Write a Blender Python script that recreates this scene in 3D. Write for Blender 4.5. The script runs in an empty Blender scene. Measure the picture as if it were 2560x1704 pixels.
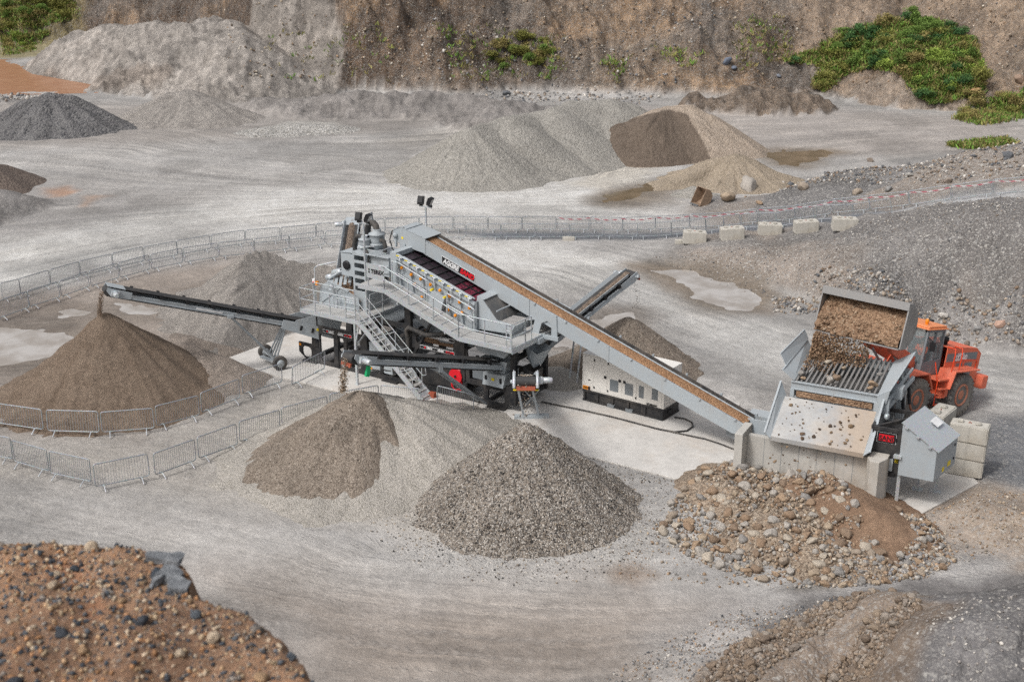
import bpy, bmesh, math, random
import numpy as np
from mathutils import Vector, Matrix, noise as mnoise
from mathutils.geometry import tessellate_polygon
random.seed(7); np.random.seed(7)
SC = bpy.context.scene
COL = SC.collection
R = math.radians

# ------------------------------------------------------------------ camera
TH = R(19.0); FPX = 3101.7; HC = 20.78
cd = bpy.data.cameras.new("camera"); cam = bpy.data.objects.new("camera", cd); COL.objects.link(cam)
cam.location = (0, 0, HC); cam.rotation_euler = (R(90) - TH, 0, 0)
cd.sensor_width = 36.0; cd.lens = FPX / 2560 * 36.0; cd.clip_end = 3000; cd.clip_start = 0.1
cd.dof.use_dof = True; cd.dof.focus_distance = 62.0; cd.dof.aperture_fstop = 1.0
SC.camera = cam

def ray(u, v):                       # viewing direction of a photo pixel, used to survey the site
    x = (u - 1280) / FPX; y = (852 - v) / FPX
    return (x, math.cos(TH) + y * math.sin(TH), -math.sin(TH) + y * math.cos(TH))
def at(u, v, z=0.0):
    d = ray(u, v); t = (z - HC) / d[2]
    return Vector((d[0] * t, d[1] * t, z))
def dd(x, y): return (x * 1.08659, y * 1.08659)
def atd(x, y, z=0.0): return at(x * 1.08659, y * 1.08659, z)

# ------------------------------------------------------------------ world and sun (overcast)
SC.view_settings.view_transform = 'Standard'; SC.view_settings.look = 'None'
SC.view_settings.exposure = 0; SC.view_settings.gamma = 1
W = bpy.data.worlds.new("World"); SC.world = W; W.use_nodes = True
wn = W.node_tree; wn.nodes.clear()
SUN_EL, SUN_AZ = R(53), R(230)        # azimuth clockwise from +Y
sky = wn.nodes.new('ShaderNodeTexSky'); sky.sky_type = 'NISHITA'; sky.sun_disc = False
sky.sun_elevation = SUN_EL; sky.sun_rotation = SUN_AZ; sky.dust_density = 6.0; sky.air_density = 1.0; sky.ozone_density = 1.0
hsv = wn.nodes.new('ShaderNodeHueSaturation'); hsv.inputs['Saturation'].default_value = 0.34
bg = wn.nodes.new('ShaderNodeBackground'); bg.inputs['Strength'].default_value = 0.13
wo = wn.nodes.new('ShaderNodeOutputWorld')
wn.links.new(sky.outputs[0], hsv.inputs['Color']); wn.links.new(hsv.outputs[0], bg.inputs[0]); wn.links.new(bg.outputs[0], wo.inputs[0])
sl = bpy.data.lights.new("sun", 'SUN'); sl.energy = 1.5; sl.angle = R(10); sl.color = (1.0, 0.985, 0.962)
sun = bpy.data.objects.new("sun", sl); COL.objects.link(sun)
sd = Vector((math.sin(SUN_AZ) * math.cos(SUN_EL), math.cos(SUN_AZ) * math.cos(SUN_EL), math.sin(SUN_EL)))
sun.rotation_euler = sd.to_track_quat('Z', 'Y').to_euler(); sun.location = (0, 0, 60)
SC.render.engine = 'CYCLES'
SC.cycles.max_bounces = 5; SC.cycles.diffuse_bounces = 3; SC.cycles.glossy_bounces = 3; SC.cycles.transmission_bounces = 4
SC.cycles.use_denoising = False
SC.cycles.denoiser = 'OPENIMAGEDENOISE'
SC.cycles.denoising_input_passes = 'RGB_ALBEDO_NORMAL'
SC.cycles.denoising_prefilter = 'ACCURATE'
SC.render.film_transparent = False

# ------------------------------------------------------------------ node helpers
class G:
    def __init__(s, name):
        s.m = bpy.data.materials.new(name); s.m.use_nodes = True
        s.t = s.m.node_tree; s.t.nodes.clear()
        s.out = s.t.nodes.new('ShaderNodeOutputMaterial')
        s.b = s.t.nodes.new('ShaderNodeBsdfPrincipled'); s.t.links.new(s.b.outputs[0], s.out.inputs[0])
        s.b.inputs['Specular IOR Level'].default_value = 0.3
        s._co = None
    def set(s, sock, val):
        if hasattr(val, 'links') or isinstance(val, bpy.types.NodeSocket): s.t.links.new(val, sock)
        else:
            if isinstance(val, (tuple, list)) and len(val) == 3 and sock.type == 'RGBA': val = (*val, 1)
            sock.default_value = val
    def n(s, typ, ins=None, **props):
        nd = s.t.nodes.new(typ)
        for k, v in props.items(): setattr(nd, k, v)
        for k, v in (ins or {}).items(): s.set(nd.inputs[k], v)
        return nd
    @property
    def co(s):
        if s._co is None: s._co = s.n('ShaderNodeTexCoord').outputs['Object']
        return s._co
    def noise(s, scale, detail=4, rough=.6, co=None, dist=0):
        return s.n('ShaderNodeTexNoise', {'Vector': co or s.co, 'Scale': scale, 'Detail': detail, 'Roughness': rough, 'Distortion': dist}).outputs['Fac']
    def voro(s, scale, co=None, feature='F1', rnd=1.0):
        return s.n('ShaderNodeTexVoronoi', {'Vector': co or s.co, 'Scale': scale, 'Randomness': rnd}, feature=feature)
    def mapr(s, v, a, b, c=0, d=1):
        return s.n('ShaderNodeMapRange', {'Value': v, 'From Min': a, 'From Max': b, 'To Min': c, 'To Max': d}).outputs[0]
    def math(s, op, a, b=0.0):
        nd = s.n('ShaderNodeMath', operation=op); s.set(nd.inputs[0], a); s.set(nd.inputs[1], b); return nd.outputs[0]
    def mix(s, fac, a, b, mode='MIX'):
        nd = s.n('ShaderNodeMix', data_type='RGBA', blend_type=mode)
        s.set(nd.inputs[0], fac); s.set(nd.inputs[6], a); s.set(nd.inputs[7], b); return nd.outputs[2]
    def ramp(s, fac, stops, interp='LINEAR'):
        nd = s.n('ShaderNodeValToRGB', {'Fac': fac}); cr = nd.color_ramp; cr.interpolation = interp
        while len(cr.elements) > 1: cr.elements.remove(cr.elements[-1])
        for i, (p, c) in enumerate(stops):
            e = cr.elements[0] if i == 0 else cr.elements.new(p)
            e.position = p; e.color = (*c, 1)
        return nd.outputs[0]
    def bump(s, h, dist, strength=1.0):
        return s.n('ShaderNodeBump', {'Height': h, 'Distance': dist, 'Strength': strength}).outputs[0]
    def attr(s, name, out='Color'):
        return s.n('ShaderNodeAttribute', attribute_name=name).outputs[out]
    def fin(s, col, rough=.85, nrm=None, metal=0.0, **kw):
        s.set(s.b.inputs['Base Color'], col); s.set(s.b.inputs['Roughness'], rough); s.set(s.b.inputs['Metallic'], metal)
        if nrm is not None: s.set(s.b.inputs['Normal'], nrm)
        for k, v in kw.items(): s.set(s.b.inputs[k], v)
        return s.m

def mul(c, k): return tuple(x * k for x in c)
DUST = (0.36, 0.31, 0.26)

def m_paint(name, c, rough=.42, dust=.35, dscale=1.3, metal=0.0):
    g = G(name)
    a = g.noise(dscale, 6, .65); b = g.noise(14, 4, .7)
    f = g.mapr(g.math('ADD', g.math('MULTIPLY', a, .7), g.math('MULTIPLY', b, .3)), .42, .72, 0, dust)
    mpd = g.n('ShaderNodeMapping', {'Vector': g.co, 'Scale': (6, 6, .5)}); f = g.math('ADD', f, g.mapr(g.noise(1, 4, .6, mpd.outputs[0]), .55, .75, 0, dust * .6))
    nz = g.n('ShaderNodeNewGeometry'); sep = g.n('ShaderNodeSeparateXYZ', {0: nz.outputs['Normal']})
    up = g.mapr(sep.outputs['Z'], .3, 1, 0, dust * .5)
    f = g.math('MAXIMUM', f, g.math('MULTIPLY', up, g.mapr(b, .3, .6)))
    col = g.mix(f, g.mix(g.mapr(b, .3, .7), mul(c, .93), mul(c, 1.05)), DUST)
    return g.fin(col, g.mapr(f, 0, .5, rough, .8), g.bump(b, .002, .3), metal)

def m_galv(name, c=(.55, .57, .58)):
    g = G(name)
    v = g.voro(26).outputs['Color']; a = g.noise(5, 4, .6)
    col = g.mix(g.math('MULTIPLY', a, .5), mul(c, 1.05), mul(c, .72))
    col = g.mix(.12, col, v, 'OVERLAY')
    return g.fin(col, g.mapr(a, .3, .7, .35, .6), None, .35)

def m_gravel(name, cols, size, bump=.6, var=(.78, 1.15), big=.35, size2=None, streak=None):
    g = G(name)
    v = g.voro(1 / size); v2 = g.voro(1 / (size2 or size * 2.3))
    sep = g.n('ShaderNodeSeparateColor', {0: v.outputs['Color']}).outputs[0]
    sep2 = g.n('ShaderNodeSeparateColor', {0: v2.outputs['Color']}).outputs[1]
    k = len(cols)
    st = [(i / (k - 1) if k > 1 else 0, c) for i, c in enumerate(cols)]
    f = g.math('ADD', g.math('MULTIPLY', sep, .7), g.math('MULTIPLY', sep2, .3))
    col = g.ramp(g.mapr(f, .12, .88), st)
    bigv = g.mapr(g.noise(big, 5, .6), .3, .7, var[0], var[1])
    cc = g.n('ShaderNodeVectorMath', {0: col}, operation='SCALE'); g.set(cc.inputs['Scale'], bigv)
    h = g.math('ADD', g.math('MULTIPLY', v.outputs['Distance'], -1.0), g.math('MULTIPLY', v2.outputs['Distance'], -.8))
    return g.fin(cc.outputs[0], .9, g.bump(h, size * bump, 1.0))

def m_sand(name, c1, c2, big=.5, bump=.05, lump=2.2):
    g = G(name)
    a = g.noise(big, 6, .65); b = g.noise(lump, 7, .7); d = g.noise(28, 3, .7)
    f = g.math('ADD', g.math('MULTIPLY', a, .5), g.math('MULTIPLY', b, .5))
    col = g.mix(g.mapr(f, .36, .64), c1, c2)
    col = g.mix(.5, col, g.mix(g.mapr(d, .3, .7), (.35, .35, .35), (.65, .65, .65)), 'OVERLAY')
    gr = g.noise(7, 5, .75); col = g.mix(.55, col, g.mix(g.mapr(gr, .33, .67), (.36, .36, .36), (.72, .72, .72)), 'OVERLAY')
    h = g.math('ADD', b, g.math('MULTIPLY', d, .35)); h = g.math('ADD', h, g.math('MULTIPLY', gr, .8))
    return g.fin(col, .93, g.bump(h, bump, 1.0))

def m_concrete(name, c=(.46, .45, .42), stain=(.30, .25, .19), k=1.0):
    g = G(name)
    a = g.noise(.8, 6, .65); b = g.noise(9, 5, .7); st = g.noise(.35, 5, .7)
    mp = g.n('ShaderNodeMapping', {'Vector': g.co, 'Scale': (3.0, 3.0, .35)})
    run = g.noise(1.6, 4, .6, mp.outputs[0])
    col = g.mix(g.mapr(a, .35, .68), mul(c, .86), mul(c, 1.1))
    col = g.mix(g.mapr(st, .5, .68, 0, .55 * k), col, stain)
    col = g.mix(g.mapr(run, .5, .72, 0, min(.8, .4 * k)), col, mul(c, .62))
    col = g.mix(g.mapr(b, .3, .7, 0, .12), col, (.2, .2, .2))
    return g.fin(col, .85, g.bump(b, .01, .6))

def m_plain(name, c, rough=.6, metal=0.0, nz=.12, em=None):
    g = G(name); a = g.noise(6, 4, .6)
    col = g.mix(g.mapr(a, .3, .7), mul(c, 1 - nz), mul(c, 1 + nz))
    return g.fin(col, rough, None, metal)

M = {}
M['steel'] = m_paint('grey_paint', (.41, .455, .485), .42, .34)
M['steel_dark'] = m_paint('dark_grey_paint', (.20, .225, .245), .45, .3)
M['black'] = m_paint('black_paint', (.022, .024, .028), .42, .22)
M['galv'] = m_galv('galvanised_steel', (.56, .59, .61))
M['galv_floor'] = m_paint('galvanised_grating', (.44, .445, .44), .6, .5)
M['rubber'] = m_paint('rubber', (.035, .036, .038), .6, .35)
M['belt'] = m_paint('conveyor_rubber', (.035, .037, .04), .55, .22)
M['orange'] = m_plain('orange_plastic', (.85, .30, .02), .4)
M['yellow'] = m_plain('yellow_plastic', (.85, .66, .03), .4)
M['red'] = m_plain('red_paint', (.72, .018, .03), .35)
M['white'] = m_plain('white_lettering', (.78, .78, .78), .5)
M['ink'] = m_plain('black_lettering', (.02, .02, .022), .5)
M['green'] = m_plain('green_plastic', (.02, .42, .16), .4)
M['purple'] = m_gravel('wet_screen_media', [(.03, .005, .012), (.11, .012, .03), (.22, .03, .06), (.05, .01, .02)], .07, .4)
M['purple_dark'] = m_plain('dark_screen_media', (.035, .024, .032), .45, 0, .4)
M['wetsteel'] = m_paint('wet_steel', (.09, .095, .10), .3, .4)
M['cream'] = m_paint('cream_paint', (.78, .755, .71), .45, .05, .6)
M['glass'] = m_plain('dark_glass', (.05, .065, .07), .08)
M['lens'] = m_plain('lamp_glass', (.55, .56, .55), .15)
M['brick'] = m_plain('rust_red', (.35, .09, .05), .7)
M['concrete'] = m_concrete('concrete', (.56, .54, .50), (.40, .34, .27))
M['slab'] = m_concrete('concrete_slab', (.63, .605, .57), (.50, .43, .36))
M['block'] = m_concrete('concrete_block', (.58, .55, .49), (.34, .29, .22), 1.6)
M['bucket'] = m_paint('worn_bucket_steel', (.33, .325, .32), .36, .4, 1.0, .45)
M['tyre'] = m_paint('dusty_tyre', (.16, .155, .15), .85, .95, 1.6)
M['lorange'] = m_paint('loader_orange', (.82, .165, .08), .42, .42, .9)
M['gold'] = m_gravel('belt_gravel', [(.20, .105, .055), (.33, .18, .092), (.43, .26, .15), (.27, .15, .08)], .05, .5, (.9, 1.1), .5)
M['soil'] = m_gravel('brown_soil', [(.17, .10, .062), (.27, .17, .105), (.36, .24, .155), (.22, .135, .085)], .07, .7, (.75, 1.2), .9)
M['fence'] = m_galv('fence_steel', (.36, .385, .405))
def m_apron():
    g = G('dusty_apron'); a = g.noise(.9, 6, .65); b = g.noise(7, 4, .7); sx_ = g.n('ShaderNodeSeparateXYZ', {0: g.co}).outputs['X']
    dirt = g.mapr(g.math('ADD', g.math('MULTIPLY', sx_, .28), a), .38, .85)
    c = g.mix(g.mapr(a, .35, .65), (.36, .37, .38), (.50, .49, .47)); c = g.mix(g.math('MULTIPLY', dirt, .75), c, (.43, .33, .24)); c = g.mix(g.mapr(b, .45, .7, 0, .3), c, (.26, .21, .16))
    return g.fin(c, .5, None, .15)
M['apron'] = m_apron()

SPLIT = {'head_guard', 'warning_lamp', 'warning_label', 'louvre', 'pipe_clamp', 'base_rib', 'side_grille', 'support_leg', 'anti_slip_bar', 'hose_pipe', 'rubber_pipe', 'bracket', 'emblem', 'screen_deck', 'end_post', 'head_support', 'control_cabinet', 'hydraulic_hose', 'tail_guard', 'cyclone'}
# ------------------------------------------------------------------ mesh builder
class MB:
    def __init__(s): s.v = []; s.f = []; s.s = []
    def add(s, vs, fs, smooth=False):
        o = len(s.v); s.v += [tuple(p) for p in vs]
        s.f += [tuple(i + o for i in f) for f in fs]; s.s += [smooth] * len(fs)
        return s
    def box(s, c, sz, rot=None):
        hx_, hy_, hz_ = sz[0] / 2, sz[1] / 2, sz[2] / 2
        vs = [Vector((x, y, z)) for x in (-hx_, hx_) for y in (-hy_, hy_) for z in (-hz_, hz_)]
        if rot is not None: vs = [rot @ p for p in vs]
        c = Vector(c); vs = [p + c for p in vs]
        return s.add(vs, [(0, 1, 3, 2), (4, 6, 7, 5), (0, 4, 5, 1), (2, 3, 7, 6), (0, 2, 6, 4), (1, 5, 7, 3)])
    def bx(s, x0, x1, y0, y1, z0, z1):
        return s.box(((x0 + x1) / 2, (y0 + y1) / 2, (z0 + z1) / 2), (abs(x1 - x0), abs(y1 - y0), abs(z1 - z0)))
    def beam(s, p0, p1, w, h, up=(0, 0, 1)):
        p0 = Vector(p0); p1 = Vector(p1); d = (p1 - p0); L = d.length; d.normalize()
        up = Vector(up); sd_ = d.cross(up)
        if sd_.length < 1e-4: sd_ = d.cross(Vector((0, 1, 0)))
        sd_.normalize(); u = sd_.cross(d)
        m = Matrix((d, sd_, u)).transposed()
        return s.box((p0 + p1) / 2, (L, w, h), m)
    def ibeam(s, p0, p1, w, h, t=.02):
        p0 = Vector(p0); p1 = Vector(p1)
        s.beam(p0, p1, t, h - 2 * t)
        d = (p1 - p0).normalized(); sd_ = d.cross(Vector((0, 0, 1))).normalized(); u = sd_.cross(d)
        for k in (-1, 1): s.beam(p0 + u * k * (h / 2 - t / 2), p1 + u * k * (h / 2 - t / 2), w, t)
        return s
    def tube(s, p0, p1, r, n=8, r2=None, caps=True):
        p0 = Vector(p0); p1 = Vector(p1); d = (p1 - p0).normalized()
        a = d.orthogonal().normalized(); b = d.cross(a); r2 = r if r2 is None else r2
        vs = []
        for (p, rr) in ((p0, r), (p1, r2)):
            for i in range(n):
                t = 2 * math.pi * i / n; vs.append(p + a * rr * math.cos(t) + b * rr * math.sin(t))
        s.add(vs, [(i, (i + 1) % n, n + (i + 1) % n, n + i) for i in range(n)], True)
        if caps: s.add(vs, [tuple(range(n - 1, -1, -1)), tuple(range(n, 2 * n))])
        return s
    def path(s, pts, r, n=6, closed=False, flat=None):
        P = [Vector(p) for p in pts]; m = len(P); vs = []; prev = None
        for i, p in enumerate(P):
            if closed: d = (P[(i + 1) % m] - P[i - 1])
            else: d = P[min(i + 1, m - 1)] - P[max(i - 1, 0)]
            d.normalize()
            if prev is None: a = d.orthogonal().normalized()
            else:
                a = prev - d * prev.dot(d)
                a = a.normalized() if a.length > 1e-5 else d.orthogonal().normalized()
            prev = a; b = d.cross(a)
            rr = r[i] if isinstance(r, (list, tuple)) else r
            for k in range(n):
                t = 2 * math.pi * (k + .5) / n; vs.append(p + a * rr * math.cos(t) + b * rr * math.sin(t))
        fs = []
        for i in range(m if closed else m - 1):
            j = (i + 1) % m
            for k in range(n): fs.append((i * n + k, i * n + (k + 1) % n, j * n + (k + 1) % n, j * n + k))
        s.add(vs, fs, True)
        if not closed: s.add(vs, [tuple(range(n - 1, -1, -1)), tuple(range((m - 1) * n, m * n))])
        return s
    def plate(s, poly, t, holes=()):
        """extrude a planar polygon (3-D points) by t, centred on its plane; holes are polygons in the same plane"""
        P = [Vector(p) for p in poly]; H = [[Vector(p) for p in h] for h in holes]
        nrm = Vector((0, 0, 0))
        for i in range(len(P)): nrm += (P[i] - P[0]).cross(P[(i + 1) % len(P)] - P[0])
        nrm.normalize(); off = nrm * (t / 2)
        loops = [P] + H; flat = [p for l in loops for p in l]; n = len(flat)
        if H: tris = [tuple(x) for x in tessellate_polygon(loops)]
        else: tris = [tuple(range(n))]
        tt = []
        for f in tris:
            a, b, c = flat[f[0]], flat[f[1]], flat[f[2]]
            if H and (b - a).cross(c - a).dot(nrm) < 0: f = f[::-1]
            tt.append(tuple(f))
        vs = [p + off for p in flat] + [p - off for p in flat]
        fs = list(tt) + [tuple(i + n for i in f[::-1]) for f in tt]
        o = 0
        for l in loops:
            k = len(l)
            for i in range(k): fs.append((o + i, o + i + n, o + (i + 1) % k + n, o + (i + 1) % k))
            o += k
        return s.add(vs, fs)
    def lathe(s, c, prof, axis=(0, 0, 1), n=16):
        """prof: list of (radius, height along axis)"""
        ax = Vector(axis).normalized(); a = ax.orthogonal().normalized(); b = ax.cross(a); c = Vector(c); vs = []
        for (r, h) in prof:
            for i in range(n):
                t = 2 * math.pi * i / n; vs.append(c + ax * h + a * r * math.cos(t) + b * r * math.sin(t))
        fs = []
        for j in range(len(prof) - 1):
            for i in range(n): fs.append((j * n + i, j * n + (i + 1) % n, (j + 1) * n + (i + 1) % n, (j + 1) * n + i))
        s.add(vs, fs, True)
        s.add(vs, [tuple(range(n - 1, -1, -1)), tuple(range((len(prof) - 1) * n, len(prof) * n))])
        return s
    def mesh(s, name, mat):
        me = bpy.data.meshes.new(name); me.from_pydata(s.v, [], s.f); me.materials.append(mat)
        me.polygons.foreach_set('use_smooth', s.s); me.update()
        return me
    def split(s):
        par = list(range(len(s.v)))
        def fd(i):
            while par[i] != i: par[i] = par[par[i]]; i = par[i]
            return i
        for f in s.f:
            for i in f[1:]: par[fd(i)] = fd(f[0])
        comp = {}
        for k, f in enumerate(s.f): comp.setdefault(fd(f[0]), []).append(k)
        items = []
        for fl in comp.values():
            P = [s.v[i] for k in fl for i in s.f[k]]
            items.append([[min(p[j] for p in P) - .002 for j in range(3)], [max(p[j] for p in P) + .002 for j in range(3)], fl])
        ch = True
        while ch:
            ch = False
            for i in range(len(items)):
                for j in range(i + 1, len(items)):
                    a, b = items[i], items[j]
                    if all(a[0][q] <= b[1][q] and b[0][q] <= a[1][q] for q in range(3)):
                        items[i] = [[min(a[0][q], b[0][q]) for q in range(3)], [max(a[1][q], b[1][q]) for q in range(3)], a[2] + b[2]]; items.pop(j); ch = True; break
                if ch: break
        out = []
        for it in items:
            m = MB(); mp = {}
            for k in it[2]:
                for i in s.f[k]:
                    if i not in mp: mp[i] = len(m.v); m.v.append(s.v[i])
                m.f.append(tuple(mp[i] for i in s.f[k])); m.s.append(s.s[k])
            out.append(m)
        return out
    def build(s, name, mat, parent=None, bevel=0.0, fixn=True, one=False):
        if not one and name in SPLIT:
            ps = s.split()
            if len(ps) > 1: return [q.build(name, mat, parent, bevel, fixn, True) for q in ps][0]
        me = s.mesh(name, mat)
        if fixn:
            bm = bmesh.new(); bm.from_mesh(me); bmesh.ops.recalc_face_normals(bm, faces=bm.faces); bm.to_mesh(me); bm.free()
        o = bpy.data.objects.new(name, me); COL.objects.link(o)
        if parent is not None: o.parent = parent
        if bevel:
            b = o.modifiers.new('bevel', 'BEVEL'); b.width = bevel; b.segments = 2; b.limit_method = 'ANGLE'; b.angle_limit = R(50)
        return o

def tag(o, label=None, cat=None, group=None, kind=None):
    if label: o['label'] = label
    if cat: o['category'] = cat
    if group: o['group'] = group
    if kind: o['kind'] = kind
    return o
def empty(name, loc=(0, 0, 0), rz=0.0, label=None, cat=None, group=None):
    o = bpy.data.objects.new(name, None); COL.objects.link(o); o.location = loc; o.rotation_euler = (0, 0, rz)
    o.empty_display_size = .3
    return tag(o, label, cat, group)
def copy_tree(o, parent=None):
    c = o.copy(); COL.objects.link(c); c.parent = parent
    for ch in list(o.children): copy_tree(ch, c)
    return c
def rrect(x0, x1, z0, z1, r, n=4):
    pts = []
    for (cx, cz, a0) in ((x1 - r, z1 - r, 0), (x0 + r, z1 - r, 90), (x0 + r, z0 + r, 180), (x1 - r, z0 + r, 270)):
        for i in range(n + 1):
            a = R(a0 + 90 * i / n); pts.append((cx + r * math.cos(a), cz + r * math.sin(a)))
    return pts
def text_mesh(txt, size, mat, name, parent, mtx, bold=.0, shear=0.0, align='LEFT', sx=1.0):
    cu = bpy.data.curves.new('t', 'FONT'); cu.body = txt; cu.size = size; cu.offset = bold; cu.shear = shear
    cu.extrude = .004; cu.align_x = align; cu.resolution_u = 3
    ob = bpy.data.objects.new('t', cu); COL.objects.link(ob)
    dg = bpy.context.evaluated_depsgraph_get(); dg.update()
    me = bpy.data.meshes.new_from_object(ob.evaluated_get(dg))
    bpy.data.objects.remove(ob); bpy.data.curves.remove(cu)
    me.name = name; me.materials.clear(); me.materials.append(mat)
    me.transform(mtx @ Matrix.Diagonal((sx, 1, 1, 1)))
    o = bpy.data.objects.new(name, me); COL.objects.link(o); o.parent = parent
    return o
def frame_m(o, ex_, ey_):            # matrix whose x runs along ex_, y along ey_ at o (for lettering)
    ex_ = Vector(ex_).normalized(); ey_ = Vector(ey_); ey_ = (ey_ - ex_ * ey_.dot(ex_)).normalized(); ez_ = ex_.cross(ey_)
    m = Matrix((ex_, ey_, ez_)).transposed().to_4x4(); m.translation = Vector(o); return m
# ------------------------------------------------------------------ numpy noise
_PT = np.random.RandomState(3).rand(256, 256)
def vnoise(x, y):
    xi = np.floor(x).astype(int); yi = np.floor(y).astype(int); fx = x - xi; fy = y - yi
    fx = fx * fx * fx * (fx * (fx * 6 - 15) + 10); fy = fy * fy * fy * (fy * (fy * 6 - 15) + 10)
    a = _PT[xi & 255, yi & 255]; b = _PT[(xi + 1) & 255, yi & 255]; c_ = _PT[xi & 255, (yi + 1) & 255]; d = _PT[(xi + 1) & 255, (yi + 1) & 255]
    return (a + (b - a) * fx) * (1 - fy) + (c_ + (d - c_) * fx) * fy - .5
def fbm(x, y, f, o=4, g=.55):
    s = 0; a = 1.0
    ca, sa = math.cos(.6), math.sin(.6)
    for i in range(o):
        s = s + a * vnoise(x * f + 17.3 * i, y * f - 9.1 * i); a *= g; f *= 2.03
        x, y = x * ca - y * sa, x * sa + y * ca
    return s
def sstep(a, b, x):
    t = np.clip((x - a) / (b - a), 0, 1); return t * t * (3 - 2 * t)
def seg_dist(x, y, a, b):
    ax, ay = a[0], a[1]; bx_, by_ = b[0] - ax, b[1] - ay
    L = bx_ * bx_ + by_ * by_ + 1e-9
    t = np.clip(((x - ax) * bx_ + (y - ay) * by_) / L, 0, 1)
    return np.hypot(x - ax - t * bx_, y - ay - t * by_), t
def ridge(x, y, pts, slope, rnd=.4):
    """height of a ridge of loose material with its crest along pts (x, y, z)"""
    h = np.full(np.shape(x), -50.0)
    P = [tuple(p) for p in pts]
    if len(P) == 1: P = P * 2
    for a, b in zip(P[:-1], P[1:]):
        d, t = seg_dist(x, y, a, b)
        h = np.maximum(h, a[2] + (b[2] - a[2]) * t - slope * (np.sqrt(d * d + rnd * rnd) - rnd))
    return h
def polysd(x, y, poly):
    d = np.full(np.shape(x), 1e9); inside = np.zeros(np.shape(x), bool)
    n = len(poly)
    for i in range(n):
        a = poly[i]; b = poly[(i + 1) % n]
        d = np.minimum(d, seg_dist(x, y, a, b)[0])
        c_ = (a[1] > y) != (b[1] > y)
        with np.errstate(divide='ignore', invalid='ignore'):
            xc = (b[0] - a[0]) * (y - a[1]) / (b[1] - a[1] + 1e-12) + a[0]
        inside ^= c_ & (x < xc)
    return np.where(inside, -d, d)
def pmask(x, y, poly, soft=1.0, wob=1.0):
    wx = x + wob * 1.6 * fbm(x, y, .25, 3); wy = y + wob * 1.6 * fbm(x + 50, y - 30, .25, 3)
    return 1 - sstep(-soft, soft, polysd(wx, wy, poly))
def gp(pts, z=0.0): return [tuple(atd(p[0], p[1], z if len(p) < 3 else p[2]))for p in pts]

# ------------------------------------------------------------------ surveyed lines (photo positions -> ground)
ROW_A = [(0, 708.7), (46.9, 697.1), (121.4, 674), (196.4, 653.8), (279, 634.6), (358.5, 615.9), (441, 601.6), (525.4, 587.8), (611.6, 574.8), (700, 567.7), (789, 560),
         (876, 553.5), (961.5, 547), (1047, 542.5), (1133, 541), (1219, 541), (1305, 541), (1391, 540.5), (1474, 542), (1557, 543.5), (1640, 541), (1726, 537), (1812.6, 531.5), (1899.6, 524.5), (1992, 515), (2084, 505.4), (2179.5, 493.5), (2280, 481), (2386, 463.6), (2489, 451), (2590, 440)]
Z_A = [0] * 20 + [0, .1, .3, .6, 1.0, 1.5, 2.0, 2.6, 3.3, 3.8, 4.3]
ROW_B = [(-10, 756), (69, 727.5), (147, 703), (222, 677.5), (294.6, 657), (374, 637.3), (456, 620.4), (545.5, 607.9), (634, 598), (722, 587), (812, 578), (900, 573), (988, 568), (1080, 560.4), (1164, 560), (1252, 558.5), (1339, 559), (1425, 559.5), (1510, 559), (1595, 559), (1680.5, 555), (1768, 545), (1856, 536), (1948, 528.7), (2043.5, 519), (2139, 507.7), (2239, 495)]
Z_B = [0] * 20 + [.1, .4, .7, 1.1, 1.6, 2.1, 2.7]
fa = [tuple(at(u, v, z + 1.1) - Vector((0, 0, 1.1))) for (u, v), z in zip(ROW_A, Z_A)]
fb = [tuple(at(u, v, z + 1.1) - Vector((0, 0, 1.1))) for (u, v), z in zip(ROW_B, Z_B)]

emb_pts = [(1490, 588, 0), (1560, 622, 0), (1680, 645, 0), (1745, 685, 0), (1800, 702, 0), (1900, 705, 0), (2100, 765, 0), (2230, 800, 0), (2356, 818, 0),
           (1400, 620, -1), (1600, 720, -1.6), (1800, 780, -2.5), (2200, 900, -4), (2356, 930, -4), (1300, 545, -.8), (1450, 560, -.5),
           (1600, 575, .5), (1700, 575, .9), (1800, 560, 1.3), (1880, 548, 1.7), (1990, 490, 3.0), (2150, 470, 4.0), (2290, 460, 4.7), (2356, 457, 5.1),
           (1700, 612, .5), (1850, 625, 1.4), (2000, 640, 2.1), (2200, 640, 3.0), (2356, 640, 3.5), (2000, 560, 2.8), (2200, 540, 4.0), (2356, 540, 4.6), (2080, 500, 3.5),
           (2600, 445, 5.4), (2600, 640, 3.4), (2600, 830, 0), (2600, 960, -4), (1500, 468, -.4), (1560, 476, .0), (1540, 445, -.6)]
EP = [tuple(atd(*p)) for p in emb_pts] + [(p[0], p[1], p[2] + .02) for p in fa[19:]] + [(p[0], p[1], p[2] + .02) for p in fb[19:]] + [(-3, 84, -.6), (0, 82, -.6), (3, 78, -.6)]
for (u, v, z) in [(1640, 452, .7), (1800, 440, 1.5), (1900, 400, 2.3), (2000, 385, 3.1), (2150, 375, 4.2), (2220, 355, 5.0), (2356, 325, 6.2), (2600, 290, 7)]:
    p = atd(u, v, z); EP += [tuple(p), (p[0] - .3 * z, p[1] + z / .6 + 1, 0), (p[0] - .5 * z, p[1] + z / .6 + 9, -3.5)]
EP = np.array(EP)
def _rbf_fit(P):
    D = np.hypot(P[:, None, 0] - P[None, :, 0], P[:, None, 1] - P[None, :, 1])
    n = len(P); A = np.zeros((n + 3, n + 3)); A[:n, :n] = -D + np.eye(n) * .05; A[:n, n] = 1; A[:n, n + 1:] = P[:, :2]; A[n:, :n] = A[:n, n:].T
    return np.linalg.solve(A, np.r_[P[:, 2], 0, 0, 0])
EW = _rbf_fit(EP)
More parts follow.
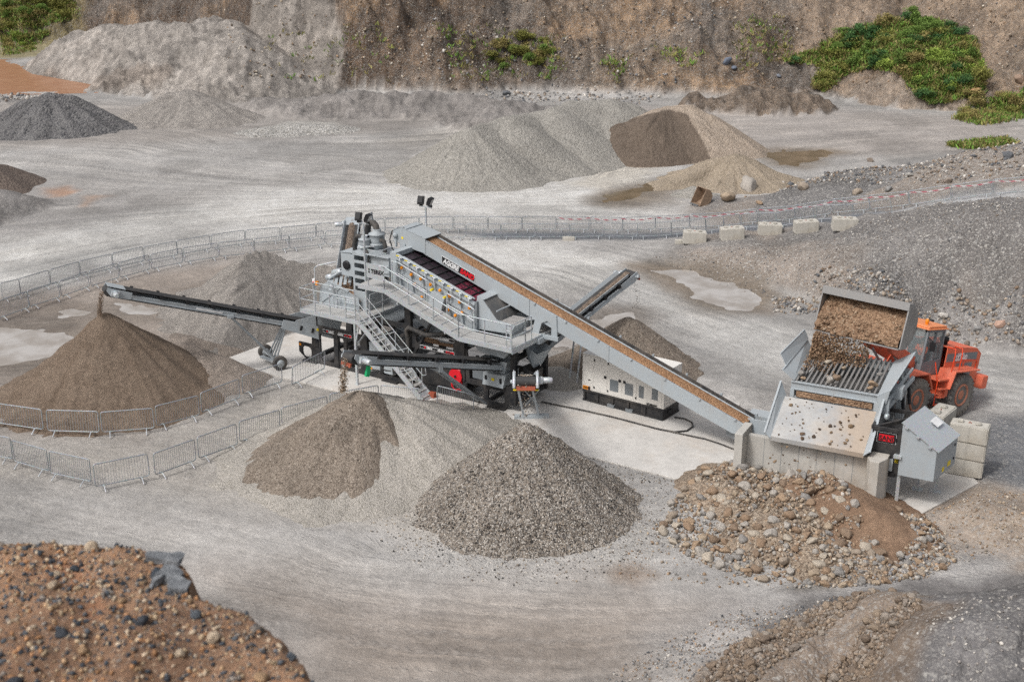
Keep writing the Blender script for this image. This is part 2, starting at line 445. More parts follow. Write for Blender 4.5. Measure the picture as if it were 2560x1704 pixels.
def rbf(x, y, P, w):
    s = w[len(P)] + w[len(P) + 1] * x + w[len(P) + 2] * y
    for i in range(len(P)): s = s - w[i] * np.hypot(x - P[i, 0], y - P[i, 1])
    return s
CF_X = [-160, -90, -62, -46, -38, -33, -19, 1, 12, 21, 41, 52, 58, 72, 100, 160]
CF_Y = [240, 215, 205, 196, 180, 155, 156, 157.5, 153, 150, 146, 143, 137, 124, 104, 80]
CF_S = [1.1, 1.1, 1.1, 1.2, 1.3, 1.5, 1.45, 1.0, .80, .62, .52, .55, .62, .7, .7, .7]
bank_crest = gp([(120, 120, 2.5), (190, 75, 5.0), (340, 48, 7.2), (440, 55, 7.4), (505, 38, 8.0), (560, 78, 6.8), (603, 115, 5.0), (600, 160, 3.0)])
bank_low = gp([(95, 160, .9), (150, 172, 1.1), (220, 184, 1.1), (300, 190, 1.1), (380, 200, .7)])
veg_crest = gp([(1830, 150, 1.5), (1950, 105, 4.5), (2060, 60, 7.5), (2160, 75, 7.5), (2250, 140, 4.5)])
berm_back = gp([(590, 232, .6), (740, 222, 1.6), (850, 212, 2.0), (960, 214, 1.9), (1080, 222, 1.7), (1180, 236, 2.2), (1270, 250, 1.4)])
berm_brown = gp([(1560, 235, 1.0), (1640, 213, 1.9), (1750, 208, 2.3), (1850, 217, 1.9), (1900, 235, .8)])
rub_left = gp([(0, 228, .2), (80, 230, .3), (190, 240, .3)])
low_left = gp([(-120, 455, 1.6), (0, 440, 1.2), (30, 450, .6)])
rgt_heap = gp([(2020, 1394, .9), (2085, 1376, 2.0), (2140, 1392, 2.0), (2230, 1420, 2.1), (2356, 1400, 3.4), (2500, 1385, 3.8)])
rgt_low = gp([(2180, 1490, 1.6), (2260, 1470, 2.2), (2400, 1500, 2.6), (2480, 1560, 3.0)])
cob_low = gp([(1620, 1640, 1.1), (1730, 1560, 1.2), (1850, 1480, 1.2), (1960, 1425, 1.0), (2050, 1395, .8)])
cob_low2 = gp([(1800, 1660, 1.1), (1950, 1570, 1.1), (2080, 1490, .9)])
slip = gp([(2230, 1135, .5), (2330, 1180, .6), (2450, 1200, .8)])
PUD = {
 'pond_right': [(1497, 614), (1560, 618), (1640, 632), (1700, 650), (1735, 665), (1758, 690), (1750, 708), (1700, 712), (1640, 702), (1605, 688), (1570, 655), (1520, 630)],
 'pond_pile': [(1365, 735), (1400, 716), (1450, 716), (1468, 731), (1440, 747), (1380, 772), (1300, 803), (1285, 785)],
 'pond_back': [(1745, 352), (1800, 343), (1900, 344), (1922, 350), (1880, 362), (1850, 385), (1800, 380)],
 'pond_track': [(1388, 452), (1420, 435), (1470, 425), (1530, 418), (1500, 435), (1480, 450), (1440, 462), (1400, 463)],
 'pond_left': [(-60, 762), (60, 756), (150, 750), (182, 775), (130, 802), (100, 828), (40, 833), (-60, 838)],
 'pond_conveyor': [(255, 714), (270, 699), (330, 703), (385, 711), (350, 724), (290, 730)],
 'pond_strip': [(100, 717), (160, 711), (218, 722), (170, 734), (125, 730)],
 'pond_small': [(428, 668), (448, 662), (470, 668), (455, 678), (434, 677)],
}
PUDG = {k: [p[:2] for p in gp(v)] for k, v in PUD.items()}
WPOLY = [p[:2] for p in gp([(-200, 140), (35, 147), (75, 170), (215, 195), (200, 207), (60, 212), (-200, 222)])]
def cliff(x, y):
    xf = x + 3.0 * fbm(x, y, .08, 2)
    yf = np.interp(xf, CF_X, CF_Y); s = np.interp(x, CF_X, CF_S)
    d = y - yf + 6.0 * fbm(x + .5 * y, y, .04, 2) + 4.6 * fbm(x, y, .085, 5, .62) + 3.0 * np.abs(fbm(x + .8 * y, y * .4, .11, 4)) + 2.2 * np.abs(fbm(x + .5 * y, y * .35, .16, 4))
    h = np.where(d > 0, s * d, .25 * d)
    h = h + np.clip(d, 0, 4) / 4 * (2.1 * fbm(x, y * .7, .30, 6, .64) - 1.2 * np.abs(fbm(x + 9, y * .45, .22, 4)))
    bench = 24 + 3 * fbm(x, y, .03, 2)
    return np.where(h > bench, bench + .25 * (h - bench), h)
def H(x, y, micro=True):
    x = np.asarray(x, float); y = np.asarray(y, float)
    n1 = fbm(x, y, .35, 4); n2 = fbm(x, y, 1.3, 3)
    h = np.zeros_like(x)
    h = np.maximum(h, cliff(x, y))
    e = rbf(x, y, EP, EW); h = np.maximum(h, e + np.clip(e, 0, 1) * (.30 * n1 + .12 * n2))
    for pts, sl_, rn, am in ((bank_crest, .62, 1.5, .9), (bank_low, .9, .6, .4), (veg_crest, .75, 2, 1.2), (berm_back, .34, 1, .8), (berm_brown, .8, 1, 1.0), (rub_left, .5, 1, .15),
                             (low_left, .4, 1, .4), (rgt_heap, .55, .4, .35), (rgt_low, .55, .5, .6), (cob_low, .42, .3, .3), (cob_low2, .42, .3, .3), (slip, .25, .5, .2)):
        h = np.maximum(h, ridge(x + .8 * n1, y + .8 * n2, pts, sl_, rn) + am * n1 + am * .45 * n2)
    if micro:
        fl = 1 - sstep(0, .25, h)
        h = h + fl * (.05 * fbm(x, y, .22, 3) + .022 * n2)
        s_ = polysd(x, y, WPOLY); h = np.where(s_ < 3, np.minimum(h, -.25 + np.clip(s_ + .3, 0, None) * 1.1 + .15 * n2), h)
        for k, pl in PUDG.items():
            m = (np.abs(x - np.mean([p[0] for p in pl])) < 14) & (np.abs(y - np.mean([p[1] for p in pl])) < 16)
            if m.any():
                xx, yy = x[m], y[m]
                s_ = polysd(xx + .9 * fbm(xx, yy, .5, 3), yy + 1.6 * fbm(xx + 9, yy, .5, 3), pl)
                h[m] = h[m] * (.35 + .65 * sstep(-.6, 1.8, s_)) - .09 * (1 - sstep(-.7, .5, s_))
        # level pad under the concrete slab
        P_ = polysd(x, y, PAD); h = np.where(P_ < 1.2, h * sstep(0, 1.2, P_) - .06 * (1 - sstep(.0, .5, P_)), h)
    return h
ORG = Vector((-10.027, 57.303, 0)); ANG = R(-33)
EX = Vector((math.cos(ANG), math.sin(ANG), 0)); EY = Vector((-math.sin(ANG), math.cos(ANG), 0))
def pm(x, y, z=0.0): return ORG + EX * x + EY * y + Vector((0, 0, z))          # plant frame -> world
HORG = Vector((8.547, 43.736, 0)); HANG = R(-27.5)
HX = Vector((math.cos(HANG), math.sin(HANG), 0)); HY = Vector((-math.sin(HANG), math.cos(HANG), 0))
def hm(x, y, z=0.0): return HORG + HX * x + HY * y + Vector((0, 0, z))         # hopper frame -> world
_pad3 = [pm(-3.66, -2.3), pm(22.6, -2.3), hm(5.2, -.3), hm(6.7, -.35), hm(8.5, 4.2), hm(7.2, 6.2), hm(-1.5, 5.4), pm(20.0, 6.4), pm(-3.4, 5.0)]
PAD = [(p.x, p.y) for p in _pad3]

# ------------------------------------------------------------------ terrain mesh (fan of rings, finer near the plant)
NA, NR = 860, 760
ang = np.linspace(R(-40), R(40), NA); rad = 15 * (340 / 15) ** np.linspace(0, 1, NR)
AX, RX = np.meshgrid(ang, rad)
TX = (RX * np.sin(AX)).ravel(); TY = (RX * np.cos(AX)).ravel()
TZ = H(TX, TY)
def col(c): return np.array(c)
def paint(x, y, z):
    n = len(x); C = np.tile(col((.345, .33, .315)), (n, 1)); peb = np.full(n, .25); trk = np.full(n, 1.0); rock = np.zeros(n)
    n1 = fbm(x, y, .12, 4); n2 = fbm(x, y, .5, 4)
    C *= (1 + .25 * n1 + .10 * n2)[:, None]
    def lay(poly, c, soft=1.5, k=1.0, wob=1.0, p=None, t=None):
        m = pmask(x, y, [q[:2] for q in gp(poly)], soft, wob) * k
        C[:] = C * (1 - m)[:, None] + col(c) * m[:, None]
        if p is not None: peb[:] = peb * (1 - m) + p * m
        if t is not None: trk[:] = trk * (1 - m) + t * m
    # back yard: darker sand at the far side, bright haul road sweeping across
    lay([(-100, 230), (300, 240), (700, 230), (1250, 250), (1250, 280), (900, 300), (600, 320), (300, 335), (-100, 340)], (.27, .245, .225), 4, .85)
    lay([(-100, 420), (250, 400), (420, 470), (200, 520), (-100, 560)], (.25, .235, .225), 4, .55)
    lay([(600, 440), (900, 430), (1250, 425), (1420, 385), (1560, 385), (1450, 420), (1400, 470), (1560, 500), (1250, 500), (800, 500), (400, 540), (0, 640), (-100, 640), (-100, 590), (300, 500)], (.54, .525, .50), 3, .85)
    lay([(-100, 640), (300, 560), (700, 500), (1200, 490), (1250, 520), (800, 530), (400, 570), (0, 670), (-100, 680)], (.48, .47, .45), 2, .6)
    lay([(750, 540), (1050, 545), (1250, 560), (1420, 590), (1480, 640), (1600, 720), (1830, 760), (2356, 850), (2356, 960), (2250, 960), (1800, 880), (1650, 800), (1450, 700), (1150, 620), (850, 600)], (.54, .525, .50), 2.5, .85)
    lay([(1000, 300), (1100, 285), (1120, 310), (950, 345), (850, 335)], (.40, .37, .335), 2, .6)
    lay([(1380, 250), (1700, 240), (2000, 255), (2356, 280), (2356, 345), (2050, 360), (1700, 350)], (.31, .275, .25), 3, .7)
    lay([(1400, 375), (1500, 370), (1520, 400), (1420, 440), (1330, 420)], (.44, .40, .34), 1.5, .7)
    lay([(1370, 440), (1560, 420), (1560, 470), (1440, 480), (1380, 475)], (.25, .225, .20), 1.5, .7)
    lay([(570, 296), (660, 280), (780, 282), (770, 298), (680, 308), (600, 312)], (.47, .45, .41), .8, .8, 1, 1, 0)
    lay([(85, 440), (130, 432), (160, 440), (130, 452), (95, 455)], (.33, .19, .12), .8, .8)
    lay([(200, 450), (235, 452), (225, 472), (210, 470)], (.33, .21, .14), .8, .7)
    # path between the fences, dark
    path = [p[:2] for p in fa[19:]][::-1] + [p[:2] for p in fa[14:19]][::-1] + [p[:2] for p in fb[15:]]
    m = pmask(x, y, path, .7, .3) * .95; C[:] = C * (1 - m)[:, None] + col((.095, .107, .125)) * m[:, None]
    # inside the left fence: wet sand
    lay([(-60, 700), (250, 640), (520, 590), (620, 570), (560, 650), (480, 760), (540, 880), (300, 1010), (-60, 990)], (.27, .225, .19), 2, .85, 1, .1, .5)
    lay([(-60, 690), (200, 690), (260, 720), (220, 750), (-60, 760)], (.17, .14, .12), 1.2, .8, 1, .1, .4)
    lay([(-60, 740), (200, 740), (200, 860), (-60, 870)], (.25, .215, .185), 1.2, .8, 1, .1, .4)
    # front area
    lay([(-60, 1010), (300, 1010), (650, 880), (900, 900), (1000, 1200), (600, 1200), (300, 1130), (-60, 1090)], (.335, .305, .27), 2, .8, 1, .5, .3)
    lay([(-60, 1100), (250, 1160), (520, 1210), (900, 1300), (1100, 1340), (900, 1420), (300, 1290), (-60, 1240)], (.345, .325, .305), 2, .7)
    lay([(450, 1330), (900, 1400), (1400, 1360), (1700, 1400), (1600, 1480), (1500, 1620), (700, 1640)], (.315, .265, .225), 3, .85, 1, .15, 1.0)
    lay([(900, 1260), (1000, 1220), (1500, 1180), (1560, 1260), (1400, 1330), (1100, 1320)], (.38, .36, .335), 1.2, .8, 1, 1.0, .1)
    lay([(800, 930), (1180, 980), (1130, 1060), (1000, 1220), (850, 1210), (600, 1150)], (.40, .365, .32), 1.2, .8, 1, .9, .1)
    lay([(1560, 1420), (1800, 1350), (2356, 1250), (2500, 1290), (2356, 1400), (2000, 1380), (1750, 1440), (1500, 1600)], (.32, .305, .295), 1.5, .8, 1, .7, .7)
    lay([(2090, 1200), (2356, 1130), (2500, 1180), (2500, 1270), (2300, 1260), (2150, 1290)], (.31, .25, .20), 1.2, .9, 1, .6, .2)
    lay([(2230, 1010), (2280, 960), (2356, 960), (2500, 990), (2500, 1150), (2330, 1130), (2250, 1110)], (.115, .12, .13), .8, .9, .6, .7, .1)
    lay([(1780, 1345), (1850, 1325), (1920, 1345), (1850, 1362)], (.14, .125, .11), .5, .9, .5)
    lay([(1390, 1330), (1440, 1310), (1500, 1325), (1440, 1350), (1400, 1345)], (.25, .18, .13), .5, .7, .5)
    lay([(1460, 600), (1600, 610), (1760, 660), (1770, 720), (1560, 680), (1480, 640)], (.30, .235, .18), 1.0, .6, 1, .3, .3)
    # heights: heaps, banks and the cliff
    em = sstep(.05, .5, rbf(x, y, EP, EW)) * (y < 112) * (z > .08)
    behind = sstep(-.2, .5, ridge(x, y, [(p[0], p[1] + .8, 1) for p in fa[19:]], .0, .4) * 0 + (y - np.interp(x, [p[0] for p in fa[16:]], [p[1] for p in fa[16:]]))) * (x > 8)
    cb = np.where(behind[:, None] > .5, col((.135, .128, .125)), col((.175, .162, .153)))
    cb = cb * (1 + .55 * fbm(x, y, .3, 4) + .3 * fbm(x * 1.0, y * .3, .9, 3))[:, None]
    brn = sstep(.05, .3, fbm(x - 40, y, .16, 3) + .12) * .6
    cb = cb * (1 - brn)[:, None] + col((.27, .215, .17)) * brn[:, None]
    onp = 1 - sstep(-.3, .6, polysd(x, y, path))
    em2 = em * (1 - onp * .9)
    C[:] = C * (1 - em2)[:, None] + cb * em2[:, None]; peb[:] = np.maximum(peb, em2 * 1.0); trk[:] *= (1 - em)
    plat = pmask(x, y, [p[:2] for p in gp([(1990, 480, 2.6), (2150, 452, 3.4), (2356, 430, 4.4), (2356, 480, 4.3), (2150, 490, 3.3)])], .8, .6) * em
    C[:] = C * (1 - plat)[:, None] + col((.37, .365, .36)) * plat[:, None]
    dkc = pmask(x, y, [p[:2] for p in gp([(1950, 530, 2.5), (1990, 500, 3.0), (2150, 492, 3.6), (2356, 486, 4.4), (2500, 486, 4.6), (2500, 560, 4.4), (2200, 560, 3.6), (2000, 570, 2.5)])], 1.2, 1) * em * .6  # dark band painted below the crest so the slope reads as shaded
    C[:] = C * (1 - dkc)[:, None] + col((.105, .095, .09)) * dkc[:, None]
    bre = pmask(x, y, [p[:2] for p in gp([(1470, 590), (1600, 580, .5), (1880, 560, 1.5), (1960, 600, 2), (1900, 690, .3), (1760, 695), (1560, 630)])], 1.2, 1) * em * .7
    C[:] = C * (1 - bre)[:, None] + (col((.27, .22, .18)) * (1 + .5 * n2)[:, None]) * bre[:, None]
    cl = cliff(x, y); cm = sstep(.1, 1.2, cl) * (y > 95)
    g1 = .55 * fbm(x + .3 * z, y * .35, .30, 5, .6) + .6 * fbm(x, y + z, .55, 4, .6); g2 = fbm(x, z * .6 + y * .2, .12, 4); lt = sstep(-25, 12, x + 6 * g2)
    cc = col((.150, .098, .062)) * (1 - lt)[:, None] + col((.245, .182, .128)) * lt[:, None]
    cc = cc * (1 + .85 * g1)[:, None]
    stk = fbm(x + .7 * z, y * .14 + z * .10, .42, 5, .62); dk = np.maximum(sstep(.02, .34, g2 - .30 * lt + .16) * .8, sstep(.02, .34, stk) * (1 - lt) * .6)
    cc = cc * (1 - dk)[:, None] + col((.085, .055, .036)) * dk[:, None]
    gr = sstep(.1, .35, fbm(x + 31, y + z, .09, 3)) * .4
    cc = cc * (1 - gr)[:, None] + col((.245, .225, .205)) * gr[:, None]
    oc = sstep(.10, .36, fbm(x - 81, y + z * 1.5, .11, 3)) * .7
    cc = cc * (1 - oc)[:, None] + col((.32, .21, .12)) * oc[:, None]
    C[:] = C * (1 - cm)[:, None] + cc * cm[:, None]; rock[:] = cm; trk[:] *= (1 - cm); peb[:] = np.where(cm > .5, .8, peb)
    def feat(pts, sl_, rn, c, k=1.0, p=.4, am=.5, rk=0.0):
        m = sstep(-.15, .35, ridge(x + .8 * n2, y + .8 * n1, pts, sl_, rn) + am * n2 * .5) * k
        c2 = col(c) * (1 + .4 * n2 + .25 * n1)[:, None]
        C[:] = C * (1 - m)[:, None] + c2 * m[:, None]; peb[:] = peb * (1 - m) + p * m; trk[:] *= (1 - m); rock[:] = rock * (1 - m) + rk * m
    feat(bank_crest, .62, 1.5, (.30, .275, .25), 1, .15, .5, .55)
    feat(bank_low, 1.0, .8, (.27, .235, .205), .9, .1, .5, .8)
    feat(berm_back, .34, 1, (.225, .208, .196), .9, .25, .5, .4)
    feat(berm_brown, .8, 1, (.20, .155, .118), 1, .4, .5, .8)
    feat(veg_crest, .75, 2, (.30, .23, .17), .85, .5, .5, .8)
    feat(rub_left, .5, 1, (.14, .135, .135), .9, 1, .5, .4)
    feat(low_left, .4, 1, (.19, .175, .165), .9, .6)
    feat(slip, .25, .5, (.31, .245, .19), .9, .7)
    feat(rgt_heap, .50, .4, (.145, .135, .13), 1, .25, .7)
    feat(rgt_low, .45, .6, (.135, .127, .125), 1, .6, .9)
    feat(cob_low2, .75, .2, (.165, .125, .095), .95, .5)
    feat(cob_low, .75, .2, (.20, .155, .12), .95, .8)
    gl = pmask(x, y, [p[:2] for p in gp([(-60, 60, 3), (100, -40, 8), (200, -30, 8), (170, 60, 4), (40, 120, 1), (-60, 120, 1)])], 2, 1) * .8
    C[:] = C * (1 - gl)[:, None] + col((.20, .165, .06)) * gl[:, None]
    # wet margins round the puddles
    for k, pl in PUDG.items():
        s_ = polysd(x + .9 * n2, y + 1.6 * n1, pl); m = (1 - sstep(-.2, 2.6, s_)) * .8
        wc = (.16, .125, .09) if k in ('pond_right', 'pond_back', 'pond_track') else (.19, .16, .135)
        C[:] = C * (1 - m)[:, None] + col(wc) * m[:, None]
    damp = sstep(.10, .30, fbm(x + 60, y * .8, .09, 4)) * (1 - cm) * (z < .3) * .22
    C *= (1 - damp)[:, None]; C *= np.array((1.04, 1.055, 1.07))[None] * (1 - cm)[:, None] + cm[:, None]
    return np.clip(C, .01, 1), peb, trk, rock
TC, TPEB, TTRK, TROCK = paint(TX, TY, TZ)
# direction of the wheel tracks: a stream function through a few drawn tracks
tracks = [[(-60, 330), (300, 345), (700, 395), (1000, 430), (1250, 425), (1450, 385)], [(-60, 480), (400, 465), (800, 455), (1200, 450), (1400, 425), (1500, 380)],
          [(-60, 590), (300, 525), (700, 490), (1100, 475), (1500, 490)], [(-60, 650), (300, 575), (700, 525), (1200, 520), (1500, 540)], [(500, 330), (900, 330), (1300, 300)], [(1500, 420), (1800, 330), (2356, 290)],
          [(1000, 560), (1300, 590), (1500, 660), (1800, 760), (2356, 860)], [(1250, 640), (1500, 740), (1800, 850), (2356, 960)],
          [(-60, 1090), (250, 1170), (520, 1220), (900, 1310), (1300, 1350), (1700, 1370), (2356, 1290)],
          [(300, 1290), (800, 1390), (1200, 1430), (1600, 1420), (2000, 1370), (2356, 1330)], [(600, 1440), (900, 1500), (1300, 1530), (1600, 1500), (1800, 1440)], [(-60, 1000), (300, 1060), (600, 1130), (900, 1260)]]
SP = []
for t in tracks:
    g_ = gp(t); vv = sum(p[1] for p in g_) / len(g_)
    for a, b in zip(g_[:-1], g_[1:]):
        for k in (0, .5): SP.append((a[0] + (b[0] - a[0]) * k, a[1] + (b[1] - a[1]) * k, vv))
    SP.append((*g_[-1][:2], vv))
SP = np.array(SP); SW = _rbf_fit(SP)
TPSI = rbf(TX, TY, SP, SW)

g = G('ground')
tint = g.attr('tint'); peb = g.attr('peb', 'Fac'); trk = g.attr('trk', 'Fac'); rock = g.attr('rock', 'Fac'); psi = g.attr('psi', 'Fac')
sepc = g.n('ShaderNodeSeparateXYZ', {0: g.co})
psi = g.math('ADD', psi, g.math('MULTIPLY', g.math('SUBTRACT', g.noise(.9, 4, .65), .5), .9))
def tv(a, b): return g.n('ShaderNodeCombineXYZ', {0: g.math('MULTIPLY', psi, a), 1: g.math('MULTIPLY', sepc.outputs['X'], b), 2: 0.0}).outputs[0]
t1 = g.noise(1, 5, .65, tv(1.1, .05)); t2 = g.noise(1, 3, .6, tv(4.2, .10)); t3 = g.noise(1, 2, .5, tv(5.5, 2.6))
pmk = g.mapr(g.noise(.11, 4, .6), .40, .60, .4, 1.0); trk = g.math('MULTIPLY', trk, pmk)
trks = g.math('ADD', g.math('MULTIPLY', t1, .80), g.math('MULTIPLY', t2, .20))
bandm = g.math('MULTIPLY', g.mapr(g.noise(1, 2, .5, tv(1.7, .02)), .56, .62), trk)
trd = g.math('MULTIPLY', g.math('SINE', g.math('ADD', g.math('MULTIPLY', sepc.outputs['X'], 17.0), g.math('MULTIPLY', g.math('SINE', g.math('MULTIPLY', psi, 9.0)), 2.2))), bandm)
fine = g.noise(16, 3, .75); mid = g.noise(2.2, 5, .65); big = g.noise(.35, 5, .6)
vp = g.voro(9.5); sp = g.n('ShaderNodeSeparateColor', {0: vp.outputs['Color']})
vs = g.voro(22); ss = g.n('ShaderNodeSeparateColor', {0: vs.outputs['Color']})
c0 = g.mix(g.math('MULTIPLY', trk, .75), tint, g.mix(g.mapr(trks, .36, .62), (.30, .30, .30), (.70, .69, .67)), 'OVERLAY')
c0 = g.mix(.32, c0, g.mix(g.mapr(fine, .3, .7), (.36, .36, .36), (.64, .64, .64)), 'OVERLAY')
c0 = g.mix(.5, c0, g.mix(g.mapr(mid, .33, .67), (.36, .355, .35), (.64, .64, .64)), 'OVERLAY')
c0 = g.mix(.5, c0, g.mix(g.mapr(big, .36, .64), (.40, .395, .39), (.62, .62, .62)), 'OVERLAY')
# rock faces: stained, streaked
mp = g.n('ShaderNodeMapping', {'Vector': g.co, 'Scale': (1.0, .22, .22)}); rs = g.noise(.9, 8, .7, mp.outputs[0], .6)
rb = g.noise(.8, 9, .72)
c0 = g.mix(g.math('MULTIPLY', rock, .45), c0, g.mix(g.mapr(rs, .36, .64), (.22, .20, .19), (.72, .70, .67)), 'OVERLAY')
c0 = g.mix(g.math('MULTIPLY', rock, .9), c0, g.mix(g.mapr(rb, .36, .64), (.15, .14, .135), (.80, .79, .78)), 'OVERLAY')
# pebbles
pk = g.math('MULTIPLY', peb, g.mapr(sp.outputs[0], .72, .95))
c0 = g.mix(g.math('MULTIPLY', pk, .8), c0, g.mix(sp.outputs[1], (.52, .50, .46), (.13, .13, .14)))
pk2 = g.math('MULTIPLY', peb, g.mapr(ss.outputs[0], .55, .9))
c0 = g.mix(g.math('MULTIPLY', pk2, .55), c0, g.mix(ss.outputs[1], (.58, .55, .50), (.15, .14, .14)))
hh = g.math('ADD', g.math('MULTIPLY', mid, .45), g.math('MULTIPLY', fine, .12))
hh = g.math('ADD', hh, g.math('MULTIPLY', trd, .10))
c0 = g.mix(g.math('MULTIPLY', bandm, .24), c0, g.mix(g.mapr(trd, -.4, .4), (.17, .155, .145), (.36, .34, .32)))
hh = g.math('ADD', hh, g.math('MULTIPLY', g.math('MULTIPLY', t3, trk), .35))
hh = g.math('ADD', hh, g.math('MULTIPLY', g.math('MULTIPLY', t2, trk), .22))
hh = g.math('ADD', hh, g.math('MULTIPLY', g.math('MULTIPLY', vp.outputs['Distance'], peb), -.35))
hh = g.math('ADD', hh, g.math('MULTIPLY', g.math('MULTIPLY', rb, rock), 6.0))
hh = g.math('ADD', hh, g.math('MULTIPLY', g.math('MULTIPLY', rs, rock), 1.5))
M['ground'] = g.fin(c0, .92, g.bump(hh, .14, 1.0))

def grid_mesh(name, X, Y, Z, nr, na, mat, attrs=None, keep=None):
    me = bpy.data.meshes.new(name); n = nr * na
    i = np.arange((nr - 1) * (na - 1)); r_, a_ = i // (na - 1), i % (na - 1); v0 = r_ * na + a_
    q = np.stack([v0, v0 + 1, v0 + na + 1, v0 + na], 1)
    if keep is not None: q = q[keep[q].any(1)]
    used = np.unique(q) if keep is not None else np.arange(n)
    if keep is not None:
        mp_ = np.full(n, -1); mp_[used] = np.arange(len(used)); q = mp_[q]
    co = np.stack([X, Y, Z], 1)[used].astype(np.float32)
    me.vertices.add(len(used)); me.vertices.foreach_set('co', co.ravel())
    me.loops.add(q.size); me.loops.foreach_set('vertex_index', q.ravel().astype(np.int32))
    me.polygons.add(len(q)); me.polygons.foreach_set('loop_start', (np.arange(len(q)) * 4).astype(np.int32))
    me.update(calc_edges=True); me.polygons.foreach_set('use_smooth', np.ones(len(q), bool)); me.validate()
    me.materials.append(mat)
    for k, v in (attrs or {}).items():
        if v.ndim == 2:
            a = me.attributes.new(k, 'FLOAT_COLOR', 'POINT'); a.data.foreach_set('color', np.c_[v, np.ones(n)][used].astype(np.float32).ravel())
        else:
            a = me.attributes.new(k, 'FLOAT', 'POINT'); a.data.foreach_set('value', v[used].astype(np.float32))
    return me
def mesh_obj(name, me, parent=None):
    o = bpy.data.objects.new(name, me); COL.objects.link(o); o.parent = parent; return o
ter = mesh_obj('ground', grid_mesh('ground', TX, TY, TZ, NR, NA, M['ground'], {'tint': TC, 'peb': TPEB, 'trk': TTRK, 'rock': TROCK, 'psi': TPSI}))
tag(ter, kind='structure')
def Hs(x, y, micro=True): return float(H(np.array([x]), np.array([y]), micro)[0])
def hit(u, v, dz=0.0):
    """first point of the photo ray that meets the terrain raised by dz"""
    d = ray(u, v); t = np.linspace(20, 240, 1800); X = d[0] * t; Y = d[1] * t; Z = HC + d[2] * t
    b = Z - dz - H(X, Y); i = int(np.argmax(b < 0)) if (b < 0).any() else len(t) - 1
    return Vector((X[i], Y[i], Z[i] - dz))
def hitd(x, y): return hit(x * 1.08659, y * 1.08659)

# ------------------------------------------------------------------ water
def m_water(name, c, c2, rough=.07, spec=.9):
    g = G(name); a = g.noise(.5, 4, .6); w = g.noise(5, 3, .5)
    return g.fin(g.mix(g.mapr(a, .4, .6), c, c2), rough, g.bump(w, .006, .15), **{'Specular IOR Level': spec, 'IOR': 1.33})
M['water_pale'] = m_water('muddy_sky_water', (.33, .29, .25), (.48, .45, .42), .05)  # muddy base colour paled to stand in for the sky's reflection
M['water_brown'] = m_water('brown_water', (.12, .09, .05), (.18, .135, .085))
M['water_orange'] = m_water('orange_water', (.33, .165, .09), (.37, .20, .115), .3, .12)
for k, pl in PUDG.items():
    cx = sum(p[0] for p in pl) / len(pl); cy = sum(p[1] for p in pl) / len(pl)
    mb = MB(); P = [((p[0] - cx) * 1.35, (p[1] - cy) * 1.35, 0) for p in pl]
    mb.add(P, [tuple(range(len(P)))])
    o = mb.build('puddle', M['water_brown' if k in ('pond_back', 'pond_track') else 'water_pale']); o.location = (cx, cy, -.045); tag(o, kind='structure')
mb = MB(); pl = gp([(-220, 132), (60, 138), (140, 160), (245, 192), (225, 214), (60, 218), (-220, 226)]); mb.add(pl, [tuple(range(len(pl)))])
tag(mb.build('water', M['water_orange']), kind='structure')
# ================================================================== the screening and washing plant
def beltcut(x): return 6.71 - .343 * (x - 6.43)
PL = empty('screening_plant', ORG, ANG, 'large grey and black screening plant with walkways and stairs on the concrete pad', 'screening plant')
def xz(pts, y): return [(p[0], y, p[1]) for p in pts]
# ---- chassis: two perforated side frames, cross beams and posts
mb = MB()
for y in (0.06, 2.62):
    mb.plate(xz([(-.55, .42), (-.55, .92), (.3, .92), (.42, 2.5), (.74, 2.5), (.74, 1.98), (3.5, 1.98), (3.5, 2.5), (3.84, 2.5), (3.84, .24), (5.3, .24), (5.3, 0), (.05, 0)], y), .10,
             [xz(rrect(-.34, .26, .2, .76, .2), y), xz(rrect(.86, 1.72, .2, 1.62, .16), y), xz(rrect(2.06, 2.34, .85, 1.6, .13), y), xz(rrect(2.52, 3.38, .22, 1.62, .2), y)])
    mb.plate(xz([(8.95, 0.0), (5.3, 0), (5.3, .24), (8.95, .24), (8.95, 1.04), (12.1, 1.14), (12.1, .5), (11.55, .0)], y), .10,
             [xz(rrect(9.5, 10.42, .25, .84, .06), y), xz(rrect(10.68, 11.56, .24, .84, .18), y)])
    mb.plate(xz([(6.45, 1.95), (6.45, 2.82), (9.0, 2.82), (9.55, 2.4), (9.7, 1.0), (9.2, 1.0), (9.1, 1.95)], y), .08, [xz(rrect(6.72, 8.8, 2.22, 2.6, .1), y)])
    for (x0, x1, z0, z1) in ((.44, .74, .9, 2.95), (1.84, 2.02, .1, 1.9), (3.52, 3.84, .1, 3.0), (6.12, 6.46, .2, 4.35), (9.2, 9.45, .9, 3.3)):
        mb.bx(x0, x1, y - .1, y + .09, z0, z1)
    mb.bx(11.9, 12.16, y - .1, y + .09, .3, 3.3)
    mb.beam((6.3, y, 4.2), (9.4, y, 3.15), .14, .2)
    mb.beam((6.45, y, 1.5), (7.7, y, 3.5), .12, .12); mb.beam((3.8, y, 1.1), (6.2, y, 2.6), .12, .14)
    mb.beam((.6, y, 2.5), (3.7, y, 2.9), .10, .16); mb.beam((3.84, y, 1.98), (6.2, y, 1.98), .10, .18); mb.beam((3.84, y, 2.9), (6.2, y, 2.9), .12, .2)
for x in (.6, 3.7, 6.3, 9.3, 12.0):
    mb.bx(x - .1, x + .1, 0, 2.6, .28, .46); mb.bx(x - .1, x + .1, 0, 2.6, 2.3, 2.5)
for x in (1.2, 2.4, 4.5, 5.2, 7.2, 8.2, 10.5, 11.4): mb.bx(x - .06, x + .06, .1, 2.55, .05, .2)
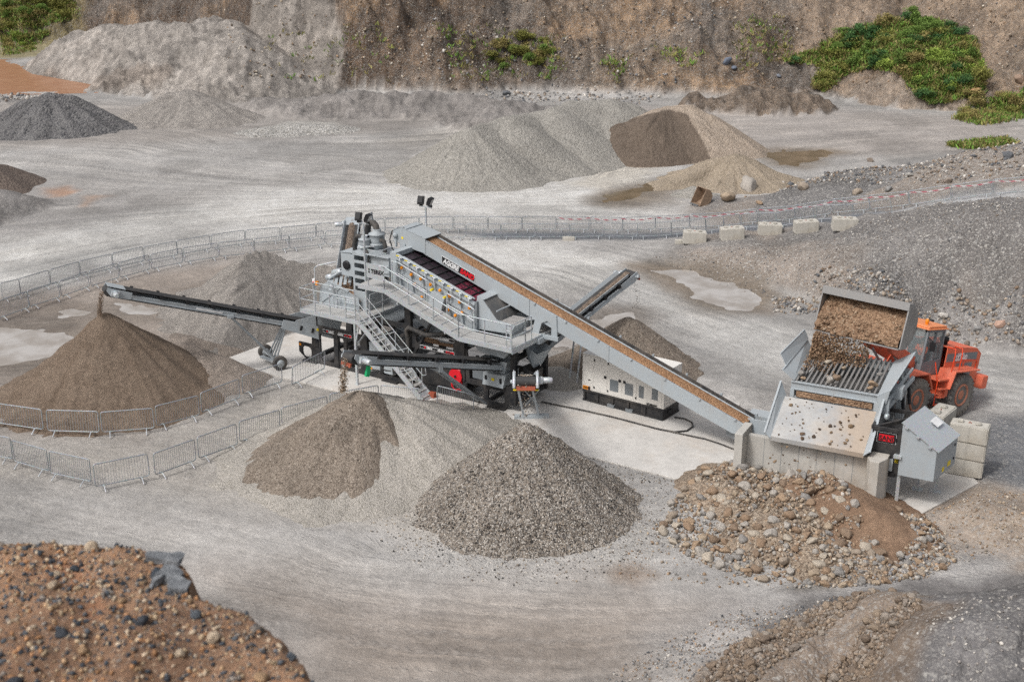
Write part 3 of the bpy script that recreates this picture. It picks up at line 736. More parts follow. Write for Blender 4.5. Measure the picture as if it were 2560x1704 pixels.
for x in (4.4, 5.3, 7.2, 8.2): mb.beam((x, .1, 2.75), (x, 2.6, 2.85), .1, .16)
mb.build('chassis', M['black'], PL, .012)
# jack feet and bolts
for (x, y) in ((.2, .06), (11.2, -.02), (11.2, 2.62), (.2, 2.62), (5.2, .0)):
    MB().bx(x - .45, x + .45, y - .2, y + .14, -.01, .07).build('foot_plate', M['black'], PL)
# ---- belly: pump housing, sump tank, hoses
MB().bx(6.75, 9.1, .13, 1.5, .15, 1.3).bx(6.85, 7.9, .10, .3, .3, 1.1).bx(8.0, 9.0, .10, .3, .3, 1.1).build('pump_housing', M['black'], PL, .015)
hr = MB().lathe((8.98, -.05, 1.08), [(.33, -.06), (.35, -.06), (.35, -.02), (.20, -.02), (.20, .09), (.35, .09), (.35, .13), (.05, .13)], (0, 1, 0), 24).build('hose_reel', M['red'], PL)
MB().lathe((8.98, -.05, 1.08), [(.06, -.1), (.06, -.06)], (0, 1, 0), 10).build('hub', M['ink'], hr)
MB().path([(8.7, -.02, .9), (8.75, -.08, .55), (8.95, -.1, .42), (9.2, -.08, .5), (9.25, -.03, .95)], .025, 6).path([(8.72, .02, .9), (8.78, -.04, .48), (9.0, -.06, .36), (9.24, -.04, .44), (9.27, 0, .9)], .025, 6).build('hose', M['red'], hr)
mb = MB()
for y0, y1 in ((.2, 2.5),):
    mb.plate([(4.0, .25, 3.05), (4.0, 2.5, 3.05), (6.0, 2.5, 2.5), (6.0, .25, 2.5)], .04)
    mb.plate([(5.6, .25, 4.1), (5.6, 2.55, 4.1), (9.6, 2.55, 2.75), (9.6, .25, 2.75)], .05)
    mb.plate([(5.6, .28, 4.3), (5.7, .28, 3.8), (7.9, .28, 2.4), (9.7, .28, 2.5), (9.8, .28, 3.2)], .03)
mb.bx(4.05, 5.9, .5, 2.4, 1.0, 1.9)
mb.build('underpan', M['steel_dark'], PL)
MB().bx(6.75, 8.78, .6, .66, 2.1, 2.7).build('splash_plate', M['brick' if False else 'soil'], PL)
mb = MB()
mb.path([(6.32, -.1, 2.5), (6.3, -.14, 2.8), (6.45, -.16, 2.95), (6.8, -.18, 2.9), (7.4, -.2, 2.78), (8.0, -.2, 2.9), (8.4, -.1, 3.0), (8.5, .1, 3.15)], .11, 10)
mb.path([(6.32, -.08, 2.5), (6.35, -.06, 1.2), (6.5, .1, .7)], .11, 10)
mb.path([(6.2, .3, 1.6), (5.2, .2, 1.2), (4.4, .3, 1.7), (4.2, .4, 2.5)], .09, 8).path([(6.0, .5, 2.2), (5.0, .4, 1.7), (4.1, .6, 2.1)], .06, 8)
mb.path([(5.9, .2, .6), (4.8, .15, .45), (3.9, .2, .7), (3.2, .4, .5)], .07, 8).path([(4.0, .3, 1.0), (4.5, .1, 2.0), (5.5, .2, 2.5)], .03, 6)
mb.build('hose_pipe', M['rubber'], PL)
MB().lathe((5.0, 1.0, .5), [(.12, 0), (.42, .02), (.42, .24), (.16, .3), (.16, .5)], (0, -1, 0), 16).lathe((5.9, 1.1, .5), [(.18, 0), (.18, .5)], (1, 0, 0), 12).build('slurry_pump', M['steel_dark'], PL)
MB().bx(3.95, 4.55, -.02, .3, .45, 1.75).bx(4.7, 5.2, .1, .4, .3, .9).build('control_cabinet', M['steel'], PL, .01)
MB().bx(3.95, 4.1, -.06, -.02, .42, .5).bx(-.52, -.38, .0, .01, .74, .86).build('warning_lamp', M['orange'], PL)
# ---- lettered boards
def board(x0, x1, z0, z1, y, kind):
    b = MB().bx(x0, x1, y - .012, y, z0, z1).build('sign_board', M['white'], PL)
    MB().bx(x0 + .015, x1 - .015, y - .018, y - .013, z0 + .015, z1 - .015).build('panel', M['ink'], b)
    h = z1 - z0
    def t(s, x, c, sx=1.0, k=.62): text_mesh(s, h * k * 1.38, c, 'lettering', b, frame_m((x, y - .022, z0 + h * (1 - k) / 2), (1, 0, 0), (0, 0, 1)), .006, .12, 'LEFT', sx)
    L_ = x1 - x0
    if kind == 'web': t('WWW.TEREX.COM/WASHING', x0 + .1, M['white'], .90)
    else:
        MB().bx(x0 + L_ * .13, x0 + L_ * .17, y - .024, y - .019, z0 + h * .2, z0 + h * .8).build('emblem', M['red'], b)
        t('TEREX', x0 + L_ * .19, M['white'], .9); t('AGGRE', x0 + L_ * .52, M['white'], .8)
        MB().bx(x0 + L_ * .76, x1 - .02, y - .024, y - .019, z0 + .02, z1 - .02).build('emblem_panel', M['red'], b)
        t('SAND', x0 + L_ * .775, M['ink'], .8)
board(1.1, 2.9, 1.72, 1.87, .0, 'terex'); board(6.95, 8.88, 2.03, 2.18, .0, 'terex'); board(6.92, 8.88, 2.62, 2.77, .0, 'web')
# ---- screen box, sloping
def st(x): return 6.05 - .343 * (x - 5.65)           # top edge of the side wall
for y in (.2, 2.85):
    mb = MB(); mb.plate(xz([(5.62, st(5.62)), (9.95, st(9.95)), (9.95, st(9.95) - 1.35), (5.62, st(5.62) - 1.35)], y), .03)
    s_ = -1 if y < 1 else 1
    for i in range(7):
        x = 5.75 + i * .68; mb.plate([(x, y, st(x) - .1), (x, y + s_ * .14, st(x) - .18), (x + .18, y + s_ * .14, st(x) - 1.35), (x + .18, y, st(x) - 1.35)], .03)
    mb.beam((5.62, y + s_ * .05, st(5.62)), (9.95, y + s_ * .05, st(9.95)), .16, .12)
    mb.beam((5.62, y + s_ * .04, st(5.62) - .62), (9.95, y + s_ * .04, st(9.95) - .62), .1, .08)
    mb.build('screen_side', M['steel'], PL)
sp_ = MB()
for y in (.12,): sp_.tube((5.7, y, st(5.7) + .19), (9.8, y, st(9.8) + .19), .05, 8)
sp_.tube((5.9, .32, st(5.9) + .12), (9.8, .32, st(9.8) + .12), .04, 8)
sp_.build('spray_pipe', M['steel'], PL)
for i in range(9):
    x = 5.92 + i * .47; z = st(x)
    v_ = MB().path([(x, .10, z + .19), (x, -.0, z + .17), (x + .03, -.03, z + .02), (x + .04, -.03, z - .10)], .026, 6).tube((x - .07, .0, z + .19), (x + .12, .0, z + .15), .035, 6).build('spray_valve', M['galv'], PL)
    MB().box((x - .12, -.0, z + .24), (.16, .035, .035)).build('lever', M['yellow'], v_)
for i in range(8):
    x = 5.98 + i * .53; k = -.28 if i not in (1,) else -.34
    MB().lathe((x, .12, st(x) + k), [(.03, 0), (.075, .04), (.08, .09), (.05, .13)], (0, -1, 0), 10).build('orange_knob', M['orange'], PL)
for (x, dz) in ((6.7, -.7), (8.55, -.95), (8.95, -1.0), (9.3, -.7), (7.1, -1.1)):
    MB().lathe((x, .08, st(x) + dz), [(.03, 0), (.075, .04), (.08, .09), (.05, .13)], (0, -1, 0), 10).build('orange_knob', M['orange'], PL)
mb = MB(); n_ = 9
for i in range(n_):
    x0 = 5.7 + i * .47; x1 = x0 + .40
    for y0, y1 in ((.24, 1.1), (1.16, 2.02), (2.08, 2.8)):
        if i >= 6: continue
        mb.plate([(x0, y0, st(x0) - .02), (x1, y0, st(x1) - .02), (x1, y1, st(x1) - .02), (x0, y1, st(x0) - .02)], .03)
mb.build('screen_deck', M['purple_dark'], PL)
mb = MB()
for i in range(6, n_):
    x0 = 5.7 + i * .47; x1 = x0 + .40
    for y0, y1 in ((.24, 1.1), (1.16, 2.02), (2.08, 2.8)): mb.plate([(x0, y0, st(x0) - .02), (x1, y0, st(x1) - .02), (x1, y1, st(x1) - .02), (x0, y1, st(x0) - .02)], .03)
mb.build('screen_deck', M['purple'], PL)
mb = MB()
for i in range(n_ + 1):
    x = 5.66 + i * .47; mb.bx(x - .03, x + .03, .22, 2.84, st(x) - .06, st(x) + .04)
for y in (1.13, 2.05): mb.beam((5.66, y, st(5.66)), (9.9, y, st(9.9)), .05, .07)
mb.build('deck_frame', M['ink'], PL)
MB().bx(5.3, 5.66, .1, 2.9, 4.7, 6.3).bx(5.32, 5.62, .05, .35, 3.9, 4.8).build('feed_box', M['steel'], PL, .01)
MB().bx(9.93, 10.05, .1, .3, 3.38, 4.7).bx(9.8, 9.9, .08, .25, 3.38, 4.5).build('end_post', M['steel_dark'], PL)
b = MB().box((8.0, .0, st(8.0) - .78), (.75, .26, .62), Matrix.Rotation(R(18.9), 3, 'Y')).build('drive_guard', M['steel'], PL, .01)
MB().box((7.7, -.0, st(7.7) - .44), (.1, .2, .09)).box((8.4, -.0, st(8.4) - .44), (.1, .2, .09)).build('warning_label', M['yellow'], b)
# ---- discharge chute at the end of the screen
mb = MB()
for y in (.25, 2.75): mb.plate(xz([(9.97, 4.9), (10.25, 4.84), (11.0, 4.02), (11.7, 3.5), (9.97, 3.42)] if y < 1 else [(9.97, 4.9), (10.35, 4.82), (11.95, 4.2), (11.7, 3.45), (9.97, 3.42)], y), .03)
mb.plate([(11.75, .25, 3.45), (11.98, .25, 3.92), (11.98, 2.75, 3.92), (11.75, 2.75, 3.45)], .03)
mb.plate([(9.97, .25, 4.92), (10.35, .25, 4.82), (10.35, 2.75, 4.82), (9.97, 2.75, 4.92)], .03)
mb.plate([(11.0, .22, 4.02), (11.98, .22, 3.94), (11.72, .22, 3.45)], .03)
mb.beam((11.0, .25, 4.4), (11.0, 2.75, 4.4), .05, .05)
mb.build('discharge_chute', M['steel'], PL)
MB().plate([(10.27, .27, 4.80), (10.27, 2.72, 4.80), (11.1, 2.72, 3.93), (11.1, .27, 3.93)], .03).build('chute_liner', M['wetsteel'], PL)
MB().plate([(10.1, -.35, 3.05), (12.15, -.35, 3.0), (12.15, 2.2, 3.0), (10.1, 2.2, 3.05)], .04).add(
    [(10.1, -.35, 3.05), (12.15, -.35, 3.0), (12.15, 2.2, 3.0), (10.1, 2.2, 3.05), (10.35, -.25, 2.6), (11.7, -.25, 2.5), (11.7, 1.8, 2.5), (10.35, 1.8, 2.6)],
    [(0, 1, 5, 4), (1, 2, 6, 5), (2, 3, 7, 6), (3, 0, 4, 7), (4, 5, 6, 7)]).build('collecting_hopper', M['steel'], PL)
d_ = MB().add([(10.58, -.05, 2.3), (11.72, -.05, 2.25), (11.72, 1.3, 2.25), (10.58, 1.3, 2.3), (10.85, .1, 1.65), (11.5, .1, 1.65), (11.5, 1.0, 1.65), (10.85, 1.0, 1.65)],
    [(0, 1, 5, 4), (1, 2, 6, 5), (2, 3, 7, 6), (3, 0, 4, 7)]).plate([(10.55, -.06, 1.6), (11.65, -.06, 1.6), (11.6, -.18, 1.06), (10.5, -.18, 1.06)], .03).bx(10.52, 11.6, -.14, 1.1, 1.08, 1.62).build('belt_tail_box', M['steel'], PL)
MB().box((11.05, -.165, 1.38), (.14, .012, .12)).build('warning_label', M['yellow'], d_)
MB().bx(10.62, 10.72, -.17, -.13, 1.3, 1.5).bx(11.4, 11.5, -.17, -.13, 1.25, 1.48).build('louvre', M['ink'], d_)
MB().bx(9.75, 10.5, .15, 1.2, 1.1, 1.9).build('tail_housing', M['steel_dark'], PL)
# ---- walkways, platforms and stairs
def deck(pts, t=.04, name='walkway_floor'): MB().plate(pts, t).build(name, M['galv_floor'], PL)
def stringer(p0, p1, h=.2): sb.beam((p0[0], p0[1], p0[2] - h / 2 + .06), (p1[0], p1[1], p1[2] - h / 2 + .06), .05, h)
sb = MB(); yo, yi = -1.15, -.12
stringer((.78, yo, 3.1), (4.35, yo, 3.1)); stringer((.78, yo, 3.1), (.78, yi, 3.1)); stringer((.78, yi, 3.1), (3.4, yi, 3.1))
stringer((4.35, yo, 3.1), (4.35, 2.5, 3.1)); stringer((3.42, -.1, 3.1), (3.42, 2.5, 3.1))
stringer((4.4, yo, 4.88), (5.9, yo, 4.88)); stringer((5.9, yo, 4.88), (9.95, yo, 3.38)); stringer((9.95, yo, 3.38), (12.7, yo, 3.35))
stringer((4.4, yi, 4.88), (5.9, yi, 4.88)); stringer((5.9, yi, 4.88), (9.95, yi, 3.38)); stringer((12.7, yo, 3.35), (12.75, 2.9, 3.35), .26); stringer((11.95, yi, 3.35), (11.95, 2.9, 3.35))
sb.beam((4.1, yo, 0), (4.1, yo, 3.05), .1, .1, (1, 0, 0)); sb.beam((4.1, yo, 2.0), (4.32, yo, 2.9), .06, .06); sb.beam((4.1, yo, 1.9), (4.4, .0, 2.95), .06, .06)
sb.bx(4.0, 4.2, yo - .1, yo + .1, -.01, .03)
for x in (6.6, 7.9, 9.2): sb.beam((x, yo, st(x) - 1.35), (x, .2, st(x) - 1.5), .07, .1)
sb.build('walkway_frame', M['galv'], PL)
deck([(.78, yo, 3.12), (4.35, yo, 3.12), (4.35, yi, 3.12), (.78, yi, 3.12)]); deck([(3.42, yi + .01, 3.12), (4.35, yi + .01, 3.12), (4.35, 2.5, 3.12), (3.42, 2.5, 3.12)])
deck([(4.4, yo, 4.9), (5.9, yo, 4.9), (5.9, yi, 4.9), (4.4, yi, 4.9)]); deck([(5.91, yo, 4.9), (9.95, yo, 3.40), (9.95, yi, 3.40), (5.91, yi, 4.9)])
deck([(9.96, yo, 3.38), (12.7, yo, 3.37), (12.7, yi, 3.37), (9.96, yi, 3.38)]); deck([(11.95, yi + .01, 3.37), (12.7, yi + .01, 3.37), (12.75, 2.9, 3.37), (11.95, 2.9, 3.37)])
mb = MB()
for i in range(7):
    x = 6.2 + i * .55; z = 4.9 - .3704 * (x - 5.91) + .03; mb.bx(x - .02, x + .02, yo + .05, yi - .05, z - .02, z + .015)
mb.build('anti_slip_bar', M['galv'], PL)
def rail(pts, hs=(.55, 1.08), step=1.05, r=.025, par=None, posts=True, sub=None):
    mb = MB()
    for h in hs: mb.path([(p[0], p[1], p[2] + h) for p in pts], r, 6)
    if posts:
        for a, b in zip(pts[:-1], pts[1:]):
            a = Vector(a); b = Vector(b); n = max(1, round((b - a).length / step))
            for i in range(n + 1):
                p = a.lerp(b, i / n); mb.tube(p, p + Vector((0, 0, hs[-1])), r * 1.15, 6)
    return mb.build('handrail', M['galv'], par or PL)
rail([(.8, -.2, 3.1), (.8, yo, 3.1), (3.55, yo, 3.1)]); rail([(3.6, yo, 3.1), (4.15, yo, 3.1)], (.3, .58, .85, 1.08), .5)
rail([(4.33, -.3, 3.1), (4.33, 2.5, 3.1)]); rail([(3.3, -.15, 3.1), (2.2, -.15, 3.1)]); rail([(.8, -.15, 3.1), (2.0, -.15, 3.1)], (1.08,), 1.2)
rail([(5.0, yo, 4.88), (5.9, yo, 4.88), (9.95, yo, 3.38), (12.66, yo, 3.35)], (.52, 1.1), 1.3)
rail([(12.68, yo, 3.35), (12.7, -.1, 3.35), (12.72, .35, 3.35)], (.52, 1.1), .8); rail([(5.55, yi, 4.88), (5.9, yi, 4.88), (7.5, yi, 4.29)], (.52, 1.05), 1.2); rail([(8.6, yi, 3.88), (10.05, yi, 3.38)], (.52, 1.05), 1.2)
rail([(12.7, 2.6, 3.35), (12.0, 2.85, 3.35)], (.52, 1.05), .8)
rail([(12.4, -1.12, 3.25), (12.6, -1.12, 3.25)], (.1, .5, .9, 1.15), .22)
# stairs
S0 = Vector((4.4, 0, 3.1)); S1 = Vector((7.9, 0, .05)); sw = (-1.2, -.55)
stair = MB()
for y in sw: stair.beam((S0.x, y, S0.z), (S1.x, y, S1.z), .045, .26)
stair = stair.build('staircase', M['galv'], PL)
nst = 14
for i in range(nst):
    p = S0.lerp(S1, (i + .6) / nst)
    MB().bx(p.x - .14, p.x + .14, sw[0] + .02, sw[1] - .02, p.z - .02, p.z + .02).build('tread', M['galv_floor'], stair)
mb = MB()
mb.plate([(7.55, sw[0], .42), (7.55, sw[1], .42), (8.02, sw[1], .02), (8.02, sw[0], .02)], .02); mb.build('bottom_plate', M['galv'], stair)
for y in (sw[0] - .03, sw[1] + .03):
    mb = MB()
    for h in (.5, 1.0): mb.tube((S0.x - .05, y, S0.z + h), (7.45, y, .45 + h), .02, 6)
    mb.path([(7.45, y, 1.45), (7.62, y, 1.3), (7.66, y, 1.0), (7.45, y, .95)], .02, 6)
    for k in range(5):
        p = S0.lerp(S1, .02 + k * .21); mb.tube((p.x, y, p.z), (p.x, y, p.z + 1.0), .022, 6)
        if k < 4:
            q = S0.lerp(S1, .02 + (k + 1) * .21); mb.tube((p.x, y, p.z + .06), (q.x, y, q.z + 1.0), .018, 6)
    mb.build('handrail', M['galv'], stair)
MB().bx(7.85, 8.15, -.65, -.45, .0, .25).build('kick_plate', M['brick'], stair)
# sheet with lettering on the upper rail
tp = MB().plate([(4.95, yo - .03, 5.35), (4.95, yo - .03, 6.02), (5.55, yo - .03, 6.02), (5.95, yo - .03, 5.9), (5.95, yo - .03, 5.33)], .02).build('lettered_sheet', M['galv'], PL)
text_mesh('TEREX', .26, M['ink'], 'lettering', tp, frame_m((5.2, yo - .045, 5.58), (1, 0, 0), (0, 0, 1)), .012, .1, 'LEFT', .95)
MB().bx(5.06, 5.14, yo - .05, yo - .042, 5.58, 5.66).bx(5.06, 5.14, yo - .05, yo - .042, 5.70, 5.78).build('emblem', M['ink'], tp)
# ---- dewatering screen on the left platform
mb = MB()
for y in (.1, 1.75): mb.plate(xz([(.85, 3.15), (1.0, 3.95), (1.5, 4.32), (2.7, 3.98), (3.35, 3.75), (3.35, 3.2), (2.4, 2.95), (1.2, 2.95)], y), .04)
mb.plate([(1.0, .1, 3.9), (1.0, 1.75, 3.9), (1.0, 1.75, 3.1), (1.0, .1, 3.1)], .03)
mb.beam((1.5, .08, 4.34), (2.75, .08, 3.98), .1, .06); mb.beam((1.0, .06, 3.2), (2.2, .06, 4.1), .05, .09); mb.beam((1.5, .06, 4.2), (2.5, .06, 3.05), .05, .09)
for i in range(7):
    t_ = i / 6; a = Vector((1.55, .2, 4.35)).lerp(Vector((2.35, 1.4, 4.75)), t_)
    mb.plate([a, a + Vector((.1, .1, .0)), a + Vector((.35, -.35, -.38)), a + Vector((.25, -.45, -.38))], .03)
mb.path([(1.5, .15, 4.4), (1.8, .5, 4.66), (2.1, 1.0, 4.8), (2.5, 1.5, 4.8)], .07, 6)
mb.build('dewatering_screen', M['steel'], PL)
MB().plate([(1.5, .15, 4.05), (1.5, 1.7, 4.05), (3.3, 1.7, 3.55), (3.3, .15, 3.55)], .04).build('wet_deck', M['soil'], PL)
mt = MB().lathe((1.15, .9, 4.42), [(.12, 0), (.2, .03), (.2, .5), (.15, .56)], Vector((.85, 0, .3)), 16).build('vibrator_motor', M['galv'], PL)
MB().lathe((.85, .75, 4.2), [(.1, 0), (.16, .03), (.16, .3), (.1, .36)], Vector((.85, 0, .3)), 14).build('vibrator_motor', M['galv'], PL)
e_ = MB().bx(.7, .86, -.15, -.02, 4.1, 4.35).build('emergency_stop', M['white'], PL); MB().bx(.9, 1.02, -.16, -.02, 4.08, 4.25).build('lamp', M['orange'], e_); MB().lathe((.78, -.15, 4.2), [(.04, 0), (.03, .05)], (0, -1, 0), 8).build('button', M['red'], e_)
MB().path([(.85, -.1, 3.1), (.85, -.1, 4.9), (.95, .0, 5.0), (1.6, .6, 5.15)], .03, 6).build('conduit', M['galv'], PL)
# ---- cyclone tower
slots = [rrect(3.0, 3.6, 4.05 + k * .37, 4.28 + k * .37, .04) for k in range(5)]
mb = MB(); mb.plate(xz([(2.9, 3.15), (2.9, 5.88), (3.72, 5.88), (3.72, 3.15)], .3), .05, [xz(s, .3) for s in slots])
mb.bx(2.05, 2.9, .45, 1.6, 4.62, 5.72); mb.plate([(2.02, .42, 5.74), (2.02, 1.62, 5.74), (2.92, 1.62, 5.8), (2.92, .42, 5.8)], .03)
mb.bx(2.92, 3.0, .33, 1.9, 3.15, 5.85); mb.bx(3.64, 3.72, .33, 1.9, 3.15, 5.85)
mb.bx(3.75, 4.85, .55, 1.9, 4.9, 5.8); mb.plate([(2.9, .25, 5.9), (4.9, .45, 5.82), (4.9, 2.0, 5.82), (2.9, 2.0, 5.9)], .04)
mb.bx(3.9, 4.8, .5, .56, 5.35, 5.42); mb.bx(3.9, 4.8, .5, .56, 5.05, 5.12)
mb.build('cyclone_tower', M['steel'], PL, .008)
MB().bx(3.02, 3.62, .9, 1.0, 3.9, 5.8).build('tower_interior', M['steel_dark'], PL)
MB().lathe((2.4, .44, 5.15), [(.22, 0), (.22, .05), (.1, .06)], (0, -1, 0), 12).build('flange', M['ink'], PL)
for (x, y, h) in ((3.55, 1.35, 6.75), (3.15, .9, 6.15)):
    k = 1.0 if h > 6.5 else .72
    cy = MB().lathe((x, y, 5.85), [(.16 * k, 0), (.34 * k, .35 * k), (.36 * k, .55 * k), (.36 * k, .72 * k), (.40 * k, .74 * k), (.40 * k, .80 * k), (.2 * k, .86 * k), (.2 * k, 1.0 * k)], (0, 0, 1), 18).build('cyclone', M['steel'], PL)
    MB().lathe((x, y, 5.85 + .3 * k), [(.43 * k, 0), (.43 * k, .05), (.3 * k, .06)], (0, 0, 1), 18).build('ring', M['steel'], cy)
mb = MB()
mb.path([(2.95, 1.4, 5.9), (2.95, 1.4, 6.7), (3.0, 1.4, 6.95), (3.15, 1.4, 7.1), (3.32, 1.4, 7.1), (3.48, 1.38, 6.98), (3.55, 1.35, 6.75)], .15, 12)
mb.path([(2.55, .9, 5.75), (2.55, .9, 6.2), (2.6, .9, 6.38), (2.72, .9, 6.5), (2.92, .9, 6.5), (3.08, .9, 6.38), (3.15, .9, 6.2)], .11, 10)
mb.path([(3.9, 1.2, 6.4), (4.15, 1.1, 6.4), (4.3, 1.0, 6.2), (4.3, .95, 5.4), (4.3, .9, 4.2)], .10, 10); mb.path([(3.45, .6, 6.0), (3.62, .5, 5.9), (3.68, .45, 5.7), (3.68, .4, 5.2)], .08, 8)
mb.build('rubber_pipe', M['rubber'], PL)
MB().tube((3.28, 1.4, 7.1), (3.22, 1.4, 7.6), .05, 8).build('vent_pipe', M['steel_dark'], PL)
mb = MB()
for z in (6.5, 5.95): mb.path([(2.95 + .19 * math.cos(a), 1.4 + .19 * math.sin(a), z) for a in np.linspace(0, 2 * math.pi, 12)[:-1]], .035, 6, True)
mb.path([(4.3 + .14 * math.cos(a), .97 + .14 * math.sin(a), 5.9) for a in np.linspace(0, 2 * math.pi, 12)[:-1]], .03, 6, True)
mb.path([(3.7, .4, 6.1), (4.1, .5, 6.05), (4.4, .8, 6.1), (4.6, 1.2, 6.2)], .02, 6); mb.path([(3.3, .4, 6.1), (3.6, .5, 6.2), (3.9, .7, 6.2)], .02, 6)
mb.build('pipe_clamp', M['galv'], PL)
# ---- floodlight masts
def flood(x, y, z0, z1, par):
    m_ = MB().tube((x, y, z0), (x, y, z1), .045, 8).beam((x - .32, y, z1), (x + .32, y, z1), .05, .05).build('floodlight_mast', M['galv'], par)
    for s_, az in ((-.27, 200), (.27, 100)):
        rt = Matrix.Rotation(R(az), 3, 'Z') @ Matrix.Rotation(R(25), 3, 'X')
        c_ = Vector((x + s_, y, z1 + .28))
        l_ = MB().box(c_, (.30, .16, .38), rt).box(c_ + rt @ Vector((0, .1, 0)), (.22, .06, .28), rt).box(c_ - Vector((0, 0, .22)), (.2, .04, .12)).build('floodlight', M['ink'], m_)
        MB().box(c_ + rt @ Vector((0, -.085, .0)), (.25, .012, .32), rt).build('lens', M['lens'], l_)
flood(4.05, -.2, 3.1, 7.5, PL); flood(5.6, 2.45, 4.6, 7.95, PL)
# bracket carrying the feed conveyor on the end platform
mb = MB()
for y in (1.25, 2.5):
    mb.plate(xz([(12.2, 3.35), (12.55, 3.38), (12.7, 3.9), (13.0, 4.05), (13.2, 3.9), (13.2, 3.38), (13.5, 3.38), (13.45, 4.35), (12.5, 4.65)], y), .07)
mb.bx(12.15, 13.55, 1.2, 1.3, 3.2, 3.4); mb.bx(12.15, 13.55, 2.45, 2.55, 3.2, 3.4); mb.bx(12.7, 12.85, .8, 2.9, 3.05, 3.3)
mb.build('conveyor_bracket', M['steel'], PL, .01)
MB().bx(5.0, 5.3, 1.2, 1.4, 4.6, 6.4).bx(5.0, 5.3, 2.4, 2.6, 4.6, 6.4).build('head_support', M['steel'], PL)
# ---- rear chutes
MB().add([(12.15, .7, 2.95), (12.9, .5, 2.7), (13.0, 1.6, 2.7), (12.15, 1.9, 2.95), (12.3, .8, 2.2), (12.7, .6, 2.0), (12.7, 1.3, 2.0), (12.3, 1.5, 2.2)], [(0, 1, 5, 4), (1, 2, 6, 5), (2, 3, 7, 6), (3, 0, 4, 7)]).build('side_chute', M['steel'], PL)
MB().add([(12.3, .35, 2.1), (12.95, .1, 2.0), (13.0, .9, 2.0), (12.4, 1.2, 2.1), (12.4, .35, 1.3), (12.9, .1, 1.2), (12.95, .8, 1.2), (12.45, 1.1, 1.3)], [(0, 1, 5, 4), (1, 2, 6, 5), (2, 3, 7, 6), (3, 0, 4, 7)]).build('rubber_skirt', M['rubber'], PL)

# ================================================================== the long feed conveyor
FC = empty('feed_conveyor', pm(22.0, 1.85), ANG, 'long inclined feed conveyor with grey sides carrying orange gravel up to the screening plant', 'conveyor')
def fc(b): b.v = [(v[0] - 22.0, v[1] - 1.85, v[2]) for v in b.v]; return b
x0, x1 = 5.3, 22.3
for y, s_ in ((1.3, -1), (2.42, 1)):
    mb = MB()
    mb.plate(xz([(x0, beltcut(x0) - .05), (12.0, beltcut(12.0)), (12.0, beltcut(12.0) - .72), (6.2, 6.12), (x0, 6.25)], y), .04)
    mb.plate(xz([(12.01, beltcut(12.01)), (x1, beltcut(x1)), (x1, beltcut(x1) - .42), (21.8, .80), (14.0, 3.44), (12.42, 4.02), (12.01, 3.88)], y), .05)
    mb.plate([(6.4, y, beltcut(6.4)), (x1, y, beltcut(x1)), (x1, y - s_ * .20, beltcut(x1) - .07), (6.4, y - s_ * .20, beltcut(6.4) - .07)], .02)
    if s_ < 0:
        for x in (12.0, 16.0): mb.plate(xz([(x - .04, beltcut(x) + .05), (x + .04, beltcut(x) + .03), (x + .04, beltcut(x) - .70), (x - .04, beltcut(x) - .70)], y - .035), .03)
    fc(mb).build('side_panel', M['steel'], FC)
fc(MB().plate([(x0, 1.42, beltcut(x0) - .16), (x1, 1.42, beltcut(x1) - .16), (x1, 2.3, beltcut(x1) - .16), (x0, 2.3, beltcut(x0) - .16)], .03).plate(
    [(x0, 1.4, beltcut(x0) - .5), (x1, 1.4, beltcut(x1) - .4), (x1, 2.32, beltcut(x1) - .4), (x0, 2.32, beltcut(x0) - .5)], .03)).build('belt', M['belt'], FC)
fc(MB().beam((6.45, 2.30, beltcut(6.45) + .02), (x1, 2.30, beltcut(x1) + .02), .05, .16)).build('belt_edge_skirt', M['rubber'], FC)
hd = MB()
for y in (1.28, 2.46): hd.plate(xz([(4.62, 6.5), (4.62, 6.97), (5.05, 7.13), (6.43, 6.78), (6.43, 6.1), (5.4, 6.26)], y), .04)
hd.plate([(5.04, 1.25, 7.15), (6.45, 1.25, 6.80), (6.45, 2.49, 6.80), (5.04, 2.49, 7.15)], .03); hd.plate([(4.6, 1.25, 6.98), (5.04, 1.25, 7.15), (5.04, 2.49, 7.15), (4.6, 2.49, 6.98)], .03)
hd.plate([(4.6, 1.28, 6.5), (4.6, 1.28, 6.97), (4.6, 2.46, 6.97), (4.6, 2.46, 6.5)], .03); hd.beam((5.35, 1.24, 7.1), (5.35, 2.5, 7.1), .05, .06)
hd = fc(hd).build('head_cover', M['steel'], FC)
fc(MB().box((5.12, 1.255, 6.66), (.11, .012, .1))).build('warning_label', M['yellow'], hd)
fc(MB().path([(5.2, 1.3, 7.14), (4.75, 1.4, 7.05), (4.5, 1.3, 6.9), (4.42, 1.2, 6.5), (4.6, 1.15, 6.1), (4.95, 1.15, 5.8)], .03, 6)).build('cable', M['rubber'], hd)
fc(MB().lathe((4.75, 1.26, 6.75), [(.05, 0), (.12, .04), (.12, .1), (.06, .14)], (0, -1, 0), 12).bx(4.7, 4.8, 1.2, 1.28, 6.2, 6.7)).build('bearing', M['steel'], hd)
for i in range(7):
    x = 12.3 + i * 1.6; z = beltcut(x)
    fc(MB().bx(x - .05, x + .05, 1.22, 1.3, z - .02, z + .05).bx(x + .4, x + .48, 2.43, 2.5, z - .14, z - .02)).build('bracket', M['steel'], FC)
fc(MB().tube((22.25, 1.35, beltcut(22.25) - .28), (22.25, 2.38, beltcut(22.25) - .28), .16, 12)).build('tail_drum', M['steel_dark'], FC)
slp = -.343
sg = fc(MB().plate([(7.34, 1.262, beltcut(7.34) - .25), (9.15, 1.262, beltcut(9.15) - .25), (9.15, 1.262, beltcut(9.15) - .60), (7.34, 1.262, beltcut(7.34) - .60)], .012)).build('sign_board', M['white'], FC)
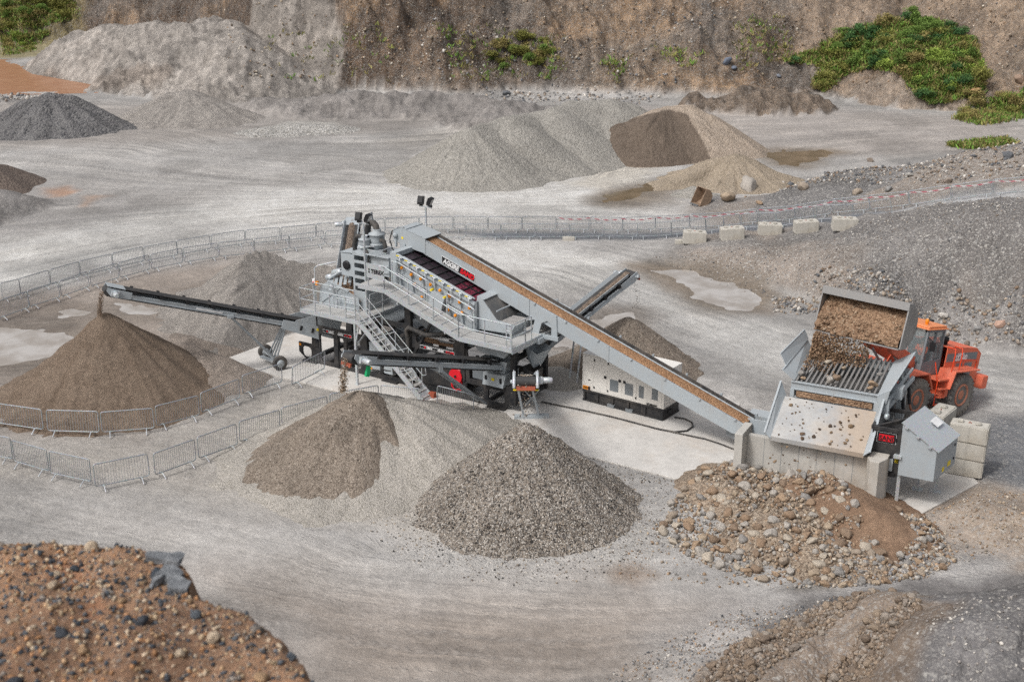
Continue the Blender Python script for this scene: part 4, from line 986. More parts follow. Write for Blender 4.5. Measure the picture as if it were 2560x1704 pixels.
fc(MB().plate([(7.36, 1.252, beltcut(7.36) - .27), (9.13, 1.252, beltcut(9.13) - .27), (9.13, 1.252, beltcut(9.13) - .58), (7.36, 1.252, beltcut(7.36) - .58)], .010)).build('panel', M['ink'], sg)
def sgt(s, x, c, k): text_mesh(s, .30, c, 'lettering', sg, frame_m((x - 22.0, 1.243 - 1.85, beltcut(x) - .535), (1, 0, slp), (0, 0, 1)), .016, .0, 'LEFT', k)
sgt('AGGRE', 7.42, M['white'], .90); sgt('SAND', 8.36, M['red'], .98)
# gravel riding on the belt
def belt_load(name, fx, x0, x1, yc, w, mat, nx, crown=.05, amp=.03):
    X, Y = np.meshgrid(np.linspace(x0, x1, nx), np.linspace(-w / 2, w / 2, 13), indexing='ij')
    Z = fx(X) + crown * (1 - (2 * Y / w) ** 2) + amp * fbm(X * 1.0, Y * 1.0, 6, 3)
    return grid_mesh(name, X.ravel(), (Y + yc).ravel(), Z.ravel(), nx, 13, mat)
me = belt_load('gravel_on_belt', lambda x: beltcut(x) - .10, 6.3, 22.25, 1.86, .84, M['gold'], 320)
me.transform(Matrix.Translation(ORG) @ Matrix.Rotation(ANG, 4, 'Z'))
tag(mesh_obj('gravel_on_belt', me), 'orange brown gravel riding on the long feed belt', 'gravel', None, 'stuff')

# ================================================================== radial stockpile conveyors
STONE = {}
M['beltload'] = m_gravel('brown_belt_load', [(.09, .07, .055), (.17, .13, .10), (.26, .20, .155), (.13, .10, .08)], .05, .6)
def stock_conveyor(name, label, tail, head, w=.62, load=None, hood=True, dolly=None, braces=(), loadmat=None, nidl=7, sides=False):
    """tail/head: world points of the belt ends"""
    t = Vector(tail); h = Vector(head); d = h - t; L = d.length; rz = math.atan2(d.y, d.x); pitch = math.asin(d.z / L)
    E = empty(name, (t.x, t.y, t.z), rz, label, 'conveyor')
    Rm = Matrix.Rotation(-pitch, 4, 'Y')
    def put(mb): mb.v = [tuple(Rm @ Vector(v)) for v in mb.v]; return mb
    hw = w / 2
    mb = MB()
    for s_ in (-1, 1):
        y = s_ * (hw + .06)
        mb.bx(-.2, L - .1, y - .02, y + .02, -.28, -.10); mb.bx(-.2, L - .1, y - s_ * .0 - .04, y + .04, -.12, -.09); mb.bx(-.2, L - .1, y - .04, y + .04, -.29, -.26)
        mb.plate([(L - 1.0, y + s_ * .03, -.3), (L - .15, y + s_ * .03, -.34), (L + .12, y + s_ * .03, -.1), (L + .1, y + s_ * .03, .06), (L - 1.0, y + s_ * .03, .02)], .03)
    for i in range(int(L / 1.2) + 1): mb.bx(i * 1.2 - .03, i * 1.2 + .03, -hw - .04, hw + .04, -.26, -.2)
    put(mb).build('frame', M['steel'], E)
    mb = MB(); N = 40
    for i in range(2):
        pass
    for a0, a1 in ((-.1, L),):
        # carrying run, troughed
        for (y0, z0, y1, z1) in ((-hw, .10, -hw * .45, .0), (-hw * .45, .0, hw * .45, .0), (hw * .45, .0, hw, .10)):
            mb.plate([(a0, y0, z0), (a1 - .25, y0, z0), (a1 - .25, y1, z1), (a0, y1, z1)], .025)
        mb.plate([(a0, -hw, -.36), (a1 - .1, -hw, -.36), (a1 - .1, hw, -.36), (a0, hw, -.36)], .02)
    mb.tube((L, -hw, -.17), (L, hw, -.17), .19, 16); mb.plate([(L - .26, -hw, .0), (L, -hw, .02), (L, hw, .02), (L - .26, hw, .0)], .02)
    put(mb).build('belt', M['belt'], E)
    for i in range(nidl):
        x = .9 + (L - 2.0) * i / max(1, nidl - 1)
        mb = MB()
        for s_ in (-1, 1):
            mb.beam((x, s_ * hw * .4, -.05), (x, s_ * (hw + .1), .09), .1, .09); mb.box((x, s_ * (hw + .12), .04), (.14, .06, .2))
        put(mb).build('idler', M['ink'], E)
    mo = put(MB().lathe((L - .25, hw + .14, -.12), [(.10, 0), (.15, .03), (.15, .12), (.10, .14), (.12, .16), (.12, .45), (.09, .5)], (0, 1, 0), 14).box((L - .25, hw + .2, -.12), (.34, .14, .26))).build('drive_motor', M['galv'], E)
    put(MB().lathe((L, -hw - .1, -.17), [(.07, 0), (.07, .1), (.03, .12)], (0, -1, 0), 10).box((L, -hw - .13, -.17), (.24, .06, .14))).build('bearing', M['steel'], E)
    put(MB().plate([(L + .1, -hw - .05, .12), (L + .1, hw + .05, .12), (L - .7, hw + .05, .10), (L - .7, -hw - .05, .10)], .02) if hood else MB().box((L + .16, 0, -.42), (.06, w, .16))).build('head_cover' if hood else 'scraper', M['steel'] if hood else M['brick'], E)
    if sides:
        mb = MB()
        for s_ in (-1, 1): mb.plate([(.0, s_ * (hw + .02), .08), (L - .4, s_ * (hw + .02), .08), (L - .4, s_ * (hw + .10), .26), (.0, s_ * (hw + .10), .26)], .02)
        put(mb).build('skirt', M['steel'], E)
    if loadmat:
        me = belt_load('material_on_belt', lambda x: 0 * x + .06, .2, L - .15, 0, w * .56, loadmat, 120, .07, .05)
        me.transform(Rm); me.transform(Matrix.Translation(t) @ Matrix.Rotation(rz, 4, 'Z'))
        o = mesh_obj('material_on_belt', me); tag(o, load, 'gravel', None, 'stuff')
    inv = (Matrix.Translation(t) @ Matrix.Rotation(rz, 4, 'Z')).inverted()
    for k, b in enumerate(braces):
        (MB().tube(inv @ Vector(b[0]), inv @ Vector(b[1]), b[2] if len(b) > 2 else .05, 6)).build('brace', M['galv'], E)
    return E, put, L, inv
tipS = pm(-4.5, -7.8, 5.0); tailS = pm(.55, .75, 1.75)
E, put, L, inv = stock_conveyor('stockpile_conveyor', 'long grey stockpile conveyor dropping wet sand onto the sand pile at the left', tailS, tipS, .62, None, True, nidl=8)
put(MB().bx(-.6, 1.7, -.5, .5, -.35, -.28).plate([(-.6, .52, -.5), (-.6, .52, .45), (.6, .52, .62), (1.7, .52, .1), (1.7, .52, -.3)], .03).plate([(-.6, -.52, -.5), (-.6, -.52, .45), (.6, -.52, .62), (1.7, -.52, .1), (1.7, -.52, -.3)], .03).plate([(.3, .55, -.62), (.3, .55, .02), (2.3, .5, .02), (2.3, .5, -.4)], .06)).build('tail_hood', M['steel'], E)
put(MB().bx(.7, .82, .585, .595, -.35, -.12).bx(1.3, 1.42, .585, .595, -.33, -.1)).build('louvre', M['ink'], E)
put(MB().bx(.42, .58, .585, .597, -.2, -.08)).build('warning_label', M['yellow'], E)
put(MB().bx(L * .5, L * .62, .41, .415, -.22, -.14)).build('lettering_plate', M['white'], E)
# wheeled dolly under the sand conveyor
wh = [pm(-.26, -1.67), pm(-2.05, -.80)]; hub = pm(-1.05, -1.55, .42)
mb = MB()
ax = (wh[1] - wh[0]).normalized()
a_, b_ = inv @ (wh[0] + Vector((0, 0, .36))), inv @ (wh[1] + Vector((0, 0, .36)))
mb.beam(a_, b_, .12, .1); 
jt = tailS.lerp(tipS, .20); js = tailS.lerp(tipS, .47)
for f_ in (.25, .42, .58, .75):
    p = wh[0].lerp(wh[1], f_) + Vector((0, 0, .36)); q = jt + EY * .0 + ax * ((f_ - .5) * .75) - Vector((0, 0, .3)); mb.tube(inv @ p, inv @ q, .045, 6)
mb.tube(inv @ (wh[0].lerp(wh[1], .3) + Vector((0, 0, .4))), inv @ (js + ax * -.25 - Vector((0, 0, .32))), .05, 8); mb.tube(inv @ (wh[0].lerp(wh[1], .7) + Vector((0, 0, .4))), inv @ (js + ax * .25 - Vector((0, 0, .32))), .05, 8)
mb.box(inv @ (js - Vector((0, 0, .3))), (.3, .9, .14)); mb.beam(inv @ (wh[0].lerp(wh[1], .1) + Vector((0, 0, .3))), inv @ (wh[0].lerp(wh[1], .8) + Vector((0, 0, .28)) - ax.cross(Vector((0, 0, 1))) * .35), .2, .08)
mb.build('dolly', M['steel'], E)
for p in wh:
    lv = inv.to_3x3() @ ax
    w_ = MB().lathe((inv @ (p + Vector((0, 0, .36)))) - lv * .11, [(.2, 0), (.33, .0), (.36, .04), (.36, .18), (.33, .22), (.2, .22)], lv, 20).build('wheel', M['rubber'], E)
    MB().lathe((inv @ (p + Vector((0, 0, .36)))) - lv * .12, [(.06, -.02), (.19, .01), (.19, .24), (.06, .26)], lv, 14).build('hub', M['steel'], w_)
tipF = pm(9.3, -7.5, 4.42); tailF = pm(11.15, .1, 2.15)
E, put, L, inv = stock_conveyor('stockpile_conveyor', 'short grey conveyor in front of the stairs dropping fine gravel on the middle pile', tailF, tipF, .60, None, False, nidl=5)
mid = tailF.lerp(tipF, .46) - Vector((0, 0, .42))
sd2 = (tipF - tailF).cross(Vector((0, 0, 1))).normalized()
mb = MB()
for s_ in (-.33, .33): mb.beam(inv @ (mid + sd2 * s_), inv @ (pm(10.4, -.05, .12) + sd2 * s_ * .8), .09, .09)
mb.box(inv @ (mid + Vector((0, 0, .1))), (.2, .85, .36)); mb.build('brace', M['steel'], E)
put(MB().box((L - .55, .52, -.55), (.16, .12, .42))).build('belt_cleaner', M['green'], E)
put(MB().box((L - .2, -.45, -.4), (.26, .2, .5))).build('chute_lip', M['galv'], E)
tipR = pm(16.75, -6.45, 4.65); tailR = pm(12.2, .6, 1.4)
E, put, L, inv = stock_conveyor('stockpile_conveyor', 'grey conveyor pointing straight at the viewer, dropping coarse stones on the dark pile', tailR, tipR, .70, 'coarse grey and brown stones lying on the conveyor that points at the viewer', False, nidl=6, loadmat=None, sides=True)
b0 = pm(12.78, -.32); b1 = pm(13.32, .08); up_ = Vector((0, 0, 1)); mb = MB()
bd = (b1 - b0).normalized()
for p, q in ((b0, tailR.lerp(tipR, .17) - bd * .3), (b1, tailR.lerp(tipR, .17) + bd * .3)): mb.beam(inv @ p, inv @ (q - up_ * .3), .09, .09, (1, 0, 0))
mb.tube(inv @ (b0 + up_ * .5), inv @ (b1 + up_ * 1.3), .03, 6); mb.tube(inv @ (b1 + up_ * .5), inv @ (b0 + up_ * 1.3), .03, 6)
mb.build('support_leg', M['steel'], E)
mb = MB(); mb.beam(inv @ (b0 - bd * .42 + up_ * .06), inv @ (b1 + bd * .42 + up_ * .06), .34, .12); mb.build('foot_plate', M['steel'], E)
put(MB().tube((L - .1, -.47, -.48), (L - .1, .47, -.48), .03, 8)).build('scraper_bar', M['yellow'], E)
mb = MB()
for s_ in (-1, 1): mb.path([(L - .9, s_ * .43, .16), (L - .3, s_ * .43, .18), (L + .05, s_ * .43, .06), (L + .2, s_ * .43, -.15), (L + .16, s_ * .43, -.4)], .06, 8)
put(mb).build('head_guard', M['galv'], E)
tipB = pm(13.5, 7.9, 4.75); tailB = pm(11.3, 2.4, 1.9)
E, put, L, inv = stock_conveyor('stockpile_conveyor', 'grey conveyor rising behind the feed conveyor toward the right, loaded with brown gravel', tailB, tipB, .62, 'brown gravel riding on the rear right conveyor', False, nidl=6, loadmat=M['beltload'], sides=True)
for s_ in (-.2, .2): MB().tube(inv @ pm(12.6 + s_, 4.2, 0), inv @ (tailB.lerp(tipB, .5) - Vector((0, 0, .35)) + EX * s_), .05, 6).build('support_leg', M['galv'], E)
tipL = pm(-2.1, 6.3, 5.55); tailL = pm(1.75, -.1 + .9, 3.75)
E, put, L, inv = stock_conveyor('stockpile_conveyor', 'grey conveyor rising behind the cyclone tower, loaded with brown sand', tailL, tipL, .60, 'brown sand riding on the conveyor behind the cyclone tower', True, nidl=6, loadmat=M['beltload'], sides=True)
MB().tube(inv @ pm(-.4, 3.6, 0), inv @ (tailL.lerp(tipL, .55) - Vector((0, 0, .35))), .06, 6).tube(inv @ pm(.2, 4.0, 0), inv @ (tailL.lerp(tipL, .55) - Vector((0, 0, .35))), .06, 6).build('support_leg', M['galv'], E)
# ================================================================== concrete slab, generator, cable
cx = sum(p[0] for p in PAD) / len(PAD); cy = sum(p[1] for p in PAD) / len(PAD)
mb = MB(); mb.plate([(p[0] - cx, p[1] - cy, -.12) for p in PAD], .26)
sl_ = mb.build('concrete_pad', M['slab'], None, .012); sl_.location = (cx, cy, 0); tag(sl_, kind='structure')
GE = empty('generator', pm(13.88, 2.87), ANG - R(3.6), 'cream diesel generator cabinet on a black base under the long feed conveyor', 'generator')
gl, gd = 4.18, 1.45
MB().bx(0, gl, 0, gd, .0, .09).bx(.03, gl - .03, .06, gd - .03, .09, .50).bx(.0, gl, .0, gd, .46, .56).build('base_frame', M['black'], GE, .01)
mb = MB()
for x in (.06, .75, 1.55, 2.35, 3.2, 4.05): mb.bx(x, x + .10, -.012, .06, .09, .46)
mb.build('base_rib', M['black'], GE)
for x in (1.35, 2.3): MB().bx(x, x + .35, -.05, .1, .02, .16).build('fork_pocket', M['steel_dark'], GE)
MB().bx(-.02, gl + .02, -.02, gd + .02, .562, 2.22).build('canopy', M['cream'], GE, .03)
MB().bx(-.03, gl + .03, -.03, gd + .03, 2.222, 2.28).bx(.3, 1.5, .4, 1.1, 2.28, 2.34).build('roof', M['cream'], GE, .02)
for i, (xa, xb) in enumerate(((.08, .58), (.62, 1.30), (1.34, 2.06), (2.12, 2.82), (2.9, 4.1))):
    d_ = MB().bx(xa, xb, -.035, -.021, .64, 2.14).build('door', M['cream'], GE, .006)
    if i in (2, 3):
        lv = MB().bx(xa + .12, xb - .16, -.042, -.036, .82, 1.36)
        lv.build('louvre', M['steel_dark'], d_)
    if i == 4: MB().bx(xa + .05, xa + .3, -.042, -.036, .84, 1.4).build('louvre', M['steel_dark'], d_); MB().bx(xa + .7, xa + 1.0, -.042, -.036, .9, 1.4).build('louvre', M['steel_dark'], d_)
    if i in (1, 2, 3):
        hx_ = xb - .09 if i < 3 else xa + .09
        MB().bx(hx_ - .06, hx_ + .06, -.055, -.036, 1.32, 1.44).build('handle', M['ink'], d_)
        hx_ = xa + .01 if i < 3 else xb - .03
        for z in (.72, 2.0): MB().bx(hx_ - .02, hx_ + .04, -.05, -.036, z, z + .1).build('hinge', M['ink'], d_)
MB().bx(.32, .44, -.047, -.036, 1.05, 1.1).build('latch', M['ink'], GE)
lb = MB().bx(.04, .44, -.048, -.037, .60, .76).build('orange_label', M['orange'], GE)
MB().bx(.34, .44, -.052, -.049, .60, .76).build('panel', M['ink'], lb)
text_mesh('rental', .12, M['ink'], 'lettering', lb, frame_m((.07, -.053, .65), (1, 0, 0), (0, 0, 1)), .003)
text_mesh('XQE60PS', .13, M['ink'], 'lettering', GE, frame_m((3.35, -.05, .60), (1, 0, 0), (0, 0, 1)), .006)
MB().bx(gl + .021, gl + .035, .2, 1.25, .75, 2.05).build('end_panel', M['cream'], GE, .005)
MB().bx(gl + .001, gl + .03, .4, .8, .2, .36).build('cable_entry', M['ink'], GE)
zE = lambda x, y: (1380 + x / 2.6138, 640 + y / 2.6138)
mb = MB()
mb.path([tuple(at(*zE(*p), .06)) for p in ((-70, 950), (0, 965), (200, 1005), (400, 1050), (600, 1103), (700, 1130), (800, 1147), (880, 1140), (920, 1112), (915, 1085), (870, 1062), (800, 1050))], .035, 8)
mb.path([tuple(at(*zE(*p), .06)) for p in ((690, 1126), (800, 1150), (1000, 1193), (1100, 1225), (1190, 1260))], .03, 8)
tag(mb.build('power_cable', M['rubber']), 'black power cable looping over the concrete pad from the generator base', 'cable')

# ================================================================== feed hopper with tipping grid, retaining wall
RW = empty('retaining_wall', HORG, HANG, 'cast concrete retaining wall with two wing ends below the hopper apron', 'wall')
MB().bx(.28, 4.98, .72, .96, -.1, 1.72).build('wall_panel', M['concrete'], RW, .01)
for i in range(6):
    MB().bx(.95 + i * .68, .965 + i * .68, .715, .721, .0, 1.70).build('form_joint', M['steel_dark'], RW)
MB().plate([(-.02, 0, -.1), (.30, .0, -.1), (.30, .0, 1.98), (-.02, .0, 1.98)], .02).bx(-.02, .28, .01, 1.3, -.1, 1.98).build('wing_wall', M['concrete'], RW, .02)
MB().plate([(4.93, .35, .9), (5.1, .02, .9), (5.42, .02, .9), (5.62, .5, .9), (5.62, .95, .9), (4.985, .95, .9)], 2.0).build('wing_wall', M['concrete'], RW, .02)
HP = empty('feed_hopper', HORG + HX * 3.1 + HY * 2.5, HANG, 'grey feed hopper with tipping bar grid and sloped apron on the concrete wall', 'hopper')
def hp(b): b.v = [(v[0] - 3.1, v[1] - 2.5, v[2]) for v in b.v]; return b
hp(MB().plate([(1.28, .38, 1.97), (4.78, .38, 1.97), (4.78, 2.05, 3.02), (1.28, 2.05, 3.02)], .04).bx(1.28, 4.78, .34, .40, 1.82, 1.99)).build('apron', M['apron'], HP)
for s_, xa, xo in ((-1, 1.28, 1.05), (1, 4.78, 5.0)):
    hp(MB().plate([(xa, .30, 1.92), (xo, .26, 2.12), (xo, 2.15, 3.60), (xa, 2.15, 3.06)], .03).beam((xo, .26, 2.12), (xo, 2.15, 3.60), .07, .05)).build('apron_side', M['steel'], HP)
gx0, gx1 = 1.55, 4.7
def gz(y): return 3.62 + (y - 2.2) * .155
hp(MB().ibeam((gx0 - .1, 2.2, 3.5), (gx1 + .1, 2.2, 3.5), .16, .32, .03).bx(gx0, gx1, 4.95, 5.1, 3.7, 4.02).bx(gx0 - .08, gx0, 2.25, 5.1, 3.3, 3.62).bx(gx1, gx1 + .08, 2.25, 5.1, 3.3, 3.62).bx(gx0 - .1, gx0 + .05, 2.1, 2.3, 2.9, 3.35).bx(gx1 - .05, gx1 + .12, 2.1, 2.3, 2.8, 3.35).bx(gx0, gx1, 2.15, 2.25, 3.0, 3.08).bx(3.05, 3.1, 2.12, 2.2, 3.05, 3.4)).build('grid_frame', M['steel'], HP)
for i in range(17):
    x = gx0 + .09 + i * (gx1 - gx0 - .18) / 16
    hp(MB().beam((x, 2.22, gz(2.22) + .03), (x, 5.0, gz(5.0) + .03), .05, .10).beam((x, 2.22, gz(2.22) + .085), (x, 5.0, gz(5.0) + .085), .075, .012)).build('grid_bar', M['bucket'], HP)
hp(MB().plate([(1.56, 2.15, 3.70), (1.09, 2.12, 4.06), (1.24, 5.0, 4.5), (1.54, 5.0, 4.02)], .03).beam((1.09, 2.12, 4.06), (1.24, 5.0, 4.5), .06, .05)).build('side_wing', M['steel'], HP)
hp(MB().plate([(1.13, 2.5, 4.08), (.84, 2.6, 4.54), (1.12, 5.0, 4.86), (1.30, 5.0, 4.50)], .03).beam((.84, 2.6, 4.54), (1.12, 5.0, 4.86), .05, .05)).build('folding_flap', M['steel'], HP)
hp(MB().plate([(4.74, 2.15, 3.62), (5.18, 2.1, 3.92), (5.5, 5.0, 4.6), (4.74, 5.0, 4.08)], .03).beam((5.18, 2.1, 3.92), (5.5, 5.0, 4.6), .06, .05).plate([(4.74, 2.12, 3.6), (5.2, 2.08, 3.93), (5.1, 2.1, 3.4), (4.8, 2.12, 3.2)], .03)).build('side_wing', M['steel'], HP)
hp(MB().bx(4.85, 5.2, 2.15, 2.4, 2.95, 3.6).bx(5.0, 5.5, 3.0, 3.5, 3.3, 3.75).beam((5.0, 2.2, 2.95), (5.6, 4.6, 3.7), .12, .14).beam((5.05, 2.25, 3.3), (5.55, 4.5, 4.1), .08, .1).bx(5.1, 5.4, 4.3, 4.7, 2.0, 4.0)).build('tilt_frame', M['steel'], HP)
for (y, x) in ((3.6, 5.5), (4.3, 5.6)): 
    r_ = hp(MB().tube((x, y, 2.7), (x - .12, y + .1, 3.5), .07, 8)).build('hydraulic_ram', M['ink'], HP); hp(MB().tube((x - .12, y + .1, 3.5), (x - .2, y + .16, 4.1), .04, 8)).build('rod', M['galv'], r_)
hp(MB().lathe((5.12, 1.95, 2.95), [(.07, 0), (.13, .02), (.13, .14), (.07, .16)], (1, -.3, 0), 12)).build('pivot', M['galv'], HP)
# body below
hp(MB().bx(1.6, 4.7, 2.3, 5.0, 1.0, 3.3).bx(1.6, 4.72, 5.0, 5.08, 1.0, 3.98)).build('hopper_body', M['steel_dark'], HP)
hp(MB().bx(1.66, 4.64, 2.36, 4.94, 3.304, 3.34)).build('inside_floor', M['wetsteel'], HP)
hp(MB().bx(1.7, 4.6, 2.05, 2.13, 3.09, 3.3)).build('inside_stones', M['soil'], HP)
bl = MB()
for (p, q) in (((4.9, .95, 2.85), (6.0, .95, 2.85)), ((6.0, .95, 2.85), (6.0, 3.0, 2.85)), ((4.9, 3.0, 2.85), (6.0, 3.0, 2.85)), ((4.9, .95, 2.85), (4.9, 3.0, 2.85)), ((5.9, .95, 1.1), (5.9, .95, 3.0)), ((5.0, .95, 1.1), (5.9, .95, 1.1)), ((5.0, 1.0, 2.85), (6.0, 2.4, 2.85))): bl.beam(p, q, .1, .14, (0, 0, 1) if p[2] == q[2] else (1, 0, 0))
bl.bx(4.9, 5.86, .99, 1.05, 1.1, 2.8); bl.bx(4.98, 5.9, 1.1, 2.9, 2.1, 2.4)
hp(bl).build('black_frame', M['black'], HP)
sn = hp(MB().bx(5.08, 5.78, .965, .985, 2.30, 2.72)).build('sign_board', M['white'], HP)
hp(MB().bx(5.095, 5.765, .955, .966, 2.315, 2.705)).build('panel', M['ink'], sn); hp(MB().bx(5.16, 5.7, .946, .956, 2.38, 2.64)).build('emblem_panel', M['red'], sn)
text_mesh('SAND', .27, M['ink'], 'lettering', sn, frame_m((5.17 - 3.1, .942 - 2.5, 2.41), (1, 0, 0), (0, 0, 1)), .008, 0, 'LEFT', .88)
hp(MB().bx(4.95, 5.75, .93, .985, 1.25, 1.72)).build('access_plate', M['steel'], HP)
ex0, ex1, ey0, ey1 = 5.98, 7.26, .80, 2.75
en = MB().add([(ex0, ey0, 1.2), (ex1, ey0, 1.2), (ex1, ey0, 2.40), (ex0, ey0, 3.25), (ex0 + .44, ey1, 1.2), (ex1 + .44, ey1, 1.2), (ex1 + .44, ey1, 2.40), (ex0 + .44, ey1, 3.25)],
    [(0, 1, 2, 3), (5, 4, 7, 6), (1, 5, 6, 2), (4, 0, 3, 7), (0, 4, 5, 1), (3, 2, 6, 7)])
en = hp(en).build('power_unit_enclosure', M['steel'], HP, .012)
hp(MB().plate([(ex0 - .04, ey0 - .05, 3.30), (ex1 + .07, ey0 - .05, 2.385), (ex1 + .51, ey1 + .05, 2.385), (ex0 + .40, ey1 + .05, 3.30)], .03)).build('roof', M['galv'], en)
for k in (.12, .45, .8): hp(MB().box((ex0 + (ex1 - ex0) * k, ey0 - .07, 3.27 - .89 * k - .02), (.12, .05, .07), Matrix.Rotation(R(34), 3, 'Y'))).build('hinge', M['galv'], en)
hp(MB().plate([(6.75, 1.95, 3.09), (7.05, 1.95, 2.89), (7.17, 2.5, 2.89), (6.87, 2.5, 3.09)], .012)).build('data_plate', M['white'], en)
hp(MB().box((ex1 + .19, 1.6, 1.42), (.02, .17, .16), Matrix.Rotation(R(-12.7), 3, 'Z'))).build('warning_label', M['yellow'], en); hp(MB().box((ex1 + .31, 2.12, 1.48), (.02, .25, .18), Matrix.Rotation(R(-12.7), 3, 'Z'))).build('warning_label', M['yellow'], en)
hp(MB().box((ex1 + .40, 2.52, 1.55), (.04, .07, .08))).build('latch', M['ink'], en); hp(MB().box((ex1 + .40, 2.52, 2.1), (.04, .07, .08))).build('latch', M['ink'], en)
hp(MB().bx(5.78, 6.06, .70, .9, 1.88, 1.98)).build('door_bolt', M['galv'], HP); hp(MB().bx(5.82, 5.94, .90, .93, 1.62, 1.88)).build('padlock_tag', M['yellow'], HP)
for (x, y, zt) in ((6.02, .97, 1.2), (6.5, 2.5, 1.2), (7.15, 2.6, 1.2)):
    hp(MB().bx(x - .06, x + .06, y - .05, y + .05, .02, zt).bx(x - .2, x + .2, y - .16, y + .16, .015, .04)).build('leg', M['galv'], HP)
for (x, y) in ((1.4, 4.6), (4.9, 4.6)): hp(MB().bx(x - .1, x + .1, y - .1, y + .1, .02, 3.4)).build('leg', M['steel'], HP)
hp(MB().bx(-.75, .35, 4.1, 4.8, .35, 1.15).bx(-.5, .3, 3.3, 3.36, .5, 1.3)).build('tail_guard', M['steel'], HP, .012)
hp(MB().plate([(-1.4, 3.2, .75), (1.3, 1.6, .6), (1.3, 2.6, .6), (-1.2, 4.2, .75)], .05).plate([(-1.3, 3.1, .95), (1.2, 1.5, .85), (1.2, 1.5, .45), (-1.3, 3.1, .5)], .04)).build('feeder_trough', M['steel_dark'], HP)

# ================================================================== concrete blocks
def block_mesh(L_, D_, H_, seed):
    bm = bmesh.new(); rr = random.Random(seed)
    bmesh.ops.create_cube(bm, size=1); bmesh.ops.scale(bm, vec=(L_, D_, H_), verts=bm.verts)
    bmesh.ops.translate(bm, vec=(0, 0, H_ / 2), verts=bm.verts)
    for x in (-L_ * .26, L_ * .2):
        r_ = bmesh.ops.create_cube(bm, size=1)['verts']; bmesh.ops.scale(bm, vec=(L_ * .17, D_ * .34, .10), verts=r_); bmesh.ops.translate(bm, vec=(x, 0, H_ + .05), verts=r_)
    bmesh.ops.bevel(bm, geom=list(bm.edges), offset=.035, segments=2, affect='EDGES')
    for v in bm.verts: v.co += Vector((rr.uniform(-.006, .006),) * 3)
    me = bpy.data.meshes.new('block'); bm.to_mesh(me); bm.free(); me.materials.append(M['block']); return me
def block(loc, rz, label, group, seed=0, dims=(1.5, .75, .7), tilt=(0, 0)):
    b = empty('concrete_block', loc, rz, label, 'concrete block', group); b.rotation_euler = (tilt[0], tilt[1], rz)
    me = block_mesh(*dims, seed); o = bpy.data.objects.new('body', me); COL.objects.link(o); o.parent = b
    MB().path([(-.02 + .05 * math.cos(a), .0, dims[2] + .05 * math.sin(a)) for a in np.linspace(0, math.pi, 7)], .015, 6).build('lifting_eye', M['brick'], b)
    return b
for k, nm in enumerate(('lowest', 'middle', 'topmost')):
    block(hm(7.83 + .02 * k, 4.85 - .01 * k, .015 + k * .705), HANG + R(1 - k), nm + ' concrete block of the stack beside the hopper enclosure', 'blocks stacked beside the hopper', k, (1.42, .72, .70))
for k in range(3): block(hm(6.62, 5.75 + .02 * k, .0 + k * .705), HANG + R(79), ('lowest', 'middle', 'topmost')[k] + ' concrete block between the hopper and the loader front wheel', 'blocks flanking the loader ramp', 5 + k, (1.5, .75, .7))
for i, (u, v, nm, z) in enumerate(((1597, 556, 'nearest the pond, leftmost of the five in a row by the fence', 0), (1684, 547, 'second from the left of the five in a row by the fence', 0), (1770, 538, 'middle of the five in a row by the fence', 0), (1854, 532, 'fourth from the left of the five in a row by the fence', 0), (1942, 522, 'half buried in gravel, rightmost of the five by the fence', -.12))):
    p = hitd(u, v + 2); block(p + Vector((0, 0, z - .02)), R(-4 + 5 * i % 9), 'pale concrete block ' + nm, 'concrete blocks in a row below the fence', 10 + i, (1.5, .8, .78), (R(2), R(-3 if i % 2 else 2)))
for i, (u, v) in enumerate(((1308, 553), (1567, 560))):
    p = hitd(u, v); tag(MB().box((0, 0, .12), (.8, .35, .24)).bx(-.2, .2, -.05, .05, .24, .28).build('fence_weight', M['block']), ('left' if i == 0 else 'right') + ' low grey fence weight lying on the ground before the back fence', 'weight').location = p

# ================================================================== wheel loader
mb = MB()
rp = [hm(1.7, 5.5), hm(6.3, 5.5), hm(7.2, 12.3), hm(3.0, 12.6)]
NXr, NYr = 40, 50; gx_, gy_ = np.meshgrid(np.linspace(.6, 6.6, NXr), np.linspace(5.3, 12.5, NYr))
gzz = np.clip((12.2 - gy_) / 5.8, 0, 1.0) * 1.12 * sstep(.6, 2.2, gx_) * (1 - sstep(5.7, 6.6, gx_)) + .04 * fbm(gx_, gy_, 1.2, 4)
wxy = [hm(a, b) for a, b in zip(gx_.ravel(), gy_.ravel())]
rm = grid_mesh('ramp', np.array([p.x for p in wxy]), np.array([p.y for p in wxy]), gzz.ravel() - .03, NYr, NXr, m_gravel('ramp_gravel', [(.2, .19, .175), (.34, .32, .29), (.27, .25, .23)], .06))
tag(mesh_obj('ramp', rm), kind='structure')
ldir = Vector((-.40, -.917)); 
lpos = hm(5.28, 11.25, .1); lw = HX * ldir.x + HY * ldir.y; lrz = math.atan2(lw.y, lw.x)
LD = empty('wheel_loader', lpos, lrz, 'orange wheel loader tipping its raised bucket of soil onto the hopper grid', 'wheel loader'); LD.rotation_euler = (0, -R(10.0), lrz)
LM = Matrix.Translation(lpos) @ LD.rotation_euler.to_matrix().to_4x4(); LI = LM.inverted()
OR = M['lorange']; DK = M['steel_dark']
